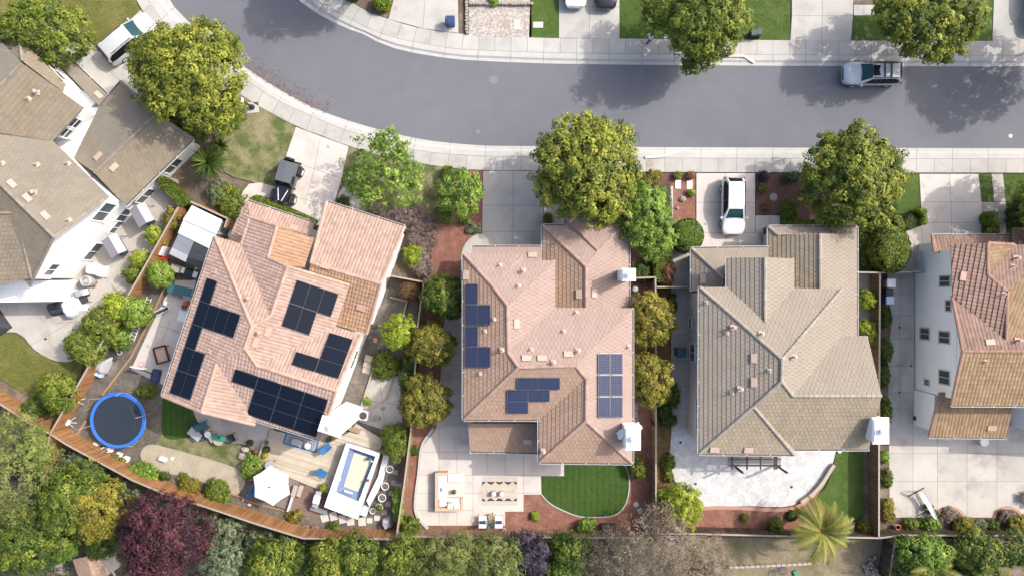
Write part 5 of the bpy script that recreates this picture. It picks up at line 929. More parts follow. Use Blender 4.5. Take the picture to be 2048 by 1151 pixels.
# strips beside the grey house and in its back bed
for lb, x, y, r, ry, h_, m in (('yellow-green bush right of the grey house garage wall', 1728, 598, 17, 18, 1.6, 'lf_lime'), ('second yellow-green bush beside the brown fence', 1731, 660, 17, 20, 1.6, 'lf_lime'), ('tall dark shrub at the foot of the brown fence by the right side yard', 1769, 634, 10, 20, .9, 'lf_dark'), ('dark hedge clump in the narrow bed of the right side yard', 1770, 700, 11, 22, .9, 'lf_mid'), ('olive shrub low in the narrow bed beside the chimney', 1768, 820, 11, 22, .9, 'lf_mid'), ('small green shrub in the narrow bed below the blue bin', 1768, 750, 8, 22, .6, 'lf_mid'), ('green shrub by the patio edge below the white chimney', 1768, 913, 8, 10, .5, 'lf_fresh'), ('rounded green shrub beside the upper patio corner', 1772, 954, 9, 18, .7, 'lf_mid'), ('rust-tinged shrub beside the hammock', 1774, 1020, 12, 22, .8, 'lf_olive'),
                           ('round dark shrub above a smaller one in the orange bark strip', 1333, 838, 15, 14, .9, 'lf_dark'), ('dark leafy shrub behind the lower twin tree', 1326, 818, 14, 14, .9, 'lf_dark'), ('dull green shrub at the flagstone edge', 1336, 925, 10, 18, .6, 'lf_mid'), ('small dull shrub above the lime bush', 1336, 952, 8, 10, .5, 'lf_mid'), ('dark trailing shrub along the wall under the twin trees', 1343, 610, 8, 20, .8, 'lf_dark'), ('green mound at the foot of the lower twin tree', 1345, 790, 12, 20, .8, 'lf_mid'),
                           ('round fresh green shrub beside the turf edge of the centre house', 1275, 935, 15, 17, 1.2, 'lf_mid'), ('leafy green shrub at the fence behind the striped turf', 1173, 1050, 16, 14, .9, 'lf_fresh'), ('tiny lime shrub in the red bark below the rug', 1071, 1031, 7, 8, .4, 'lf_lime'), ('leafy shrub at the lower left corner of the centre patio', 820, 1050, 18, 18, 1.1, 'lf_mid'), ('small dark shrub left of the patio kerb', 828, 900, 7, 8, .4, 'lf_dark'),
                           ('leafy green shrub in the bark bed behind the flagstones', 1552, 1052, 13, 15, .8, 'lf_mid'), ('small tuft in the bark bed behind the flagstones', 1488, 1034, 6, 6, .3, 'lf_mid'), ('broad leafed shrub right of the palm by the turf', 1689, 1054, 14, 17, .9, 'lf_sage'), ('golden tuft of grass at the lower turf corner', 1729, 1053, 13, 13, .8, 'lf_olive'), ('dark low shrub beside the palm', 1583, 1030, 8, 8, .4, 'lf_dark'),
                           ('round green shrub left in the back bed of the right house', 1820, 1046, 13, 10, .7, 'lf_mid'), ('bright round green shrub next to it', 1860, 1046, 16, 13, .9, 'lf_fresh'), ('grey dry dome in the left brick arc', 1898, 1030, 20, 13, .5, 'lf_dry'), ('wide rust-green shrub in the back bed', 1928, 1052, 22, 16, 1.0, 'lf_olive'), ('small grey-green shrub right of the rust-green one', 1957, 1048, 11, 9, .6, 'lf_sage'), ('small dark shrub under the fence in the back bed', 1984, 1049, 11, 8, .6, 'lf_dark'), ('grey dry dome in the right brick arc', 2012, 1030, 16, 11, .5, 'lf_dry'), ('rust-green shrub at the right edge of the back bed', 2036, 1046, 22, 16, 1.0, 'lf_olive'),
                           ('lime bush inside the orange fence by the sandy ground', 289, 945, 27, 22, 1.3, 'lf_fresh'), ('small dark bush right of the lime bush', 329, 950, 11, 8, .6, 'lf_dark'), ('olive bush left of the white ring pot', 381, 970, 18, 16, .9, 'lf_olive'), ('leafy bush around the white ring pot', 436, 985, 26, 26, 1.0, 'lf_mid'), ('little bush at the sandy edge', 368, 953, 9, 8, .5, 'lf_mid'), ('grassy round bush beside the deck planter', 505, 933, 19, 23, 1.1, 'lf_fresh'), ('sparse low shrub at the foot of the deck', 590, 1032, 14, 12, .4, 'lf_olive'), ('thin weed tuft at the fence below the spa', 668, 1053, 11, 9, .4, 'lf_mid'), ('green shrub by the mini goal behind the house corner', 294, 781, 17, 11, .8, 'lf_mid'), ('weedy green tuft by the wood edging', 449, 1003, 10, 8, .4, 'lf_sage')):
    shrub('shrub', lb, x, y, r, h_, m, ry, group='garden shrubs', clump=.18, leaf=.065)
fronds('agave', 'blue-green agave at the patio corner beside the white chairs', 977, 1046, .35, 60, .62, 'lf_agave', blade=.04, cat='agave', droop=.3, elev=(0, 85), solid=True, trunk=False)
# wood behind the fences
TB = 'trees on the slope below the fences'
for lb, x, y, r, ry, tp, m, kw in (
    ('pale yellow-green feathery tree filling the left edge', 8, 940, 78, 118, 8.5, 'lf_pine', dict(clump=.42, leaf=.10, aspect=.25, irr=1.6)),
    ('bright green shrub tree between the pale tree and the fence end', 68, 905, 26, 52, 3.2, 'lf_fresh', {}),
    ('leafy green tree left of the purple tree', 135, 1000, 70, 66, 7.0, 'lf_mid', dict(base=.45)), ('yellowish green tree just left of the purple tree', 200, 1020, 42, 56, 6.5, 'lf_olive', dict(base=.62)),
    ('sage green scrubby bush below the orange fence corner', 165, 936, 50, 28, 2.0, 'lf_sage', {}), ('sage green scrubby bush below the long orange fence', 238, 988, 42, 26, 1.8, 'lf_sage', dict(base=.4)),
    ('dark green tree at the lower left corner', 40, 1090, 75, 62, 7.0, 'lf_mid', dict(base=.32)), ('bright patch of low green tree beside the little brown roof', 108, 1085, 40, 36, 4.0, 'lf_fresh', dict(base=.4)), ('dark green tree between the little roof and the purple tree', 205, 1085, 30, 26, 3.5, 'lf_dark', {}),
    ('purple-leaved tree, dark wine red, the only one of its colour', 316, 1080, 90, 86, 8.5, 'lf_purple', dict(clump=.4, leaf=.11, aspect=.4, irr=1.6, cat='purple tree')),
    ('sage green bush right of the purple tree, under the fence', 440, 1064, 46, 30, 2.0, 'lf_sage', dict(base=.5)), ('sage bush in the middle below the long orange fence', 535, 1092, 60, 28, 1.9, 'lf_sage', dict(base=.42)), ('sage bush below the fence corner by the spa', 640, 1108, 52, 22, 1.8, 'lf_sage', dict(base=.38)),
    ('grey-green tree at the bottom edge right of the purple tree', 445, 1125, 42, 42, 5.0, 'lf_sage', dict(base=.5)), ('yellow-green dense tree at the bottom below the sage bushes', 540, 1130, 52, 46, 6.0, 'lf_mid', dict(base=.55)), ('dark tree hiding between the two bottom yellow-green trees', 600, 1135, 40, 36, 4.5, 'lf_dark', {}),
    ('yellow-green tree at the bottom below the spa', 660, 1130, 44, 44, 6.0, 'lf_yellow', dict(base=.4)), ('mid green tree right of it at the bottom', 715, 1118, 42, 44, 6.0, 'lf_mid', dict(base=.45)), ('lush green tree at the end of the fence between the yards', 808, 1122, 54, 40, 6.0, 'lf_mid', dict(base=.5)), ('small fresh green bush at the foot of the fence corner', 745, 1096, 22, 14, 1.6, 'lf_dark', {}),
    ('bright feathery pine on the left, below the centre patio', 905, 1120, 62, 38, 7.0, 'lf_pine', dict(clump=.42, leaf=.13, aspect=.22, irr=2, k=10, spread=.72)), ('bright feathery pine on the right, below the agave', 985, 1130, 58, 44, 7.0, 'lf_pine', dict(clump=.42, leaf=.13, aspect=.22, irr=2, k=10, spread=.72, base=.45)), ('bright feathery pine at the bottom edge', 870, 1150, 56, 40, 7.0, 'lf_pine', dict(clump=.42, leaf=.13, aspect=.22, irr=2, k=10, base=.42)),
    ('plum-dark small tree beside the bright pines', 1055, 1108, 44, 40, 5.0, 'lf_plum', dict(clump=.36, irr=1.6, cat='purple tree')), ('dull green shrub tree right of the plum-dark tree', 1140, 1108, 46, 38, 3.6, 'lf_mid', dict(base=.25)), ('dark green shrub tree at the bottom right of the plum-dark tree', 1110, 1150, 60, 26, 3.6, 'lf_dark', {}),
    ('dry brown half-bare tree at the fence corner, largest of the dry ones', 1310, 1095, 88, 66, 6.5, 'lf_dry', dict(clump=.42, leaf=.085, per=24, aspect=.25, irr=2.2, k=10, bark='palebark', twigs=26, extra=((1315, 1040, 34, .8), (1420, 1105, 36, .7)))), ('dry brown half-bare tree left of the largest dry one', 1225, 1115, 56, 44, 5.0, 'lf_dry', dict(clump=.4, leaf=.085, per=22, aspect=.25, irr=2.2, bark='palebark', twigs=20, base=.4)), ('dry brown half-bare tree at the bottom edge', 1390, 1150, 64, 34, 4.5, 'lf_dry', dict(clump=.4, leaf=.085, per=22, aspect=.25, irr=2.2, bark='palebark', twigs=20, base=.42)),
    ('leafy green tree right of the dark lower fence', 1850, 1105, 56, 36, 4.0, 'lf_fresh', dict(base=.36)), ('dense green tree left of the palm fronds at the bottom right', 1960, 1110, 52, 40, 4.6, 'lf_mid', dict(base=.4)), ('dark green tree at the bottom right edge', 2030, 1100, 40, 32, 4.2, 'lf_mid', dict(base=.25)), ('dark green bush at the bottom beside the dark lower fence', 1830, 1142, 40, 26, 3.2, 'lf_mid', dict(base=.35)), ('dark green bush at the bottom under the palm fronds', 1950, 1155, 60, 24, 3.0, 'lf_dark', {})):
    kw.setdefault('clump', .38); kw.setdefault('leaf', .105); kw.setdefault('bot', .15); kw.setdefault('per', 30); tree('slope_tree' if kw.get('cat') != 'purple tree' else 'purple_tree', lb, x, y, r, tp, m, ry, group=TB, **kw)
fronds('palm_tree', 'golden-green feathery palm arching over the back fence of the grey house', 1640, 1060, 4.0, 36, 2.9, 'lf_palm', width=.75, droop=.75, elev=(5, 65), leaflets=30)
fronds('palm_tree', 'golden-green palm left of the dense green trees at the bottom right', 1862, 1128, 3.2, 15, 2.4, 'lf_palm', width=.55, droop=.7, elev=(5, 60), leaflets=28)
fronds('palm_tree', 'palm with golden fronds at the bottom edge near the right corner', 1985, 1175, 3.4, 15, 2.7, 'lf_palm', width=.5, droop=.55, elev=(10, 60), leaflets=28)
# rough ground cover under the wood: uncountable
n = 15000; pts = []; 
while len(pts) < n:
    x, y = random.uniform(-120, 1260), random.uniform(880, 1260)
    if y > np.interp(x, [-150, 0, 100, 264, 412, 606, 786, 1300], [800, 830, 880, 975, 1028, 1092, 1092, 1090]): pts.append((x, y))
g = np.array([P(x, y, .1) for x, y in pts]); g[:, 2] = rng.uniform(.05, .7, n)
o = leaf_mesh('undergrowth', g, rng.normal(size=(n, 3)) * .6 + np.array([0, 0, 1]), rng.random(n) * .7, rng.uniform(.10, .24, n), 'lf_sage', .4); tag(o, 'rough green undergrowth covering the slope between the trees', 'undergrowth'); o['kind'] = 'stuff'
def tufts(name, label, poly, n, m, h=.14, leaf=.07):    # rough grass over a lawn
    w_ = np.array(poly); pts = []
    while len(pts) < n:
        x, y = random.uniform(w_[:, 0].min(), w_[:, 0].max()), random.uniform(w_[:, 1].min(), w_[:, 1].max()); c = False; j = len(poly) - 1
        for i in range(len(poly)):
            if (poly[i][1] > y) != (poly[j][1] > y) and x < (poly[j][0] - poly[i][0]) * (y - poly[i][1]) / (poly[j][1] - poly[i][1]) + poly[i][0]: c = not c
            j = i
        if c: pts.append((x, y))
    g = np.array([P(x, y, .1) for x, y in pts]); g[:, 2] = .11 + rng.uniform(0, h * .4, n); o = leaf_mesh(name, g, rng.normal(size=(n, 3)) + np.array([0, 0, .8]), rng.normal(size=n) * .2 + .35, rng.uniform(.4, 1, n) * leaf, m, .3); tag(o, label, 'grass'); o['kind'] = 'stuff'
tufts('grass', 'grass blades of the north lawns beside the walking person', [(1242, -60), (1580, -60), (1578, 78), (1242, 76)], 5000, 'lf_mid'); tufts('grass', 'grass blades of the lawn beside the white driveway', [(700, 300), (840, 332), (885, 340), (898, 420), (870, 432), (770, 398), (690, 362)], 2500, 'lf_mid')
tufts('grass', 'grass blades of the olive lawn behind the taupe house', [(-40, 668), (60, 705), (112, 728), (155, 726), (150, 765), (104, 798), (50, 783), (0, 750), (-40, 735)], 2500, 'lf_olive'); tufts('grass', 'grass blades of the lawn at the top left', [(60, -60), (225, -60), (276, 20), (205, 92), (160, 60), (60, 15)], 3000, 'lf_olive')

# ---------------------------------------------------------------- fences
def fence(label, top, m, h=1.8, bw=.14, post='fencecap', posts=2.4, name='fence', cat='fence', group='board fences between the yards', rails=True, boards_=True):
    pts = [P(x, y, h) for x, y in top]; c = sum(pts, V((0, 0, 0))) / len(pts); t = thing(name, label, cat, (c.x, c.y, 0), 0, group)
    bd = MB(); cp = MB()
    for a, b in zip(pts, pts[1:]):
        a = V((a.x, a.y, 0)); b = V((b.x, b.y, 0)); d = b - a; L = d.length; d /= L; n = V((-d.y, d.x, 0)); k = max(1, int(L / bw)); rz = math.atan2(d.y, d.x)
        for i in range(k):
            p = a + d * (L * (i + .5) / k) + n * random.uniform(-.012, .012); hh = h - .05 + random.uniform(-.02, .02); bd.box((p.x, p.y, hh / 2 + .02), (L / k - .012, .022, hh - .04), rz, 0, random.random())
        if rails:
            for z in (.4, h - .35): bd.bar(a + n * .035 + V((0, 0, z)), b + n * .035 + V((0, 0, z)), .045, .09, 0, .35)
        cp.bar(a + V((0, 0, h)), b + V((0, 0, h)), .13, .04); k = max(1, round(L / posts))
        for i in range(k + 1):
            p = a + d * (L * i / k) - n * .05; q = MB(); q.box((p.x, p.y, h / 2 + .01), (.09, .09, h - .06), rz); q.build('post', M[m], t)
    bd.build('board_panel', M[m], t); cp.build('top_rail', M[post], t); return t
fence('long orange board fence between the taupe house and the pink house', [(356, 415), (274, 560), (253, 595), (180, 727), (100, 867)], 'fence_orange', 2.1)
fence('orange-brown board fence across the top of the white shed corner', [(381, 403), (455, 437), (449, 455)], 'fence_orange')
fence('long orange board fence curving along the bottom of the pink house yard', [(100, 867), (133, 888), (264, 959), (325, 985), (412, 1013), (510, 1046), (606, 1075.6), (700, 1077), (786, 1077)], 'fence_orange', 2.5)
fence('orange board fence below the olive lawn at the left edge', [(-70, 770), (0, 807), (50, 840), (100, 867)], 'fence_orange', 2.2)
fence('short orange board fence running down from the fence corner into the trees', [(100, 867), (82, 953)], 'fence_orange', 2.3)
fence('tan board fence between the spa yard and the centre house, trees leaning over it', [(848, 562), (836, 645), (829, 753), (822, 860), (808, 970), (793, 1072)], 'fence_tan')
fence('low tan gate fence between the pink house wall and the red clipped shrub', [(781, 551), (855, 565)], 'fence_tan')
fence('brown board fence along the back of the centre house, behind the red bark', [(793, 1072), (950, 1074), (1100, 1074), (1310, 1075)], 'fence_tan')
fence('tan board fence between the centre house and the grey house under the twin trees', [(1311, 555), (1312, 700), (1312, 850), (1312, 1030), (1312, 1075)], 'fence_tan')
fence('short brown fence from the centre house chimney to the side fence', [(1258, 556), (1311, 554)], 'fence_brown')
fence('low gate rail between the red hedge and the grey house porch', [(1311, 573.5), (1382, 573.5)], 'fence_tan', name='gate', cat='gate')
fence('dark brown board fence at the back of the grey house below the bark bed', [(1311, 1066), (1405, 1067), (1560, 1071), (1758, 1075)], 'fence_dark')
fence('dark brown board fence between the grey house and the right house', [(1760, 545), (1759, 700), (1758, 900), (1758, 1075)], 'fence_brown')
fence('short fence from the grey house garage to the side fence', [(1713, 544), (1760, 545)], 'fence_brown')
fence('thin dark gate across the right side yard', [(1762, 545), (1849, 543)], 'fence_dark', name='gate', cat='gate')
fence('dark board fence along the back of the right house behind the shrubs', [(1758, 1075), (1775, 1073), (1803, 1069), (1920, 1070), (2220, 1070)], 'fence_dark')
fence('dark board fence running down the slope at the bottom right', [(1791, 1073), (1778, 1160)], 'fence_dark')
def wallthing(name, label, pts, h, wd, m, z0=0, cat='edging', tv=True):
    mb = MB()
    for a, b in zip(pts, pts[1:]): mb.bar(P(*a, z0 + h / 2), P(*b, z0 + h / 2), wd, h, 0, random.random())
    return tag(mb.build(name, M[m]), label, cat)
wallthing('retaining_wall', 'curved tan seat wall beside the flagstones and green turf', cr([(1601, 1003), (1625, 985), (1645, 962), (1660, 938), (1667, 928)], 5), .4, .28, 'stone', .1, 'wall')
wallthing('timber_edging', 'timber edging along the gravel strip behind the ladder', [(330, 575), (300, 640), (262, 715), (205, 790)], .22, .14, 'wood', .05); wallthing('timber_edging', 'thin wood edging between the sandy ground and the fence planting', cr([(462, 985), (480, 993), (510, 1005), (575, 1022)], 4), .15, .08, 'wood', .05)
wallthing('bed_edging', 'pointed low edging around the narrow side bed of the pink house', [(780, 594), (814, 602), (800, 660)], .2, .1, 'stone', .05); wallthing('bed_edging', 'angular low edging around the green mound in the side bed', [(754, 706), (798, 716), (772, 796), (741, 818), (722, 813), (752, 720)], .2, .1, 'stone', .05)
mb = MB()
for i in range(16): x = 1462 + i * 10.5; p = P(x, 1133 - i * .5, .18); mb.box(p, (.42, .2, .3), random.uniform(-.1, .1), 0, random.random(), .9)
tag(mb.build('stone_border', M['stone']), 'row of pale stones across the dry slope below the dark fence', 'stone border')
mb = MB()
for i in range(22):
    y = -60 + i * 6; mb.box(P(934 + random.uniform(-1, 1), y, .2), (.26, .24, .3), random.uniform(-.3, .3), 0, random.random(), .85)
for i in range(20): mb.box(P(942 + i * 6.4, 8 + random.uniform(-1, 1), .25), (.27, .25, .34), random.uniform(-.3, .3), 0, random.random(), .85)
tag(mb.build('stone_wall', M['rock']), 'low grey stone wall around the gravel bed at the top', 'stone wall')
def heap(label, x, y, m='rock', n=40, r=18):
    mb = MB()
    for i in range(n): p = P(x + random.gauss(0, r * .45), y + random.gauss(0, r * .6), .1); mb.blob((p.x, p.y, random.uniform(.08, .4)), (random.uniform(.07, .16), random.uniform(.07, .16), .09), 6, 0, random.random(), .2)
    o = tag(mb.build('rubble_heap', M[m]), label, 'rubble'); o['kind'] = 'stuff'; return o
heap('grey heap of rubble beside the dark lower fence', 1740, 1135)

# ---------------------------------------------------------------- vehicles
def wheel(parent, x, y, r=.35, wd=.22, side=1):
    mb = MB(); prof = [(r * .62, -wd / 2), (r * .93, -wd / 2), (r, -wd * .3), (r, wd * .3), (r * .93, wd / 2), (r * .62, wd / 2)]; mb.lathe((0, 0, 0), prof, 18, caps=False)
    mb.v = [(a + x, c + y, b + r) for a, b, c in mb.v]; o = mb.build('wheel', M['rubber'], parent, local=True, smooth=True)
    g = MB(); g.lathe((0, 0, 0), [(0, wd * .30), (r * .2, wd * .36), (r * .58, wd * .30), (r * .62, wd * .44), (r * .66, wd * .44), (r * .66, -wd * .3)], 18)
    for i in range(5): a = i * 2 * math.pi / 5; g.bar((0, 0, wd * .38), (r * .6 * math.cos(a), r * .6 * math.sin(a), wd * .38), .07, .05)
    g.v = [(a + x, c * side + y, b + r) for a, b, c in g.v]; g.build('rim', M['chrome'], o, local=True)
LAT = (-1, -.6, 0, .6, 1); CRN = (0, .03, .045, .03, 0)
ST = {'suv': [(2.36, .52, .62, .40, .66), (2.31, .70, .74, .58, .80), (2.15, .83, .84, .70, .90), (1.75, .91, .93, .80, .98), (1.05, .93, 1.0, .78, 1.07), (.28, .935, 1.03, .63, 1.60), (-.4, .94, 1.05, .645, 1.69), (-1.5, .935, 1.06, .62, 1.66), (-1.85, .92, 1.06, .60, 1.60), (-2.22, .86, 1.02, .66, 1.14), (-2.34, .78, .86, .60, .92), (-2.38, .62, .62, .5, .70)],
      'van': [(2.46, .5, .60, .40, .64), (2.40, .72, .72, .6, .78), (2.2, .86, .84, .74, .90), (1.75, .95, .95, .84, 1.0), (1.25, .97, 1.02, .80, 1.09), (.45, .98, 1.06, .67, 1.66), (-.4, .985, 1.08, .69, 1.74), (-1.8, .975, 1.08, .68, 1.72), (-2.1, .96, 1.08, .66, 1.66), (-2.38, .90, 1.02, .72, 1.16), (-2.48, .80, .86, .62, .92), (-2.52, .62, .62, .5, .7)],
      'sedan': [(2.36, .52, .58, .40, .62), (2.30, .72, .68, .6, .72), (2.1, .84, .76, .72, .80), (1.6, .90, .84, .78, .88), (.9, .91, .92, .74, .96), (.1, .915, .94, .58, 1.38), (-.5, .915, .95, .59, 1.43), (-1.0, .91, .95, .57, 1.38), (-1.7, .89, .94, .70, 1.0), (-2.2, .84, .92, .70, .98), (-2.34, .76, .82, .60, .88), (-2.38, .6, .6, .5, .66)]}
def car(name, label, paint, px, py, head, kind='suv', cat='car', sunroof=False, bars=0, rails=False, rails_m='blackplastic'):
    t = thing(name, label, cat, P(px, py, .155 if py > 300 or py < 80 else .022), head, 'parked cars'); S_ = ST[kind]; mb = MB(); R = []
    for x, w_, zb, wt, zt in S_:
        z0 = .24 if abs(x) < 2.2 else .34
        R.append([(x, -w_ * .9, z0), (x, -w_, .5 if zb > .66 else zb * .8), (x, -w_ * .985, zb)] + [(x, a * wt, zt + c) for a, c in zip(LAT, CRN)] + [(x, w_ * .985, zb), (x, w_, .5 if zb > .66 else zb * .8), (x, w_ * .9, z0)])
    n = len(R[0]); vs = [p for r in R for p in r]; fs = []
    for i in range(len(R) - 1): fs += [(i * n + j, i * n + j + 1, (i + 1) * n + j + 1, (i + 1) * n + j) for j in range(n - 1)] + [(i * n + n - 1, i * n, (i + 1) * n, (i + 1) * n + n - 1)]
    fs += [tuple(range(n))[::-1], tuple((len(R) - 1) * n + j for j in range(n))]; fs = [f[::-1] for f in fs]; mb.mesh(vs, fs)
    for wx in (1.45, -1.42):
        for s in (-1, 1): pass
    body = mb.build('body', M[paint], t, local=True, smooth=True); md = body.modifiers.new('edge', 'EDGE_SPLIT'); md.split_angle = math.radians(38)
    def glz(i, j, nm, k=.90, gm='carglass'):
        g = MB(); (x0, w0, b0, t0, z0), (x1, w1, b1, t1, z1) = S_[i], S_[j]; sx = 1 if x0 > 0 else -1; dn = V((abs(z1 - z0) * sx, 0, abs(x1 - x0))).normalized() * .014; e = .06
        A = [V((x0 + (x1 - x0) * e, a * t0 * k, z0 + (z1 - z0) * e + c)) + dn for a, c in zip(LAT, CRN)]; B = [V((x1 - (x1 - x0) * e, a * t1 * k, z1 - (z1 - z0) * e + c)) + dn for a, c in zip(LAT, CRN)]
        g.mesh(A + B, [(q, q + 1, q + 6, q + 5) if (x0 < x1) else (q + 5, q + 6, q + 1, q) for q in range(4)]); g.build(nm, M[gm], t, local=True, smooth=True)
        d = MB(); d.bar(A[0] - V((0, 0, .004)), A[4] - V((0, 0, .004)), .10, .012); d.build('wiper_panel', M['blackplastic'], t, local=True)
    def side(ids, nm='side_window'):
        for s in (-1, 1):
            g = MB(); lo, hi = [], []
            for q, (i, lo_, hi_) in enumerate(ids):
                i0 = int(i); f = i - i0; a = np.array(S_[i0]); b = np.array(S_[min(i0 + 1, len(S_) - 1)]); x, w_, zb, wt, zt = a * (1 - f) + b * f; y0, y1 = w_ * .985, wt
                lo.append(V((x, s * (y0 + (y1 - y0) * lo_ + .014), zb + (zt - zb) * lo_ + .008))); hi.append(V((x, s * (y0 + (y1 - y0) * hi_ + .014), zb + (zt - zb) * hi_ + .008)))
            m = len(lo); g.mesh(lo + hi, [(q, q + 1, m + q + 1, m + q) if s < 0 else (m + q, m + q + 1, q + 1, q) for q in range(m - 1)]); g.build(nm, M['darkglass'], t, local=True)
    rear = {'suv': (8, 9), 'van': (8, 9), 'sedan': (7, 8)}[kind]; glz(4, 5, 'windscreen'); glz(rear[1], rear[0], 'rear_window', .86, 'darkglass')
    side([(4.25, .12, .2), (5, .08, .86), (5.97, .06, .9)]); side([(5.99, .06, .9), (7.0, .06, .88), (8.0, .1, .66), (8.4, .14, .3)] if kind != 'sedan' else [(5.99, .08, .88), (7.2, .12, .5)])
    for s in (-1, 1):
        l = MB(); x, w_, zb, wt, zt = S_[2]; l.mesh([(x + .16, s * .48, zb - .08), (x + .02, s * w_ * .9, zb - .05), (x - .25, s * w_ * .93, zb + .05), (x + .05, s * .55, zb + .03), (x + .18, s * .48, zb - .2), (x + .03, s * w_, zb - .2), (x - .25, s * (w_ + .03), zb - .08), (x + .05, s * .5, zb - .2)], [(0, 1, 2, 3), (0, 4, 5, 1), (1, 5, 6, 2), (3, 2, 6, 7), (0, 3, 7, 4), (4, 7, 6, 5)]); l.build('headlight', M['paleblue'], t, local=True)
        x, w_, zb, wt, zt = S_[-3]; l = MB(); l.box((x - .02, s * w_ * .86, zb - .04), (.16, .26, .22)); l.build('tail_light', M['lightred'], t, local=True)
        mr = MB(); mr.blob((1.0 if kind != 'sedan' else .8, s * (S_[4][1] + .12), 1.03 if kind != 'sedan' else .95), (.09, .13, .08), 8); mr.build('wing_mirror', M[paint], t, local=True, smooth=True)
        for wx in (1.45, -1.42): wheel(t, wx, s * (S_[4][1] - .10), side=s)
    gr = MB(); x = S_[1][0]; gr.box((x + .015, 0, S_[1][2] - .09), (.08, .95, .16)); gr.build('grille', M['blackplastic'], t, local=True)
    if sunroof: q = MB(); q.box((.02, 0, 1.6 + .075), (.62, .84, .05)); q.build('sunroof', M['darkglass'], t, local=True)
    for i in range(bars): q = MB(); q.bar((-.55 - .55 * i, -.6, 1.78), (-.55 - .55 * i, .6, 1.78), .09, .04); q.build('roof_bar', M['blackplastic'], t, local=True)
    if rails:
        for s in (-1, 1): q = MB(); q.bar((.3, s * (.60 if kind == 'suv' else .64), 1.71 if kind == 'suv' else 1.745), (-1.75, s * (.60 if kind == 'suv' else .64), 1.71 if kind == 'suv' else 1.74), .05, .05); q.build('roof_rail', M[rails_m], t, local=True)
    q = MB(); q.box((S_[-1][0] + .02, 0, .5), (.10, 1.3, .2)); q.build('bumper', M['blackplastic'], t, local=True); return t
R_ = math.radians
car('parked_van', 'silver-white minivan on the left driveway, half under the street tree', 'c_silver', 267, 83, R_(40), 'van', 'van', rails=True)
car('parked_car', 'white hatchback on the driveway with its nose towards the grey house', 'c_white', 1461, 414, R_(-90.5), 'suv', rails=False)
car('parked_car', 'silver car parked at the kerb with open black sunroof and roof bars', 'c_silver', 1735, 153, R_(180), 'suv', sunroof=True, bars=2, rails=True)
car('parked_car', 'white sedan at the top edge on the north driveway', 'c_white', 1150, -36, R_(-90), 'sedan'); car('parked_car', 'dark sedan beside the white one at the top edge', 'c_black', 1210, -33, R_(-90), 'sedan'); car('parked_car', 'dark car cut by the right edge at the top', 'c_black', 2072, 14, R_(-90), 'suv')
t = thing('parked_jeep', 'black off-road car with grey soft top, white hood stripes and spare wheel', 'off-road car', P(579, 366, .155), R_(-105), 'parked cars')
mb = MB(); mb.prism([(-1.6, -.74), (.55, -.74), (.55, .74), (-1.6, .74)], .55, 1.12); mb.prism([(.56, -.70), (1.75, -.55), (1.75, .55), (.56, .70)], .6, 1.10); mb.prism([(.60, -.66), (1.72, -.5), (1.72, .5), (.60, .66)], 1.101, 1.15); mb.build('body', M['c_black'], t, local=True)
mb = MB(); mb.mesh([(-1.6, -.72, 1.13), (.42, -.72, 1.13), (.42, .72, 1.13), (-1.6, .72, 1.13), (-1.52, -.62, 1.78), (.14, -.62, 1.80), (.14, .62, 1.80), (-1.52, .62, 1.78), (-1.5, 0, 1.83), (.14, 0, 1.85)], [(0, 1, 5, 4), (2, 3, 7, 6), (3, 0, 4, 8, 7), (1, 2, 6, 9, 5), (4, 5, 9, 8), (8, 9, 6, 7)]); mb.build('soft_top', M['softtop'], t, local=True)
mb = MB(); mb.mesh([(.44, -.66, 1.16), (.44, .66, 1.16), (.20, .6, 1.74), (.20, -.6, 1.74)], [(0, 1, 2, 3)]); mb.build('windscreen', M['darkglass'], t, local=True)
for s in (-1, 1):
    mb = MB(); mb.bar((.68, s * .42, 1.158), (1.66, s * .12, 1.158), .06, .012); mb.build('hood_stripe', M['whiteplastic'], t, local=True)
    for x, L in ((1.3, .95), (-1.05, .9)): mb = MB(); mb.mesh([(x - L / 2, s * .68, .78), (x + L / 2, s * .60, .78), (x + L / 2, s * .97, .74), (x - L / 2, s * .97, .74), (x - L * .3, s * .68, .97), (x + L * .3, s * .62, .97), (x + L * .3, s * .97, .95), (x - L * .3, s * .97, .95)], [(4, 5, 6, 7), (0, 4, 7, 3), (1, 2, 6, 5), (3, 7, 6, 2)]); mb.build('fender', M['blackplastic'], t, local=True); wheel(t, x, s * .84, .40, .28, s)
    mb = MB(); mb.mesh([(.3, s * .735, 1.16), (-.5, s * .735, 1.16), (-.5, s * .66, 1.62), (.16, s * .66, 1.62)], [(0, 1, 2, 3)]); mb.build('side_window', M['darkglass'], t, local=True)
    mb = MB(); mb.box((.45, s * .92, 1.2), (.1, .2, .16)); mb.build('wing_mirror', M['blackplastic'], t, local=True)
    mb = MB(); mb.tube((1.76, s * .4, .88), (1.80, s * .4, .88), .10, n=12); mb.build('headlight', M['paleblue'], t, local=True)
for x in (1.92, -1.70): mb = MB(); mb.box((x, 0, .62), (.16, 1.5, .18)); mb.build('bumper', M['blackplastic'], t, local=True)
mb = MB(); mb.lathe((0, 0, 0), [(.1, -.11), (.34, -.11), (.40, -.06), (.40, .06), (.34, .11), (.1, .11)], 18); mb.v = [(-1.82 + c, a - .12, b + 1.05) for a, b, c in mb.v]; mb.build('spare_wheel', M['rubber'], t, local=True, smooth=True)

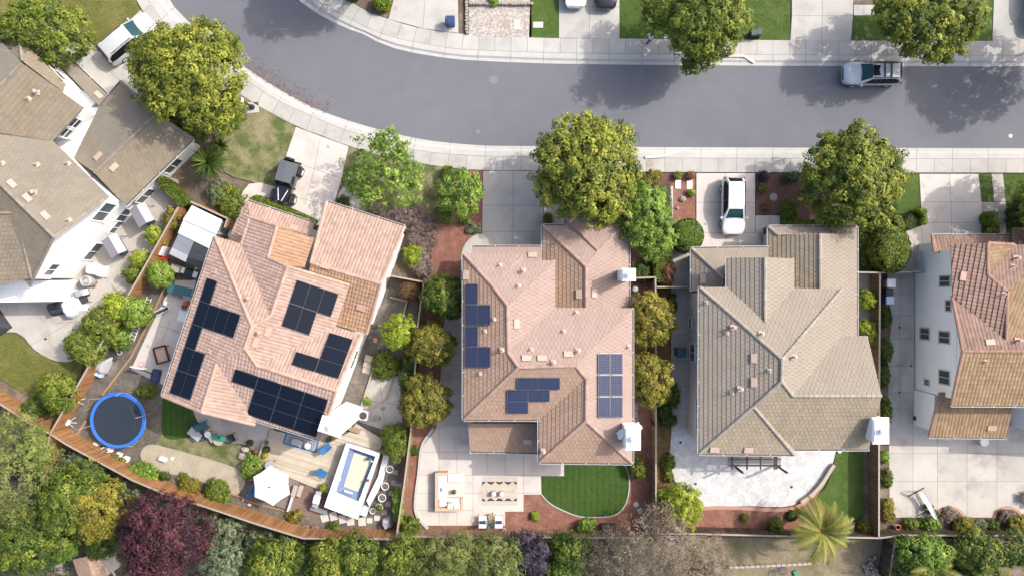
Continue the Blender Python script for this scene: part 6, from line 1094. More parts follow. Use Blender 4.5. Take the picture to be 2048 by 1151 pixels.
# ---------------------------------------------------------------- person
def skin_figure(t, chains, m, name):
    me = bpy.data.meshes.new(name); vs = []; es = []; rad = []; root = 0
    idx = {}
    for ch in chains:
        prev = None
        for p, r in ch:
            key = tuple(round(x, 3) for x in p)
            if key not in idx: idx[key] = len(vs); vs.append(p); rad.append(r)
            if prev is not None and prev != idx[key]: es.append((prev, idx[key]))
            prev = idx[key]
    me.from_pydata(vs, es, []); me.materials.append(M[m]); o = bpy.data.objects.new(name, me); COL.objects.link(o); o.parent = t; o.modifiers.new('s', 'SKIN')
    for i, sv in enumerate(me.skin_vertices[0].data): sv.radius = (rad[i], rad[i]); sv.use_root = i == 0
    b = o.modifiers.new('ss', 'SUBSURF'); b.levels = 1; b.render_levels = 1; return o
t = thing('person', 'dark-haired person in white shirt and blue trousers walking on the pavement', 'person', P(1296, 84, .155), R_(215))
skin_figure(t, [[((0, 0, .95), .13), ((0, 0, 1.15), .13), ((.02, 0, 1.38), .15), ((.03, 0, 1.5), .06), ((.04, 0, 1.6), .085), ((.05, 0, 1.70), .075)], [((0, 0, .95), .13), ((.06, .1, .9), .09), ((.2, .1, .5), .06), ((.28, .1, .09), .045), ((.42, .1, .04), .035)], [((0, 0, .95), .13), ((-.04, -.1, .9), .09), ((-.1, -.1, .5), .06), ((-.34, -.1, .12), .045), ((-.24, -.1, .04), .035)],
                [((.02, 0, 1.38), .15), ((.02, .2, 1.4), .06), ((-.05, .26, 1.12), .042), ((.12, .27, .92), .032), ((.17, .27, .86), .03)], [((.02, 0, 1.38), .15), ((.02, -.2, 1.4), .06), ((.08, -.26, 1.12), .042), ((.28, -.25, 1.0), .032), ((.33, -.25, .97), .03)]], 'skin', 'body')
mb = MB(); mb.lathe((0, 0, 0), [(.165, .93), (.17, 1.1), (.19, 1.3), (.17, 1.42), (.08, 1.5)], 14, sx=.8, sy=1.15)
for s, (e, f) in ((1, ((.02, .21, 1.4), (-.05, .27, 1.14))), (-1, ((.02, -.21, 1.4), (.08, -.27, 1.14)))): mb.tube((.02, s * .12, 1.42), e, .085, .085, 8); mb.tube(e, f, .08, .062, 8)
mb.build('shirt', M['whitecloth'], t, local=True, smooth=True)
mb = MB(); mb.lathe((0, 0, 0), [(.15, .82), (.165, .9), (.16, .96)], 14, sx=.85, sy=1.1); mb.tube((.06, .1, .9), (.2, .1, .5), .105, .08); mb.tube((.2, .1, .5), (.27, .1, .12), .08, .065); mb.tube((-.04, -.1, .9), (-.1, -.1, .5), .105, .08); mb.tube((-.1, -.1, .5), (-.32, -.1, .15), .08, .065); mb.build('trousers', M['denim'], t, local=True, smooth=True)
mb = MB(); mb.blob((.035, 0, 1.70), (.115, .10, .105), 12); mb.build('hair', M['hair'], t, local=True, smooth=True)
for s in (-1, 1):
    mb = MB()
    for i in range(4): mb.tube((.17 if s > 0 else .33, s * .27 + (i - 1.5) * .018, .86 if s > 0 else .97), (.2 if s > 0 else .38, s * .27 + (i - 1.5) * .02, .80 if s > 0 else .95 + .01 * i), .011, .008, 5)
    mb.tube((.16 if s > 0 else .32, s * .24, .88 if s > 0 else .98), (.2 if s > 0 else .36, s * .22, .83 if s > 0 else .96), .012, .009, 5); mb.build('fingers', M['skin'], t, local=True)

# ---------------------------------------------------------------- street furniture
def bin_(label, px, py, rz, m, lidm=None, open_=False, s=1.0, z=.15, group='wheelie bins'):
    t = thing('wheelie_bin', label, 'wheelie bin', P(px, py, z), rz, group); mb = MB(); mb.box((0, 0, .5 * s), (.56 * s, .52 * s, .92 * s), 0, 0, .5, 1.16); mb.build('body', M[m], t, local=True)
    l = MB()
    if open_: l.box((-.40 * s, 0, .62 * s), (.06, .56 * s, .62 * s))
    else: l.box((0, 0, 1.0 * s), (.70 * s, .66 * s, .08), 0, 0, .5, .88)
    l.build('lid', M[lidm or m], t, local=True)
    for q in (-1, 1): w_ = MB(); w_.lathe((0, 0, 0), [(.02, -.03), (.11, -.03), (.11, .03), (.02, .03)], 12); w_.v = [(a - .27 * s, c + q * .24 * s, b + .11) for a, b, c in w_.v]; w_.build('wheel', M['rubber'], t, local=True)
    if open_: i = MB(); i.box((0, 0, .975 * s), (.52 * s, .48 * s, .02)); i.build('inside', M['navy'], t, local=True)
    return t
bin_('blue wheelie bin with its lid swung open on the north driveway', 903, 48, R_(0), 'bluebin', 'darkbin', True, 1.05)
bin_('left one of the two dark wheelie bins on the lawn edge', 1502, 71, R_(95), 'darkbin', s=.78); bin_('right one of the two dark wheelie bins on the lawn edge', 1513, 70, R_(85), 'darkbin', s=.78)
bin_('pale wheelie bin at the top of the right side yard', 1769, 566, R_(0), 'greyplastic', 'whiteplastic', s=1.1); bin_('blue wheelie bin below the pale one in the right side yard', 1768, 600, R_(0), 'bluebin', 'paleblue'); bin_('dark bin between the pale bin and the blue bin', 1768, 584, R_(0), 'darkbin', s=.9)
t = thing('street_lamp', 'black street lamp with white globe and small white sign on the lawn corner', 'street lamp', P(505, 215, .12)); mb = MB(); mb.lathe((0, 0, 0), [(.22, 0), (.22, .25), (.12, .5), (.07, .9), (.055, 4.1), (.09, 4.2)], 12); mb.build('post', M['blackplastic'], t, local=True, smooth=True)
mb = MB(); mb.blob((0, 0, 4.45), (.24, .24, .3), 12); mb.build('globe', M['lamp'], t, local=True, smooth=True); mb = MB(); mb.box((.06, 0, 2.4), (.04, .34, .42)); mb.build('sign', M['whiteplastic'], t, local=True); mb = MB(); mb.prism([(-.45, -.5), (.55, -.4), (.5, .45), (-.4, .4)], -.05, .03); mb.build('base_pad', M['curb'], t, local=True)
def disc(name, label, px, py, r, z, m, cat, group=None):
    c = P(px, py, z); mb = MB(); mb.lathe((c.x, c.y, 0), [(r, z - .02), (r, z + .008), (r * .86, z + .012), (r * .84, z + .006), (0, z + .007)], 24); return tag(mb.build(name, M[m]), label, cat, group)
disc('manhole_cover', 'round pale manhole cover near the bend of the road', 987, 160, .36, .026, 'cover', 'manhole cover'); disc('manhole_cover', 'small round cover near the lower edge of the road', 956, 264, .2, .026, 'cover', 'manhole cover'); disc('manhole_cover', 'round stone cover on the pavement by the street tree', 1300, 327, .33, .156, 'slabdark', 'manhole cover')
disc('manhole_cover', 'white marker disc on the road near the right edge', 2021, 272, .15, .026, 'whiteplastic', 'road marker'); disc('manhole_cover', 'dark round cover on the white driveway', 656, 293, .14, .156, 'greyplastic', 'manhole cover'); disc('manhole_cover', 'dark round cover on the north driveway near the lime ball', 792, 16, .17, .156, 'greyplastic', 'manhole cover'); disc('manhole_cover', 'dark round cover on the brown front path', 689, 403, .12, .15, 'darkwood', 'manhole cover')
disc('manhole_cover', 'flat round stone in the brown bark bed', 1547, 394, .32, .1, 'slabdark', 'stone disc')
def slab(name, label, px, py, sx, sy, z, h, rz=0, m='slab', cat='paving slab', group=None, taper=.96):
    c = P(px, py, z); mb = MB(); mb.box((c.x, c.y, z + h / 2), (sx, sy, h), rz, 0, random.random(), taper); return tag(mb.build(name, M[m]), label, cat, group)
slab('utility_cover', 'white rectangular utility cover on the lawn strip', 1076, 50, .85, .5, .11, .03, 0, 'slab', 'utility cover'); slab('utility_cover', 'left grey utility cover in the gravel bed', 1014, 48, .55, .8, .11, .02, 0, 'slabdark', 'utility cover'); slab('utility_cover', 'right grey utility cover in the gravel bed', 1034, 49, .55, .8, .11, .02, 0, 'slab', 'utility cover'); slab('utility_cover', 'pale cover at the lawn edge under the top right tree', 1779, 74, .35, .4, .11, .03, 0, 'slab', 'utility cover'); slab('utility_cover', 'pale cover under the crown of the ragged tree', 1331, 73, .3, .35, .11, .03, 0, 'slab', 'utility cover')
for x, y, lb in ((1356, 369, 'left of the two white stepping pads in red bark'), (1379, 370, 'right of the two white stepping pads in red bark')): slab('stepping_stone', lb, x, y, .48, .72, .09, .05, 0, 'whiteplastic', 'stepping stone', 'white stepping pads')
def rock(label, px, py, r, m='rock', z=.1, group='garden rocks'):
    c = P(px, py, z); mb = MB(); mb.blob((c.x, c.y, z + r * .3), (r, r * .8, r * .6), 9, 0, .5, .18); return tag(mb.build('rock', M[m]), label, 'rock', group)
rock('largest grey rock in the red bark bed by the white car', 1365, 398, .3); rock('small grey rock below the large one in the red bark bed', 1354, 416, .16)
for x, y, r, lb in ((491, 898, .32, 'flat rock nearest the patio edge by the round bush'), (486, 911, .40, 'pink-brown boulder beside the round grassy bush'), (483, 931, .24, 'grey rock left of the round grassy bush'), (488, 946, .26, 'grey rock at the lower left of the round grassy bush'), (502, 955, .28, 'grey rock below the round grassy bush')): rock(lb, x, y, r, 'stone', .12)
rock('small pale rock in the sand by the first tiny shrub', 344, 916, .18, 'whiteplastic', .13); rock('whitish rock beside the wood edging and the orange fence', 499, 1008, .18, 'slab', .08); rock('whitish stone left of that by the edging', 486, 999, .12, 'slab', .08)
for i, (sx, a, b, lb) in enumerate(((1, (1440, 112), (1487, 112), 'raised kerb end beside the ragged street tree'), (1, (1325, 313), (1290, 315), 'raised kerb end by the street tree of the centre house'))):
    mb = MB(); e = (1508, 125) if i == 0 else (1368, 299); mb.bar(P(*a, .2), P(*b if i == 0 else a, .2), .2, .14) if i == 0 else mb.bar(P(*b, .2), P(*a, .2), .2, .14); mb.bar(P(*(b if i == 0 else a), .2), P(*e, .08), .2, .14); tag(mb.build('kerb_ramp', M['slab']), lb, 'kerb ramp')

# ---------------------------------------------------------------- garden furniture, local builders
def legs(t, L, W_, h, m='darkwood', r=.025):
    for sx in (-1, 1):
        for sy in (-1, 1): q = MB(); q.tube((sx * L, sy * W_, 0), (sx * L, sy * W_, h), r, n=6); q.build('leg', M[m], t, local=True)
def table(label, px, py, L, W_, h, rz, m, z=.13, lm='darkwood', name='table', cat='table', round_=False):
    t = thing(name, label, cat, P(px, py, z), rz); mb = MB()
    if round_: mb.lathe((0, 0, h), [(L / 2, -.04), (L / 2, 0), (0, .004)], 22)
    else: mb.box((0, 0, h - .02), (L, W_, .04))
    mb.build('table_top', M[m], t, local=True); k = .34 if round_ else .44; legs(t, L * k, (L if round_ else W_) * k, h - .04, lm); return t
def chair(label, px, py, rz, m, z=.13, w_=.58, lm='metal', name='garden_chair', recl=.25, group='garden chairs', cat='chair'):
    t = thing(name, label, cat, P(px, py, z), rz, group); q = MB(); q.box((0, 0, .42), (.52, w_, .05)); q.build('seat', M[m], t, local=True)
    q = MB(); q.mesh([(-.27, -w_ / 2, .45), (-.27, w_ / 2, .45), (-.27 - recl, w_ / 2, .98), (-.27 - recl, -w_ / 2, .98), (-.31, -w_ / 2, .45), (-.31, w_ / 2, .45), (-.31 - recl, w_ / 2, .98), (-.31 - recl, -w_ / 2, .98)], [(0, 1, 2, 3), (7, 6, 5, 4), (3, 2, 6, 7), (0, 3, 7, 4), (1, 5, 6, 2), (0, 4, 5, 1)]); q.build('backrest', M[m], t, local=True)
    for s in (-1, 1): q = MB(); q.path([V((.24, s * w_ / 2, 0)), V((.24, s * (w_ / 2 + .03), .64)), V((-.32, s * (w_ / 2 + .03), .66)), V((-.36, s * w_ / 2, 0))], .02); q.build('arm_frame', M[lm], t, local=True)
    return t
def pot(label, px, py, r, h, m, z=.08, plant=None, group='plant pots', soil=True):
    t = thing('plant_pot', label, 'plant pot', P(px, py, z), 0, group); q = MB(); q.lathe((0, 0, 0), [(r * .72, 0), (r * .95, h * .85), (r * 1.04, h * .86), (r * 1.04, h), (r * .88, h), (r * .85, h * .7), (0, h * .68)], 18); q.build('pot', M[m], t, local=True, smooth=False)
    q = MB(); q.lathe((0, 0, 0), [(r * .86, h * .80), (0, h * .88)], 16); q.build('earth', M['darksoil'], t, local=True)
    if plant:
        n = 150; d = rng.normal(size=(n, 3)); d /= np.linalg.norm(d, axis=1, keepdims=True); d[:, 2] = np.abs(d[:, 2]); leaf_mesh('foliage', d * r * rng.uniform(.5, 1.25, (n, 1)) + np.array([0, 0, h]), d + np.array([0, 0, .5]), rng.random(n), rng.uniform(.05, .09, n), plant, .5, 0, t)
    return t
def covered(label, px, py, L, W_, h, rz, m, z=.13, name='covered_furniture', cat='covered furniture'):
    c = P(px, py, z); mb = MB(); nx, ny = 9, 8; R = Matrix.Rotation(rz, 3, 'Z'); top = []
    vs = []; fs = []
    for j in range(ny + 1):
        for i in range(nx + 1):
            u, v = i / nx * 2 - 1, j / ny * 2 - 1; e = max(abs(u), abs(v)); zz = h * (1 - max(0, e - .72) ** 1.2 * 3.2) + random.uniform(-.04, .04) * (e < .9) + .08 * math.sin(u * 5) * math.cos(v * 4) * (e < .8); k = 1 + max(0, e - .75) * .12
            vs.append(V((c.x, c.y, z)) + R @ V((u * L / 2 * k, v * W_ / 2 * k, max(.0, zz) if e < .99 else 0)))
    for j in range(ny):
        for i in range(nx): fs.append((j * (nx + 1) + i, j * (nx + 1) + i + 1, (j + 1) * (nx + 1) + i + 1, (j + 1) * (nx + 1) + i))
    mb.mesh(vs, fs); return tag(mb.build(name, M[m], smooth=True), label, cat)
# first yard
def canopy(label, px, py, rz):
    t = thing('canopy_swing', label, 'canopy swing', P(px, py, .13), rz, 'grey canopies beside the white wall'); q = MB()
    q.mesh([(-.8, -.95, 1.95), (.1, -.95, 2.15), (.1, .95, 2.15), (-.8, .95, 1.95), (-.8, -.95, 1.9), (.1, -.95, 2.1), (.1, .95, 2.1), (-.8, .95, 1.9)], [(0, 1, 2, 3), (7, 6, 5, 4), (0, 4, 5, 1), (2, 6, 7, 3), (3, 7, 4, 0)]); q.build('canopy', M['canopygrey'], t, local=True)
    q = MB(); q.mesh([(.1, -.95, 2.152), (.75, -.95, 1.8), (.75, .95, 1.8), (.1, .95, 2.152), (.1, -.95, 2.1), (.75, -.95, 1.75), (.75, .95, 1.75), (.1, .95, 2.1)], [(0, 1, 2, 3), (7, 6, 5, 4), (0, 4, 5, 1), (1, 5, 6, 2), (2, 6, 7, 3)]); q.build('canopy_flap', M['greycloth'], t, local=True)
    for s in (-1, 1): q = MB(); q.path([V((-.7, s * .85, 0)), V((0, s * .88, 2.05)), V((.65, s * .85, 0))], .03); q.build('frame', M['blackplastic'], t, local=True)
    q = MB(); q.box((-.05, 0, .5), (.5, 1.6, .08)); q.box((-.3, 0, .78), (.07, 1.6, .5)); q.build('seat', M['darkcloth'], t, local=True); t.scale = (.86, .86, .95)
canopy('upper of the two grey canopy swings beside the white side wall', 306, 434, R_(30)); canopy('lower of the two grey canopy swings beside the white side wall', 252, 494, R_(30))
covered('heap of white covered furniture near the corner of the taupe house', 197, 540, 1.5, 1.0, .9, R_(-15), 'whitecloth'); covered('large white furniture cover below the white patio roof', 152, 612, 1.7, 1.5, .95, R_(30), 'whitecloth'); covered('dark covered barbecue in the shade of the white patio roof', 124, 614, 1.5, 1.1, 1.05, R_(15), 'darkcloth', name='covered_barbecue', cat='covered barbecue'); covered('dark covered object at the left edge of the concrete yard', -2, 646, 1.4, 1.8, .9, R_(35), 'darkcloth')
t = thing('air_conditioner', 'round grey air-conditioning unit at the wall corner beside the white heap', 'air conditioner', P(184, 562, .13)); q = MB(); q.lathe((0, 0, 0), [(.44, 0), (.46, .8), (.40, .9), (.1, .93)], 22); q.build('casing', M['greyplastic'], t, local=True); q = MB(); [q.lathe((0, 0, 0), [(r, .925), (r + .02, .95), (r + .04, .925)], 22) for r in (.1, .2, .3, .38)]; q.build('grille', M['whiteplastic'], t, local=True)
for x, y, lb in ((194, 564, 'upper of two small terracotta pots on the concrete yard'), (191, 571, 'lower of two small terracotta pots on the concrete yard')): pot(lb, x, y, .13, .22, 'terracotta', .13)
def grill(label, px, py, rz, m='greyplastic', lidm='whiteplastic', z=.13):
    t = thing('barbecue_grill', label, 'barbecue', P(px, py, z), rz, 'barbecues'); q = MB(); q.box((0, 0, .42), (.6, .5, .78)); q.build('cabinet', M['blackplastic'], t, local=True); q = MB(); q.box((0, 0, .98), (.66, .56, .3), 0, 0, .5, .82); q.build('lid', M[lidm], t, local=True)
    for s in (-1, 1): q = MB(); q.box((s * .5, 0, .8), (.36, .48, .05)); q.build('side_shelf', M[m], t, local=True)
    return t
grill('grey barbecue with pale side shelf at the corner of the taupe house', 172, 586, R_(15), 'paleblue', 'greyplastic'); table('low dark garden cart holding teal things', 172, 600, .9, .6, .5, R_(20), 'darkcloth', name='garden_cart', cat='garden cart'); slab('storage_box', 'pale plastic box against the taupe house corner', 150, 590, .8, .65, .13, .6, R_(25), 'whiteplastic', 'storage box')
slab('plank', 'upper of two thin boards lying on the concrete yard', 230, 577, .9, .06, .13, .03, R_(-50), 'wood', 'plank'); slab('plank', 'lower of two thin boards lying on the concrete yard', 232, 583, .9, .06, .13, .03, R_(-45), 'fencecap', 'plank'); slab('drain_cover', 'dark drain cover in the pale concrete behind the taupe house', 91, 677, .22, .16, .13, .012, .4, 'blackplastic', 'drain cover')
# pink house yard
t = thing('shed', 'white ribbed metal shed beside the orange fence corner', 'shed', P(402, 452, 0)); z = 2.0
a, b, c, d = P(384, 411, z), P(445, 440, z), P(419, 497, z), P(356, 466, z); e, f = P(368, 437, 2.45), P(434, 466, 2.45); q = MB(); q.prism(offset_poly([a, b, c, d], .12), 0, z - .03); q.build('wall', M['greyplastic'], t)
q = MB()
for s0, s1, r0, r1 in ((a, b, e, f), (d, c, e, f)):
    for i in range(26):
        k0, k1 = i / 26, (i + 1) / 26; up = V((0, 0, .05)) if i % 3 == 0 else V((0, 0, 0)); o0, o1, o2, o3 = s0.lerp(r0, k0 * 0) , 0, 0, 0
    for i in range(9):
        k0, k1 = i / 9, (i + 1) / 9; A, B = s0.lerp(r0, k0), s1.lerp(r1, k0); C_, D_ = s1.lerp(r1, k1), s0.lerp(r0, k1); up = V((0, 0, .03)); p = [A + up, B + up, C_, D_]; q.poly(p if newell_raw(p).z > 0 else p[::-1], 0, .4 + .2 * (i % 2)); p = [A + up, B + up, B - up, A - up]; q.poly(p, 0)
q.bar(e + V((0, 0, .04)), f + V((0, 0, .04)), .2, .05); q.bar(a.lerp(b, .5), e.lerp(f, .5) + V((0, 0, .05)), .05, .05); q.bar(d.lerp(c, .5), e.lerp(f, .5) + V((0, 0, .05)), .05, .05); q.build('roof', M['c_white'], t)
q = MB(); q.bar(P(437, 456, .9), P(443, 470, .9), .05, 1.7); q.build('door', M['greyplastic'], t)
t = thing('lean_to_shelter', 'dark grey sheet roof lean-to below the white shed', 'lean-to', P(378, 510, 0)); a, b, c, d = P(357, 467, 1.95), P(420, 498, 1.95), P(405, 541, 1.85), P(338, 508, 1.85)
for i in range(2):
    for j in range(3): q = MB(); u0, u1, v0, v1 = i / 2, (i + 1) / 2 - .01, j / 3, (j + 1) / 3 - .01; up = V((0, 0, random.uniform(0, .03))); g = lambda u, v: a.lerp(b, u).lerp(d.lerp(c, u), v) + up; p = [g(u0, v0), g(u0, v1), g(u1, v1), g(u1, v0)]; q.poly(p); q.poly([x - V((0, 0, .03)) for x in p[::-1]]); [q.poly([p[k], p[k] - V((0, 0, .03)), p[(k + 1) % 4] - V((0, 0, .03)), p[(k + 1) % 4]]) for k in range(4)]; q.build('roof_sheet', M['greycloth' if (i == 0 and j == 2) else 'c_grey' if i == 0 else 'darkcloth'], t)
for p in (c, d): q = MB(); q.tube((p.x, p.y, 0), (p.x, p.y, 1.85), .04); q.build('post', M['darkwood'], t)
slab('storage_box', 'white storage box between the orange fence and the lean-to', 331, 501, .55, .8, .06, 1.0, R_(-28), 'whiteplastic', 'storage box'); slab('cool_box', 'pinkish cool box below the white storage box', 334, 518, .5, .4, .06, .5, R_(-28), 'red', 'cool box'); covered('pale teal bundle beside the big green bush', 342, 533, .8, .5, .5, R_(-30), 'teal', .06, 'bundle', 'bundle')
table('grey-green garden table below the dark lean-to', 359, 537, .85, .6, .7, R_(-17), 'stone', .06); grill('black barbecue with white end under the pink eave', 387, 545, R_(-20), 'whiteplastic', 'blackplastic', .06)
table('dark teal workbench strewn with tools behind the concrete strip', 368, 580, 2.0, .7, .8, R_(-13), 'teal', .13, name='workbench', cat='workbench'); slab('toolbox', 'pale box on the ground beside the teal workbench', 355, 592, .9, .2, .13, .25, R_(-20), 'fencecap', 'box')
slab('metal_box', 'red and white carton near the pink eave', 375, 606, .4, .35, .13, .4, R_(20), 'red', 'box'); pot('black bucket beside the red carton', 371, 613, .2, .3, 'blackplastic', .13); slab('floor_mat', 'white rounded mat on the concrete beside the eave', 366, 632, .8, .9, .13, .03, R_(-14), 'whiteplastic', 'mat', taper=.98)
slab('stool', 'small white stool at the edge of the concrete strip', 335, 606, .28, .34, .13, .4, R_(-15), 'whiteplastic', 'stool')
t = thing('sun_lounger', 'small folding lounger with white frame and dark webbing on the concrete', 'lounger', P(327, 621, .13), R_(25)); q = MB(); [q.bar((-.6, s * .16, .3), (.6, s * .16, .3), .05, .05) for s in (-1, 1)]; q.bar((-.6, -.16, .3), (-.6, .16, .3), .05, .05); q.bar((.6, -.16, .3), (.6, .16, .3), .05, .05); q.build('frame', M['whiteplastic'], t, local=True); q = MB(); [q.box((-.45 + .3 * i, 0, .3), (.26, .27, .03)) for i in range(4)]; q.build('webbing', M['darkcloth'], t, local=True); legs(t, .5, .15, .3, 'whiteplastic', .02)
def ladder(label, a, b, wd, n, m='whiteplastic', z=.12, name='ladder', cat='ladder'):
    a, b = P(*a, z), P(*b, z); t = thing(name, label, cat, ((a.x + b.x) / 2, (a.y + b.y) / 2, z)); d = (b - a).normalized(); u = V((-d.y, d.x, 0)) * wd / 2
    for s in (-1, 1): q = MB(); q.bar(a + u * s, b + u * s, .05, .08); q.build('side_rail', M[m], t)
    for i in range(n): p = a.lerp(b, (i + .5) / n); q = MB(); q.bar(p - u, p + u, .045, .04); q.build('rung', M[m], t)
ladder('white ladder lying in the gravel strip by the green bushes', (275, 649), (263, 680), .42, 5); ladder('white window frame lying beside the orange fence planting', (299, 595), (290, 617), .38, 3, name='window_frame', cat='window frame'); ladder('wooden ladder leaning among the bushes on the orange fence', (226, 654), (246, 657), .5, 4, 'wood', .3)
covered('grey tarpaulin over a pile against the orange fence', 205, 724, 1.5, 1.7, .8, R_(-25), 'greycloth', .06, 'tarpaulin_pile', 'tarpaulin'); slab('plastic_tub', 'pale blue tub at the lower end of the tarpaulin', 202, 745, .7, .5, .06, .45, R_(-25), 'paleblue', 'tub'); chair('broken dark chair above the grey tarpaulin', 228, 700, R_(60), 'darkcloth', .06, lm='darkwood'); pot('white pot beside the broken dark chair', 242, 704, .18, .3, 'whiteplastic', .06); slab('plank', 'bundle of dark boards beside the tarpaulin', 220, 712, 1.3, .35, .06, .2, R_(-25), 'darkwood', 'boards')
t = thing('mini_trampoline', 'small table with black rim and orange inset on the concrete strip', 'play table', P(331, 707, .13), R_(15)); q = MB()
for a, b in (((-.5, -.65), (.5, -.65)), ((.5, -.65), (.5, .65)), ((.5, .65), (-.5, .65)), ((-.5, .65), (-.5, -.65))): q.bar((*a, .72), (*b, .72), .14, .1)
q.build('rim', M['blackplastic'], t, local=True); q = MB(); q.box((0, 0, .70), (.88, 1.18, .04)); q.build('board', M['orange'], t, local=True); q = MB(); q.box((0, 0, .724), (.55, .8, .006)); q.build('inset', M['stone'], t, local=True); legs(t, .45, .6, .68, 'blackplastic', .03)
t = thing('basketball_hoop', 'white basketball hoop and backboard tipped over beside the dark base', 'basketball hoop', P(292, 730, .13), R_(-12)); q = MB(); q.box((-.1, -.1, .95), (1.1, .06, .7)); q.build('backboard', M['whiteplastic'], t, local=True); q = MB(); [q.tube((.05 + .22 * math.cos(k), .18 + .2 * math.sin(k), .95), (.05 + .22 * math.cos(k + .42), .18 + .2 * math.sin(k + .42), .95), .02, n=6) for k in np.arange(0, 6.28, .42)]; q.build('rim', M['red'], t, local=True); q = MB(); q.tube((0, -.2, .9), (1.0, -.55, .3), .05); q.build('pole', M['blackplastic'], t, local=True); q = MB(); q.box((1.05, -.65, .2), (.75, 1.1, .4), 0, 0, .5, .8); q.build('base', M['navy'], t, local=True)
t = thing('trampoline', 'large round trampoline with bright blue rim and black mat', 'trampoline', P(247, 836, .06)); rr = 2.32; zt = .85; q = MB(); q.lathe((0, 0, 0), [(rr - .30, zt - .01), (rr - .30, zt + .04), (rr - .06, zt + .06), (rr, zt), (rr - .02, zt - .04)], 40, caps=False); q.build('rim_pad', M['trampblue'], t, local=True); q = MB(); q.lathe((0, 0, 0), [(rr - .31, zt), (rr * .5, zt - .03), (0, zt - .05)], 40); q.build('mat', M['trampmat'], t, local=True)
for i in range(6):
    k = i * math.pi / 3 + .2; q = MB(); q.path([V((rr * math.cos(k), rr * math.sin(k), 0)), V((rr * math.cos(k), rr * math.sin(k), zt))], .03); q.build('leg', M['metal'], t, local=True)
    q = MB(); q.path([V((rr * 1.01 * math.cos(k), rr * 1.01 * math.sin(k), zt)), V((rr * 1.1 * math.cos(k), rr * 1.1 * math.sin(k), 1.9)), V((rr * 1.0 * math.cos(k), rr * 1.0 * math.sin(k), 2.5))], .022); q.build('net_pole', M['greyplastic'], t, local=True)
q = MB(); [q.tube((rr * math.cos(k), rr * math.sin(k), 2.5), (rr * math.cos(k + .157), rr * math.sin(k + .157), 2.5), .011, n=4) for k in np.arange(0, 6.283, .15708)]; q.build('net_ring', M['blackplastic'], t, local=True)
def starrack(label, px, py, rz):
    t = thing('drying_rack', label, 'drying rack', P(px, py, .06), rz, 'small white racks by the fence'); q = MB(); [q.tube((0, 0, .5), (.5 * math.cos(k), .5 * math.sin(k), .02), .02, n=5) for k in np.arange(0, 6.2, 1.05)]; q.build('legs', M['whiteplastic'], t, local=True); q = MB(); q.box((0, 0, .5), (.5, .35, .04)); q.build('top', M['whiteplastic'], t, local=True)
starrack('white folding rack between the orange fence and the trampoline', 159, 800, .3); starrack('small white stool frame near the fence corner', 143, 842, .8)
slab('plank', 'board lying from the fence towards the trampoline', 162, 857, 1.6, .16, .06, .05, R_(58), 'wood', 'plank')
for x, y, lb, m, pl in ((214, 899, 'pale round pot nearest the trampoline, against the fence', 'whiteplastic', None), (236, 912, 'middle one of the round pots against the fence, with green shoots', 'stone', 'lf_mid'), (250, 919, 'last of the round pots against the fence below the trampoline', 'whiteplastic', 'lf_olive')): pot(lb, x, y, .33, .4, m, .06, pl)
for x, y, lb in ((193, 889, 'white sign board left of the pots'), (223, 897, 'white sign board behind the first round pot'), (240, 908, 'white sign board behind the middle pot'), (255, 916, 'white sign board behind the last pot')): slab('white_board', lb, x, y, .45, .4, .06, .28, R_(-20), 'whiteplastic', 'white board', 'white boards by the pots', .9)
slab('bucket_rack', 'small white bench in the sand at the lawn edge', 328, 916, .62, .28, .13, .35, R_(-20), 'whiteplastic', 'bench')
# patio of the pink house
chair('teal folding chair at the patio corner of the pink house', 413, 848, R_(20), 'teal', .135, lm='blackplastic'); table('long grey table beside the teal folding chair', 397, 864, 1.15, .65, .72, R_(-38), 'greycloth', .135); slab('cushion', 'purple cushion at the end of the long grey table', 392, 845, .35, .3, .12, .3, .4, 'navy', 'cushion'); slab('planter_box', 'small dark teal box at the lower end of the long table', 406, 873, .55, .4, .12, .35, R_(-35), 'teal', 'box')
table('round white side table at the grass edge of the patio', 421, 865, .55, .55, .6, 0, 'whiteplastic', .135, round_=True); slab('storage_box', 'white box beside the round white side table', 427, 875, .4, .55, .12, .4, R_(35), 'whiteplastic', 'storage box')
t = thing('grill_table', 'green table with half-round grey end and parasol hole', 'table', P(444, 874, .135), R_(-12)); q = MB(); q.box((0, .1, .7), (1.1, .45, .05)); q.build('table_top', M['green'], t, local=True); q = MB(); q.prism([(.42 * math.cos(k), -.18 + .34 * math.sin(k)) for k in np.linspace(math.pi, 2 * math.pi, 12)], .60, .68); q.build('end_shelf', M['stone'], t, local=True); q = MB(); q.lathe((0, .18, .73), [(.10, 0), (.10, .08), (0, .09)], 12); q.build('bowl', M['teal'], t, local=True); legs(t, .45, .25, .68)
chair('black webbed chair at the right end of the patio group', 466, 874, R_(205), 'darkcloth', .135, lm='blackplastic'); pot('round navy glazed pot on the patio', 503, 883, .27, .45, 'navy', .135, 'lf_dark'); pot('terracotta pot at the grass edge by the deck', 514, 901, .2, .32, 'terracotta', .12, 'lf_red')
slab('deck_rail', 'grey rail board at the left end of the deck', 526, 897, .16, 1.4, .2, .5, R_(-18), 'fencecap', 'rail'); pot('yellow-leaved plant in a deck planter', 533, 909, .22, .4, 'wood', .26, 'lf_lime'); pot('dark green plant in a pot beside the deck rail', 536, 896, .26, .4, 'darkcloth', .26, 'lf_dark'); pot('little black pot at the top of the deck rail', 535, 883, .16, .3, 'blackplastic', .26)
slab('deck_step', 'slatted corner planter beside the parasol', 525, 920, .5, .35, .2, .4, R_(-50), 'wood', 'planter')
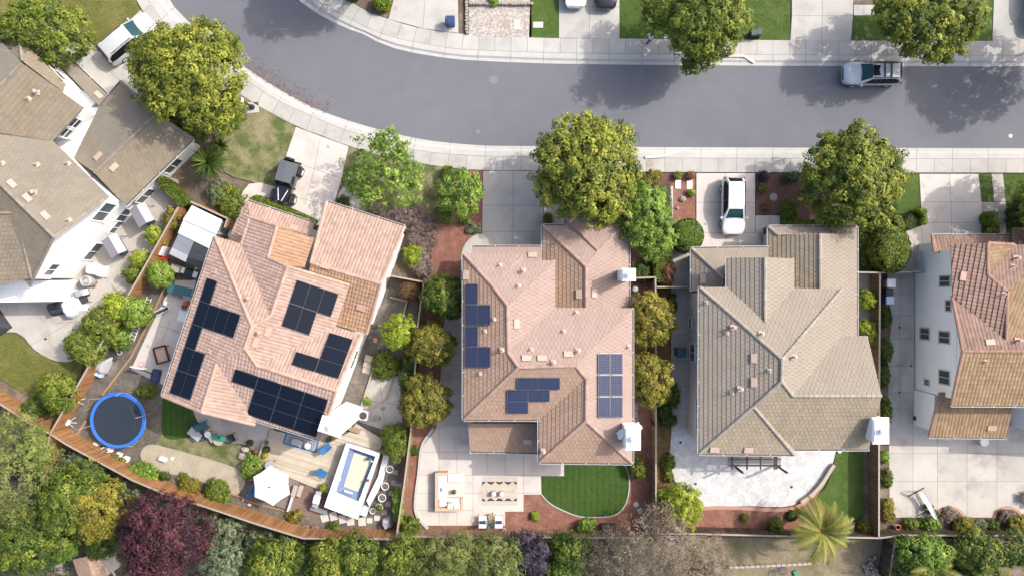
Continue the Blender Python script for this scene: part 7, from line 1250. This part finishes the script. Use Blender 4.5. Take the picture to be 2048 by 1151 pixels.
t = thing('rug', 'blue-bordered patterned rug on the deck under the eave', 'rug', P(602, 884, .265), R_(-16)); q = MB(); q.box((0, 0, .01), (2.85, 1.0, .016)); q.build('border', M['bluefabric'], t, local=True); q = MB(); q.box((0, 0, .020), (2.55, .74, .008)); q.build('field', M['greycloth'], t, local=True); q = MB(); [q.bar((-1.2 + .17 * i, -.34, .026), (-1.04 + .17 * i, .34, .026), .02, .004) for i in range(14)]; [q.bar((-1.04 + .17 * i, -.34, .0265), (-1.2 + .17 * i, .34, .0265), .02, .004) for i in range(14)]; q.build('pattern', M['darkcloth'], t, local=True)
table('grey square coffee table on the blue rug', 596, 882, .85, .5, .4, R_(-16), 'greycloth', .29); table('round white pouf table on the blue rug', 618, 889, .5, .5, .42, 0, 'whitecloth', .29, round_=True)
chair('blue lounge chair on the deck by the house corner', 658, 891, R_(40), 'bluefabric', .26, w_=.5); chair('blue lounge chair facing the spa on the deck', 650, 944, R_(-35), 'bluefabric', .26, w_=.6); pot('green plant pot at the house corner above the blue chair', 670, 872, .2, .4, 'wood', .26, 'lf_mid')
t = thing('parasol', 'large white six-sided garden parasol on the grey deck', 'parasol', P(559, 957, .2), R_(17)); q = MB(); zt = 2.45; rp = 1.62; rim = [V((rp * math.cos(k), rp * math.sin(k), zt - .45)) for k in np.arange(6) * math.pi / 3 + .3]; top = V((0, 0, zt))
for i in range(6):
    a, b = rim[i], rim[(i + 1) % 6]; md = (a + b) / 2 * .95; md.z = a.z + .03; q.poly([a, md, top]); q.poly([md, b, top]); q.poly([a, a - V((0, 0, .1)), md - V((0, 0, .1)), md]); q.poly([md, md - V((0, 0, .1)), b - V((0, 0, .1)), b])
q.build('canopy', M['c_white'], t, local=True)
for i in range(6): q = MB(); q.tube(top - V((0, 0, .04)), rim[i] - V((0, 0, .02)), .012, n=4); q.build('rib', M['metal'], t, local=True)
q = MB(); q.tube((0, 0, 0), (0, 0, zt), .025); q.build('pole', M['darkwood'], t, local=True); q = MB(); q.lathe((0, 0, zt), [(.07, -.02), (.06, .05), (0, .08)], 10); q.build('finial', M['blackplastic'], t, local=True); q = MB(); q.lathe((0, 0, 0), [(.3, 0), (.28, .08), (.06, .12)], 14); q.build('base', M['blackplastic'], t, local=True)
table('round grey table behind the white parasol', 545, 926, .8, .8, .7, 0, 'greycloth', .26, round_=True)
for x, lb in ((592, 'left plank bench right of the parasol'), (603, 'right plank bench right of the parasol')): table(lb, x, 978, .38, .95, .45, R_(-18), 'stone', .13, name='bench', cat='bench')
table('blue stool on the grey deck below the parasol', 533, 986, .45, .45, .45, .3, 'bluefabric', .2, name='stool', cat='stool', round_=True); chair('blue folded deck chair at the left corner of the grey deck', 512, 975, R_(60), 'bluefabric', .2, w_=.45)
slab('rail_post', 'white rail along the right edge of the grey deck', 582, 1005, .12, 1.3, .2, .35, R_(-18), 'whiteplastic', 'rail'); grill('white covered barbecue beside the spa', 639, 992, R_(75), 'greyplastic', 'whiteplastic', .12); pot('yellow-leaved plant in a planter beside the spa', 650, 970, .28, .5, 'darkwood', .2, 'lf_lime'); pot('second yellow-leaved plant in the planter behind the barbecue', 646, 975, .2, .45, 'darkwood', .2, 'lf_lime')
slab('deck_box', 'long dark box at the foot of the spa', 640, 1016, 1.5, .45, .1, .4, R_(-18), 'c_grey', 'deck box')
# swim spa
t = thing('swim_spa', 'white swim spa with shallow yellow-green water', 'swim spa', P(704, 962, .08)); zt = 1.25; o = PL([(692, 886), (760, 906), (715, 1038), (648, 1013)], zt); i_ = PL([(699, 894), (751, 912), (717, 1002), (672, 983)], zt); fl = [p + V((0, 0, 0)) for p in PL([(706, 907), (742, 919), (714, 986), (685, 975)], zt)]
q = MB(); n = 4
for k in range(4):
    a, b, c, d = o[k], o[(k + 1) % 4], i_[(k + 1) % 4], i_[k]; p = [a, b, c, d]; q.poly(p if newell_raw(p).z > 0 else p[::-1])
    q.poly([a, V((a.x, a.y, .9)), V((b.x, b.y, .9)), b])
q.build('rim', M['c_white'], t); q = MB(); cc = sum(o, V((0, 0, 0))) / 4
for k in range(4): a, b = o[k] + (cc - o[k]) * .02, o[(k + 1) % 4] + (cc - o[(k + 1) % 4]) * .02; q.poly([V((a.x, a.y, 0)), V((b.x, b.y, 0)), V((b.x, b.y, .92)), V((a.x, a.y, .92))])
q.build('skirt', M['greyplastic'], t); q = MB()
for k in range(4):
    a, b = i_[k], i_[(k + 1) % 4]; c, d = fl[(k + 1) % 4].copy(), fl[k].copy(); c.z = d.z = .75; lo_a, lo_b = V((a.x, a.y, .95)), V((b.x, b.y, .95)); q.poly([a, b, lo_b, lo_a]); q.poly([lo_a, lo_b, c, d])
q.build('inner_wall', M['poolwall'], t); q = MB(); p = [V((x.x, x.y, .752)) for x in fl]; q.poly(p if newell_raw(p).z > 0 else p[::-1]); q.build('floor', M['poolfloor'], t)
q = MB(); q.box((*P(693, 989, 1.0)[:2], .93), (.8, .45, .14), R_(-18)); q.build('seat', M['poolwall'], t); q = MB(); q.box((*P(697, 983, 1.0)[:2], 1.02), (.7, .12, .06), R_(-18)); q.build('handrail', M['whiteplastic'], t)
for x, y in ((680, 958), (744, 922)): q = MB(); q.lathe((*P(x, y, 1.1)[:2], 1.05), [(.09, 0), (.09, .04), (0, .05)], 10); q.build('jet', M['whiteplastic'], t)
def ball(name, label, px, py, r, z, m, cat): c = P(px, py, z); mb = MB(); mb.blob((c.x, c.y, z + r), (r, r, r), 12); return tag(mb.build(name, M[m], smooth=True), label, cat)
ball('ball', 'red ball on the right rim of the swim spa', 737, 959, .13, 1.26, 'red', 'ball'); slab('float', 'white floating dispenser with dark shade in the spa corner', 668, 988, .25, .25, 1.0, .18, .5, 'whiteplastic', 'float'); slab('skimmer', 'blue float in the upper corner of the spa', 737, 916, .3, .25, .96, .15, .3, 'bluebin', 'float')
t = thing('bench', 'long white concrete bench along the right side of the spa', 'bench', P(751, 965, .08)); q = MB(); q.prism(PL([(769, 899), (778, 912), (765, 965), (739, 1012), (733, 1000), (757, 950)], .3), .08, .34); q.build('seat', M['spatile'], t); t2 = None
slab('cool_box', 'grey-white cool box at the lower right of the spa', 731, 1019, .55, .75, .08, .5, R_(-20), 'paleblue', 'cool box')
for x, y, r, lb, pl in ((781, 935, .30, 'topmost of the white-rimmed round pots beside the spa bench', None), (772, 969, .31, 'second white-rimmed round pot beside the spa bench', None), (766, 992, .32, 'third white-rimmed round pot beside the spa bench', None), (760, 1012, .33, 'lowest white-rimmed round pot beside the spa bench, with green shoots', 'lf_mid'), (747, 1018, .23, 'small terracotta-lined pot next to the lowest white-rimmed pot', None)): pot(lb, x, y, r, .45, 'whiteplastic', .07, pl)
for i, (x, y, lb) in enumerate(((793.5, 920, 'topmost stepping stone beside the fence right of the spa'), (790, 943, 'stepping stone touching the topmost round pot'), (788, 965, 'stepping stone right of the second round pot'), (783, 986, 'stepping stone right of the third round pot'), (777, 1007, 'stepping stone right of the lowest large pot'), (769, 1024, 'stepping stone below the lowest large pot'), (754, 1035, 'pale stepping stone below the small pot'), (739, 1040, 'pale stepping stone below the cool box'), (724, 1042, 'large pale slab at the lower right spa corner'), (701, 1041, 'large pale slab right of centre below the spa'), (685, 1037, 'large pale slab left of centre below the spa'), (667, 1031, 'large pale slab at the lower left spa corner'), (649, 1034, 'large pale slab left of the spa corner'))):
    sz = .48 if i < 8 else .62; slab('stepping_stone', lb, x, y, sz, sz * (.9 if i < 8 else 1.15), .065, .05, R_(-20 + i * 3), 'slabdark' if i < 6 else 'slab', 'stepping stone', 'stepping stones around the swim spa')
slab('storage_box', 'pale grey box against the fence right of the round pots', 799, 973, .55, .8, .07, .5, 0, 'greyplastic', 'storage box'); covered('small grey covered thing in the fence corner by the stepping stones', 775, 1043, .75, .9, .7, .3, 'greycloth', .07)
for x, y, lb in ((613, 1053, 'left of two terracotta pots with square rims at the orange fence'), (632, 1055, 'right of two terracotta pots with square rims at the orange fence')): pot(lb, x, y, .28, .45, 'terracotta', .07, None)
for x, y, lb in ((762, 1051, 'upper tiny pale pot at the fence corner'), (765, 1060, 'lower tiny pale pot at the fence corner')): pot(lb, x, y, .14, .25, 'stone', .07)
pot('white ring pot in the leafy bush at the fence', 432, 982, .3, .6, 'whiteplastic', .2)
# side yard of the pink house
t = thing('air_conditioner', 'white square air-conditioning unit with round fan beside the white wall', 'air conditioner', P(730, 827, .08), R_(-10)); q = MB(); q.box((0, 0, .4), (.75, .75, .8)); q.build('casing', M['whiteplastic'], t, local=True); q = MB(); q.lathe((0, 0, .80), [(.32, 0), (.32, .02), (.28, .005), (0, .006)], 20); q.build('fan_grille', M['darkwood'], t, local=True)
q = MB(); c = P(751, 680, .1); q.lathe((c.x, c.y, .1), [(.10, .0), (.16, .06), (.22, .0), (.16, .12)], 16); tag(q.build('hose_reel', M['orange']), 'yellow-orange hose ring at the wall corner of the pink house', 'hose reel')
for x, y, r, lb in ((755, 835, .28, 'grey boulder in the paved side yard near the spa'), (765, 815, .2, 'grey stone above the boulder in the paved side yard'), (745, 838, .16, 'pale stone beside the white air conditioner')): rock(lb, x, y, r, 'slabdark', .1)
for k, (x, y) in enumerate(((739, 716), (736, 728), (733, 740))): slab('step', ['upper', 'middle', 'lower'][k] + ' terracotta step along the white wall of the pink house', x, y, .7, .5, .06, .12 + .1 * (2 - k), R_(-18), 'stone', 'step', 'wall steps')
table('slatted wooden bench at the end of the deck near the boulders', 711, 857, 1.0, .35, .42, R_(-20), 'wood', .1, name='bench', cat='bench')
q = MB(); e = cr([(792, 494), (800, 498), (812, 503), (818, 500), (815, 492)], 4); [q.tube(P(*a, .12), P(*b, .12), .03, n=6) for a, b in zip(e, e[1:])]; tag(q.build('garden_hose', M['green']), 'green hose coiled at the wall corner by the shrubs', 'hose'); slab('paving_slab', 'buff slab by the upper right corner of the pink house', 824, 473, .6, .7, .07, .04, .5, 'slab', 'paving slab')
# centre house patio
t = thing('sectional_sofa', 'U-shaped outdoor sofa with blush wooden frame and white cushions', 'sofa', P(899, 981, .152)); z0 = .152
def W_(x, y): p = P(x, y, .5); return p.x, p.y
def bx(mb, x0, y0, x1, y1, zz0, zz1, m=0): a = W_(x0, y0); b = W_(x1, y1); mb.box(((a[0] + b[0]) / 2, (a[1] + b[1]) / 2, (zz0 + zz1) / 2), (abs(b[0] - a[0]), abs(b[1] - a[1]), zz1 - zz0), 0, m)
q = MB(); bx(q, 871, 943, 877, 1019, z0, .85); q.build('back_panel', M['pinkwood'], t); q = MB(); bx(q, 877, 942, 896, 947.5, z0, .85); q.build('arm_panel', M['pinkwood'], t); q = MB(); bx(q, 877, 1013.5, 925, 1019, z0, .85); q.build('back_panel', M['pinkwood'], t); q = MB(); bx(q, 921.5, 995, 926, 1013.5, z0, .62); q.build('arm_panel', M['pinkwood'], t); q = MB(); bx(q, 877, 948, 895, 1013, z0, .36); bx(q, 895, 995, 921, 1013, z0, .36); q.build('base', M['pinkwood'], t)
for k, (x0, y0, x1, y1, h_) in enumerate(((879, 949, 894, 963, .5), (879, 963.6, 894, 978, .5), (879, 978.6, 894, 994, .5), (879, 994.6, 894, 1012, .5), (895, 996, 907.5, 1012, .5), (908.5, 996, 921, 1012, .5))): q = MB(); bx(q, x0, y0, x1, y1, .36, h_); q.build('seat_cushion', M['cushion'], t)
for k, (x0, y0, x1, y1) in enumerate(((877.2, 949, 881, 963), (877.2, 964, 881, 978), (877.2, 979, 881, 994), (896, 1008.5, 907, 1013), (909, 1008.5, 920, 1013))): q = MB(); bx(q, x0, y0, x1, y1, .5, .88); q.build('back_cushion', M['whitecloth'], t)
q = MB(); bx(q, 896, 1002, 905, 1005.5, .5, .68); q.build('throw_pillow', M['stone'], t); q = MB(); bx(q, 881.5, 974, 883.5, 981, .5, .75); q.build('throw_pillow', M['navy'], t)
t = thing('ottoman', 'white rectangular ottoman at the upper end of the blush sofa', 'ottoman', P(910, 955.5, .152)); q = MB(); bx(q, 896.5, 948, 923, 963, .152, .3); q.build('base', M['pinkwood'], t); q = MB(); bx(q, 896, 947.5, 923.5, 963.5, .3, .46); q.build('cushion', M['cushion'], t)
slab('rug', 'pale beige rug under the blush sofa set', 908, 981, 1.7, 3.0, .152, .012, 0, 'slab', 'rug'); pot('small green plant in a bowl on the pale rug', 909, 981, .16, .3, 'stone', .165, 'lf_mid')
t = thing('rug', 'beige rug with grey chevrons and diamonds on the patio', 'rug', P(999, 984, .152)); X0, Y0, X1, Y1 = 964, 955.5, 1034, 1012
q = MB(); q.prism([W_(X0, Y0), W_(X1, Y0), W_(X1, Y1), W_(X0, Y1)], .152, .162); q.build('field', M['rugbeige'], t); q = MB()
def tri(pts, zz=.1635): p = [(*W_(x, y), zz) for x, y in pts]; p = [V(a) for a in p]; q.poly(p if newell_raw(p).z > 0 else p[::-1])
wz = (X1 - X0) / 4
for i in range(4):
    x = X0 + wz * i
    for ya, s in ((965, 1), (1003, -1)):
        tri([(x, ya), (x + wz / 2, ya - 1.0 * s), (x, ya + 6 * s)]); tri([(x + wz / 2, ya), (x + wz, ya), (x + wz, ya + 6 * s)]) ; tri([(x + wz * .02, ya + 6 * s), (x + wz * .5, ya), (x + wz * .02, ya)]); tri([(x + wz * .98, ya + 6 * s), (x + wz * .98, ya), (x + wz * .5, ya)])
        for f in (0, 1): xa, xb = (x, x + wz / 2) if f == 0 else (x + wz / 2, x + wz); y0, y1 = (ya + 9 * s, ya + 4 * s) if f == 0 else (ya + 4 * s, ya + 9 * s); tri([(xa, y0), (xb, y1), (xb, y1 + 1.4 * s), (xa, y0 + 1.4 * s)])
    tri([(x + wz / 2 - 4, 984), (x + wz / 2, 980), (x + wz / 2 + 4, 984), (x + wz / 2, 988)]); tri([(x - 2.4 if i else x, 984), (x, 981.4), (x + 2.4, 984), (x, 986.6)])
for y in (956.2, 1010.2, 962.5, 1005): tri([(X0, y), (X1, y), (X1, y + .9), (X0, y + .9)])
q.build('pattern', M['greycloth'], t)
for x, lb in ((987, 'left of the two round pale poufs on the chevron rug'), (1003, 'right of the two round pale poufs on the chevron rug')):
    t = thing('pouf', lb, 'pouf', P(x, 985, .165)); q = MB(); q.lathe((0, 0, 0), [(.17, 0), (.2, .1), (.2, .38), (.16, .46), (0, .47)], 18); q.build('seat', M['cushion'], t, local=True, smooth=True); q = MB(); q.lathe((0, 0, 0), [(.18, .0), (.21, .03), (.2, .06)], 18); q.build('base', M['darkcloth'], t, local=True)
for x, lb in ((966, 'left white lounge chair with navy cushion at the patio end'), (998, 'right white lounge chair with navy cushion at the patio end')):
    t = chair(lb, x, 1034, R_(90), 'whitecloth', .152, .62, 'wood'); q = MB(); q.box((-.22, 0, .55), (.22, .5, .22)); q.build('cushion', M['navy'], t, local=True)
table('small wooden side table between the white lounge chairs', 982, 1030, .45, .45, .45, .2, 'wood', .152); pot('white candle pot behind the blue-green agave', 1008, 1057, .14, .25, 'whiteplastic', .08)
t = thing('raised_planter', 'dark raised planter box at the fence below the turf', 'planter', P(1215, 1052, .08)); q = MB(); q.box((0, 0, .2), (1.1, .6, .4)); q.build('box', M['darkwood'], t, local=True); q = MB(); q.box((0, 0, .41), (.95, .46, .03)); q.build('earth', M['darksoil'], t, local=True)
for x, y, lb in ((1272, 1008, 'upper pale stepping stone in the bark right of the turf'), (1280, 1020, 'lower pale stepping stone in the bark right of the turf')): slab('stepping_stone', lb, x, y, .42, .42, .08, .05, .5, 'slab', 'stepping stone')
for k, y in enumerate((600, 622, 812, 828, 844)): slab('paving_slab', ['topmost paving slab by the right wall of the centre house', 'second paving slab by the right wall of the centre house', 'slab above the lower chimney by the right wall', 'middle slab above the lower chimney by the right wall', 'lowest slab above the lower chimney by the right wall'][k], 1270, y, .5, .6, .08, .04, 0, 'slabdark', 'paving slab')
t = thing('water_heater_vent', 'round pale drum beside the upper chimney of the centre house', 'drum', P(1268, 578, .08)); q = MB(); q.lathe((0, 0, 0), [(.24, 0), (.24, .7), (.2, .76), (0, .78)], 16); q.build('drum', M['greyplastic'], t, local=True); q = MB(); q.lathe((0, 0, 0), [(.25, .6), (.26, .62), (.25, .64)], 16); q.build('lid_ring', M['metal'], t, local=True)
# grey house
t = thing('pergola', 'dark slatted pergola along the back eave of the grey house', 'pergola', P(1508, 920, .15)); zp = 2.7
for y in (908, 917, 930): q = MB(); q.bar(P(1458, y, zp), P(1562, y, zp), .06, .14); q.build('beam', M['darkwood'], t)
for x in (1464, 1494, 1521, 1549, 1553): q = MB(); q.bar(P(x, 896, zp + .1), P(x, 938, zp + .1), .09, .16); q.build('rafter', M['darkwood'], t)
q = MB()
for i in range(34): q.bar(P(1456 + i * 3.1, 904, zp + .2), P(1456 + i * 3.1, 931, zp + .2), .022, .05) if i % 3 == 9 else None
for i in range(14): q.bar(P(1455, 900 + i * 2.4, zp + .21), P(1562, 900 + i * 2.4, zp + .21), .035, .05)
q.build('slats', M['darkwood'], t)
for x in (1466, 1551): q = MB(); q.bar(P(x, 929, .15), P(x, 929, .15) + V((0, 0, zp - .15)), .14, .14); q.build('post', M['darkwood'], t)
for x, y, lb in ((1361, 884, 'dark square drain in the shaded flagstones'), (1391, 967, 'dark square drain left in the sunny flagstones'), (1583, 973, 'dark square drain right in the sunny flagstones')): slab('drain_cover', lb, x, y, .2, .2, .15, .012, .2, 'blackplastic', 'drain cover', 'drains in the flagstones')
bin_('teal green bin against the wall of the grey house', 1357, 702, 0, 'teal', z=.13, s=1.15); pot('pot of white flowers beside the grey house porch', 1527, 462, .32, .55, 'whiteplastic', .14, 'lf_sage'); slab('porch_bench', 'small bench beside the pot of white flowers', 1530, 478, .6, .4, .13, .4, 0, 'slabdark', 'bench')
for x, y, lb in ((1678, 901, 'white leaf-shaped stone at the flagstone edge'), (1693, 898, 'second white stone at the flagstone edge')): rock(lb, x, y, .22, 'whiteplastic', .13)
# right house
t = thing('hammock', 'white and blue hammock hanging on a dark stand', 'hammock', P(1842, 1002, .13), R_(-62)); q = MB(); vs = []; fs = []
for i in range(13):
    s = i / 12 * 2 - 1; w2 = .18 * (1 - s * s) ** .5 + .03; zz = .55 + .55 * s * s
    for j in range(5): f_ = j / 4 * 2 - 1; vs.append((s * 1.35, f_ * w2 + .22 * (1 - s * s) , zz + .12 * f_ * f_))
for i in range(12):
    for j in range(4): fs.append((i * 5 + j, (i + 1) * 5 + j, (i + 1) * 5 + j + 1, i * 5 + j + 1))
q.mesh(vs, fs); q.build('sling', M['whitecloth'], t, local=True, smooth=True); q = MB(); q.path([V((-1.4, 0, 1.1)), V((-1.0, 0, .1)), V((1.0, 0, .1)), V((1.4, 0, 1.1))], .035); q.build('stand', M['blackplastic'], t, local=True)
for x in (-.9, .9): q = MB(); q.bar((x, -.75, .05), (x, .75, .05), .06, .06); q.build('foot', M['blackplastic'], t, local=True)
pot('terracotta pot beside the hammock', 1855, 1010, .27, .5, 'terracotta', .13); pot('dark pot with green shoots beside the hammock', 1864, 1021, .27, .5, 'darkcloth', .13, 'lf_mid')
t = thing('ring_sculpture', 'small pinkish ring planter at the lower left patio corner', 'ring planter', P(1790, 1050, .16)); q = MB(); q.lathe((0, 0, .1), [(.2, .3), (.26, .36), (.2, .42), (.15, .36), (.2, .3)], 18); q.build('ring', M['terracotta'], t, local=True); q = MB(); q.box((-.05, 0, .2), (.3, .3, .4), .4); q.build('pedestal', M['slab'], t, local=True)
pot('tiny white pot in the bright round shrub', 1849, 1050, .14, .75, 'whiteplastic', .16); chair('dark chair at the right edge of the patio', 2042, 992, R_(180), 'darkwood', .13, .7, 'darkwood'); table('dark table cut by the right edge of the patio', 2066, 992, .9, 1.4, .74, 0, 'darkwood', .13)
t = thing('utility_box', 'white meter cabinet on the side wall of the right house', 'meter cabinet', P(1836, 613, .13)); q = MB(); q.box((0.1, 0, 1.3), (.25, 1.0, 1.3)); q.build('cabinet', M['greyplastic'], t, local=True); q = MB(); q.box((-.04, -.1, 1.35), (.03, .4, .6)); q.build('door', M['whiteplastic'], t, local=True)
q = MB(); c = P(1829, 835, .13); q.lathe((c.x, c.y, .13), [(.1, 0), (.2, .1), (.2, .3), (.1, .36)], 14); tag(q.build('hose_reel', M['darkbin']), 'dark hose reel at the foot of the right house wall', 'hose reel'); q = MB(); c = P(1832, 507, .8); q.box((c.x, c.y, 1.0), (.25, .5, .8)); tag(q.build('gas_meter', M['metal']), 'grey gas meter on the right house wall near the big oval shrub', 'gas meter')
for x, y, lb in ((1799, 654, 'black dot drain high in the right side yard'), (1822, 731, 'black dot drain beside the wall in the right side yard'), (1799, 784, 'black dot drain low in the right side yard')): disc('drain_cover', lb, x, y, .09, .135, 'blackplastic', 'drain cover', 'drains in the right side yard')
table('round garden table beside the lean-to roof of the right house', 1960, 880, .7, .7, .6, 0, 'whiteplastic', .13, 'blackplastic', round_=True)
# slope below the fences
t = thing('bicycle', 'blue bicycle lying on the dry slope at the bottom edge', 'bicycle', P(1555, 1143, .1), R_(15))
for x in (-.5, .5): q = MB(); [q.tube((x + .3 * math.cos(k), .3 * math.sin(k), .08), (x + .3 * math.cos(k + .4), .3 * math.sin(k + .4), .08), .02, n=5) for k in np.arange(0, 6.28, .4)]; q.build('wheel', M['rubber'], t, local=True)
q = MB(); q.path([V((-.5, 0, .1)), V((-.1, .3, .1)), V((.4, .32, .1)), V((0, 0, .1)), V((-.1, .3, .1))], .022); q.path([V((.5, 0, .1)), V((.38, .42, .1))], .022); q.build('frame', M['bluebin'], t, local=True); q = MB(); q.bar((.2, .45, .1), (.55, .45, .1), .03, .03); q.build('handlebar', M['metal'], t, local=True)
slab('toy', 'small green toy on the dry slope beside the bicycle', 1590, 1145, .3, .5, .05, .2, .3, 'green', 'toy')
t = thing('small_house', 'little brown-tiled roof at the bottom left beside the purple tree', 'house', P(185, 1130, 0)); q = MB(); R0 = [P(146, 1118, 2.6), P(198, 1104, 2.6), P(218, 1160, 2.6), P(165, 1175, 2.6)]; rg0, rg1 = P(172, 1112, 3.1), P(190, 1168, 3.1)
for p in ([R0[0], rg0, rg1, R0[3]], [R0[1], R0[2], rg1, rg0]): p = p if newell_raw(p).z > 0 else p[::-1]; tiles(q, p, 'flat')
q.build('roof', M['roof_brown'], t); q = MB(); q.prism(offset_poly(R0, .3), 0, 2.55); q.build('wall', M['cream'], t)
wallthing('trellis', 'pale timber frame beside the little brown roof', [(204, 1105), (230, 1150)], .15, .1, 'slab', 1.6, 'timber frame'); wallthing('trellis', 'second pale timber bar beside the little brown roof', [(202, 1118), (240, 1098)], .12, .08, 'slab', 1.5, 'timber frame')
for i, (x, y) in enumerate(((118, 1125), (138, 1140), (122, 1145))): slab('stepping_stone', ['upper', 'right', 'lower'][i] + ' grey slab left of the little brown roof', x, y, .6, .7, .05, .04, .4 * i, 'slabdark', 'stepping stone')
n = 700; g = []
while len(g) < n:
    i = random.random(); x = 489 + (650 - 489) * i; y = np.interp(x, [489, 539, 607, 658], [133, 167, 206, 228]); d = abs(random.gauss(0, 1)); g.append(tuple(P(x + d * 9, y - d * 13 + 3, .03)))
o = leaf_mesh('leaf_litter', np.array(g), rng.normal(size=(n, 3)) * .3 + np.array([0, 0, 1]), rng.random(n), rng.uniform(.03, .07, n), 'lf_red', .6); tag(o, 'brown leaf litter along the gutter at the bend of the road', 'leaf litter'); o['kind'] = 'stuff'
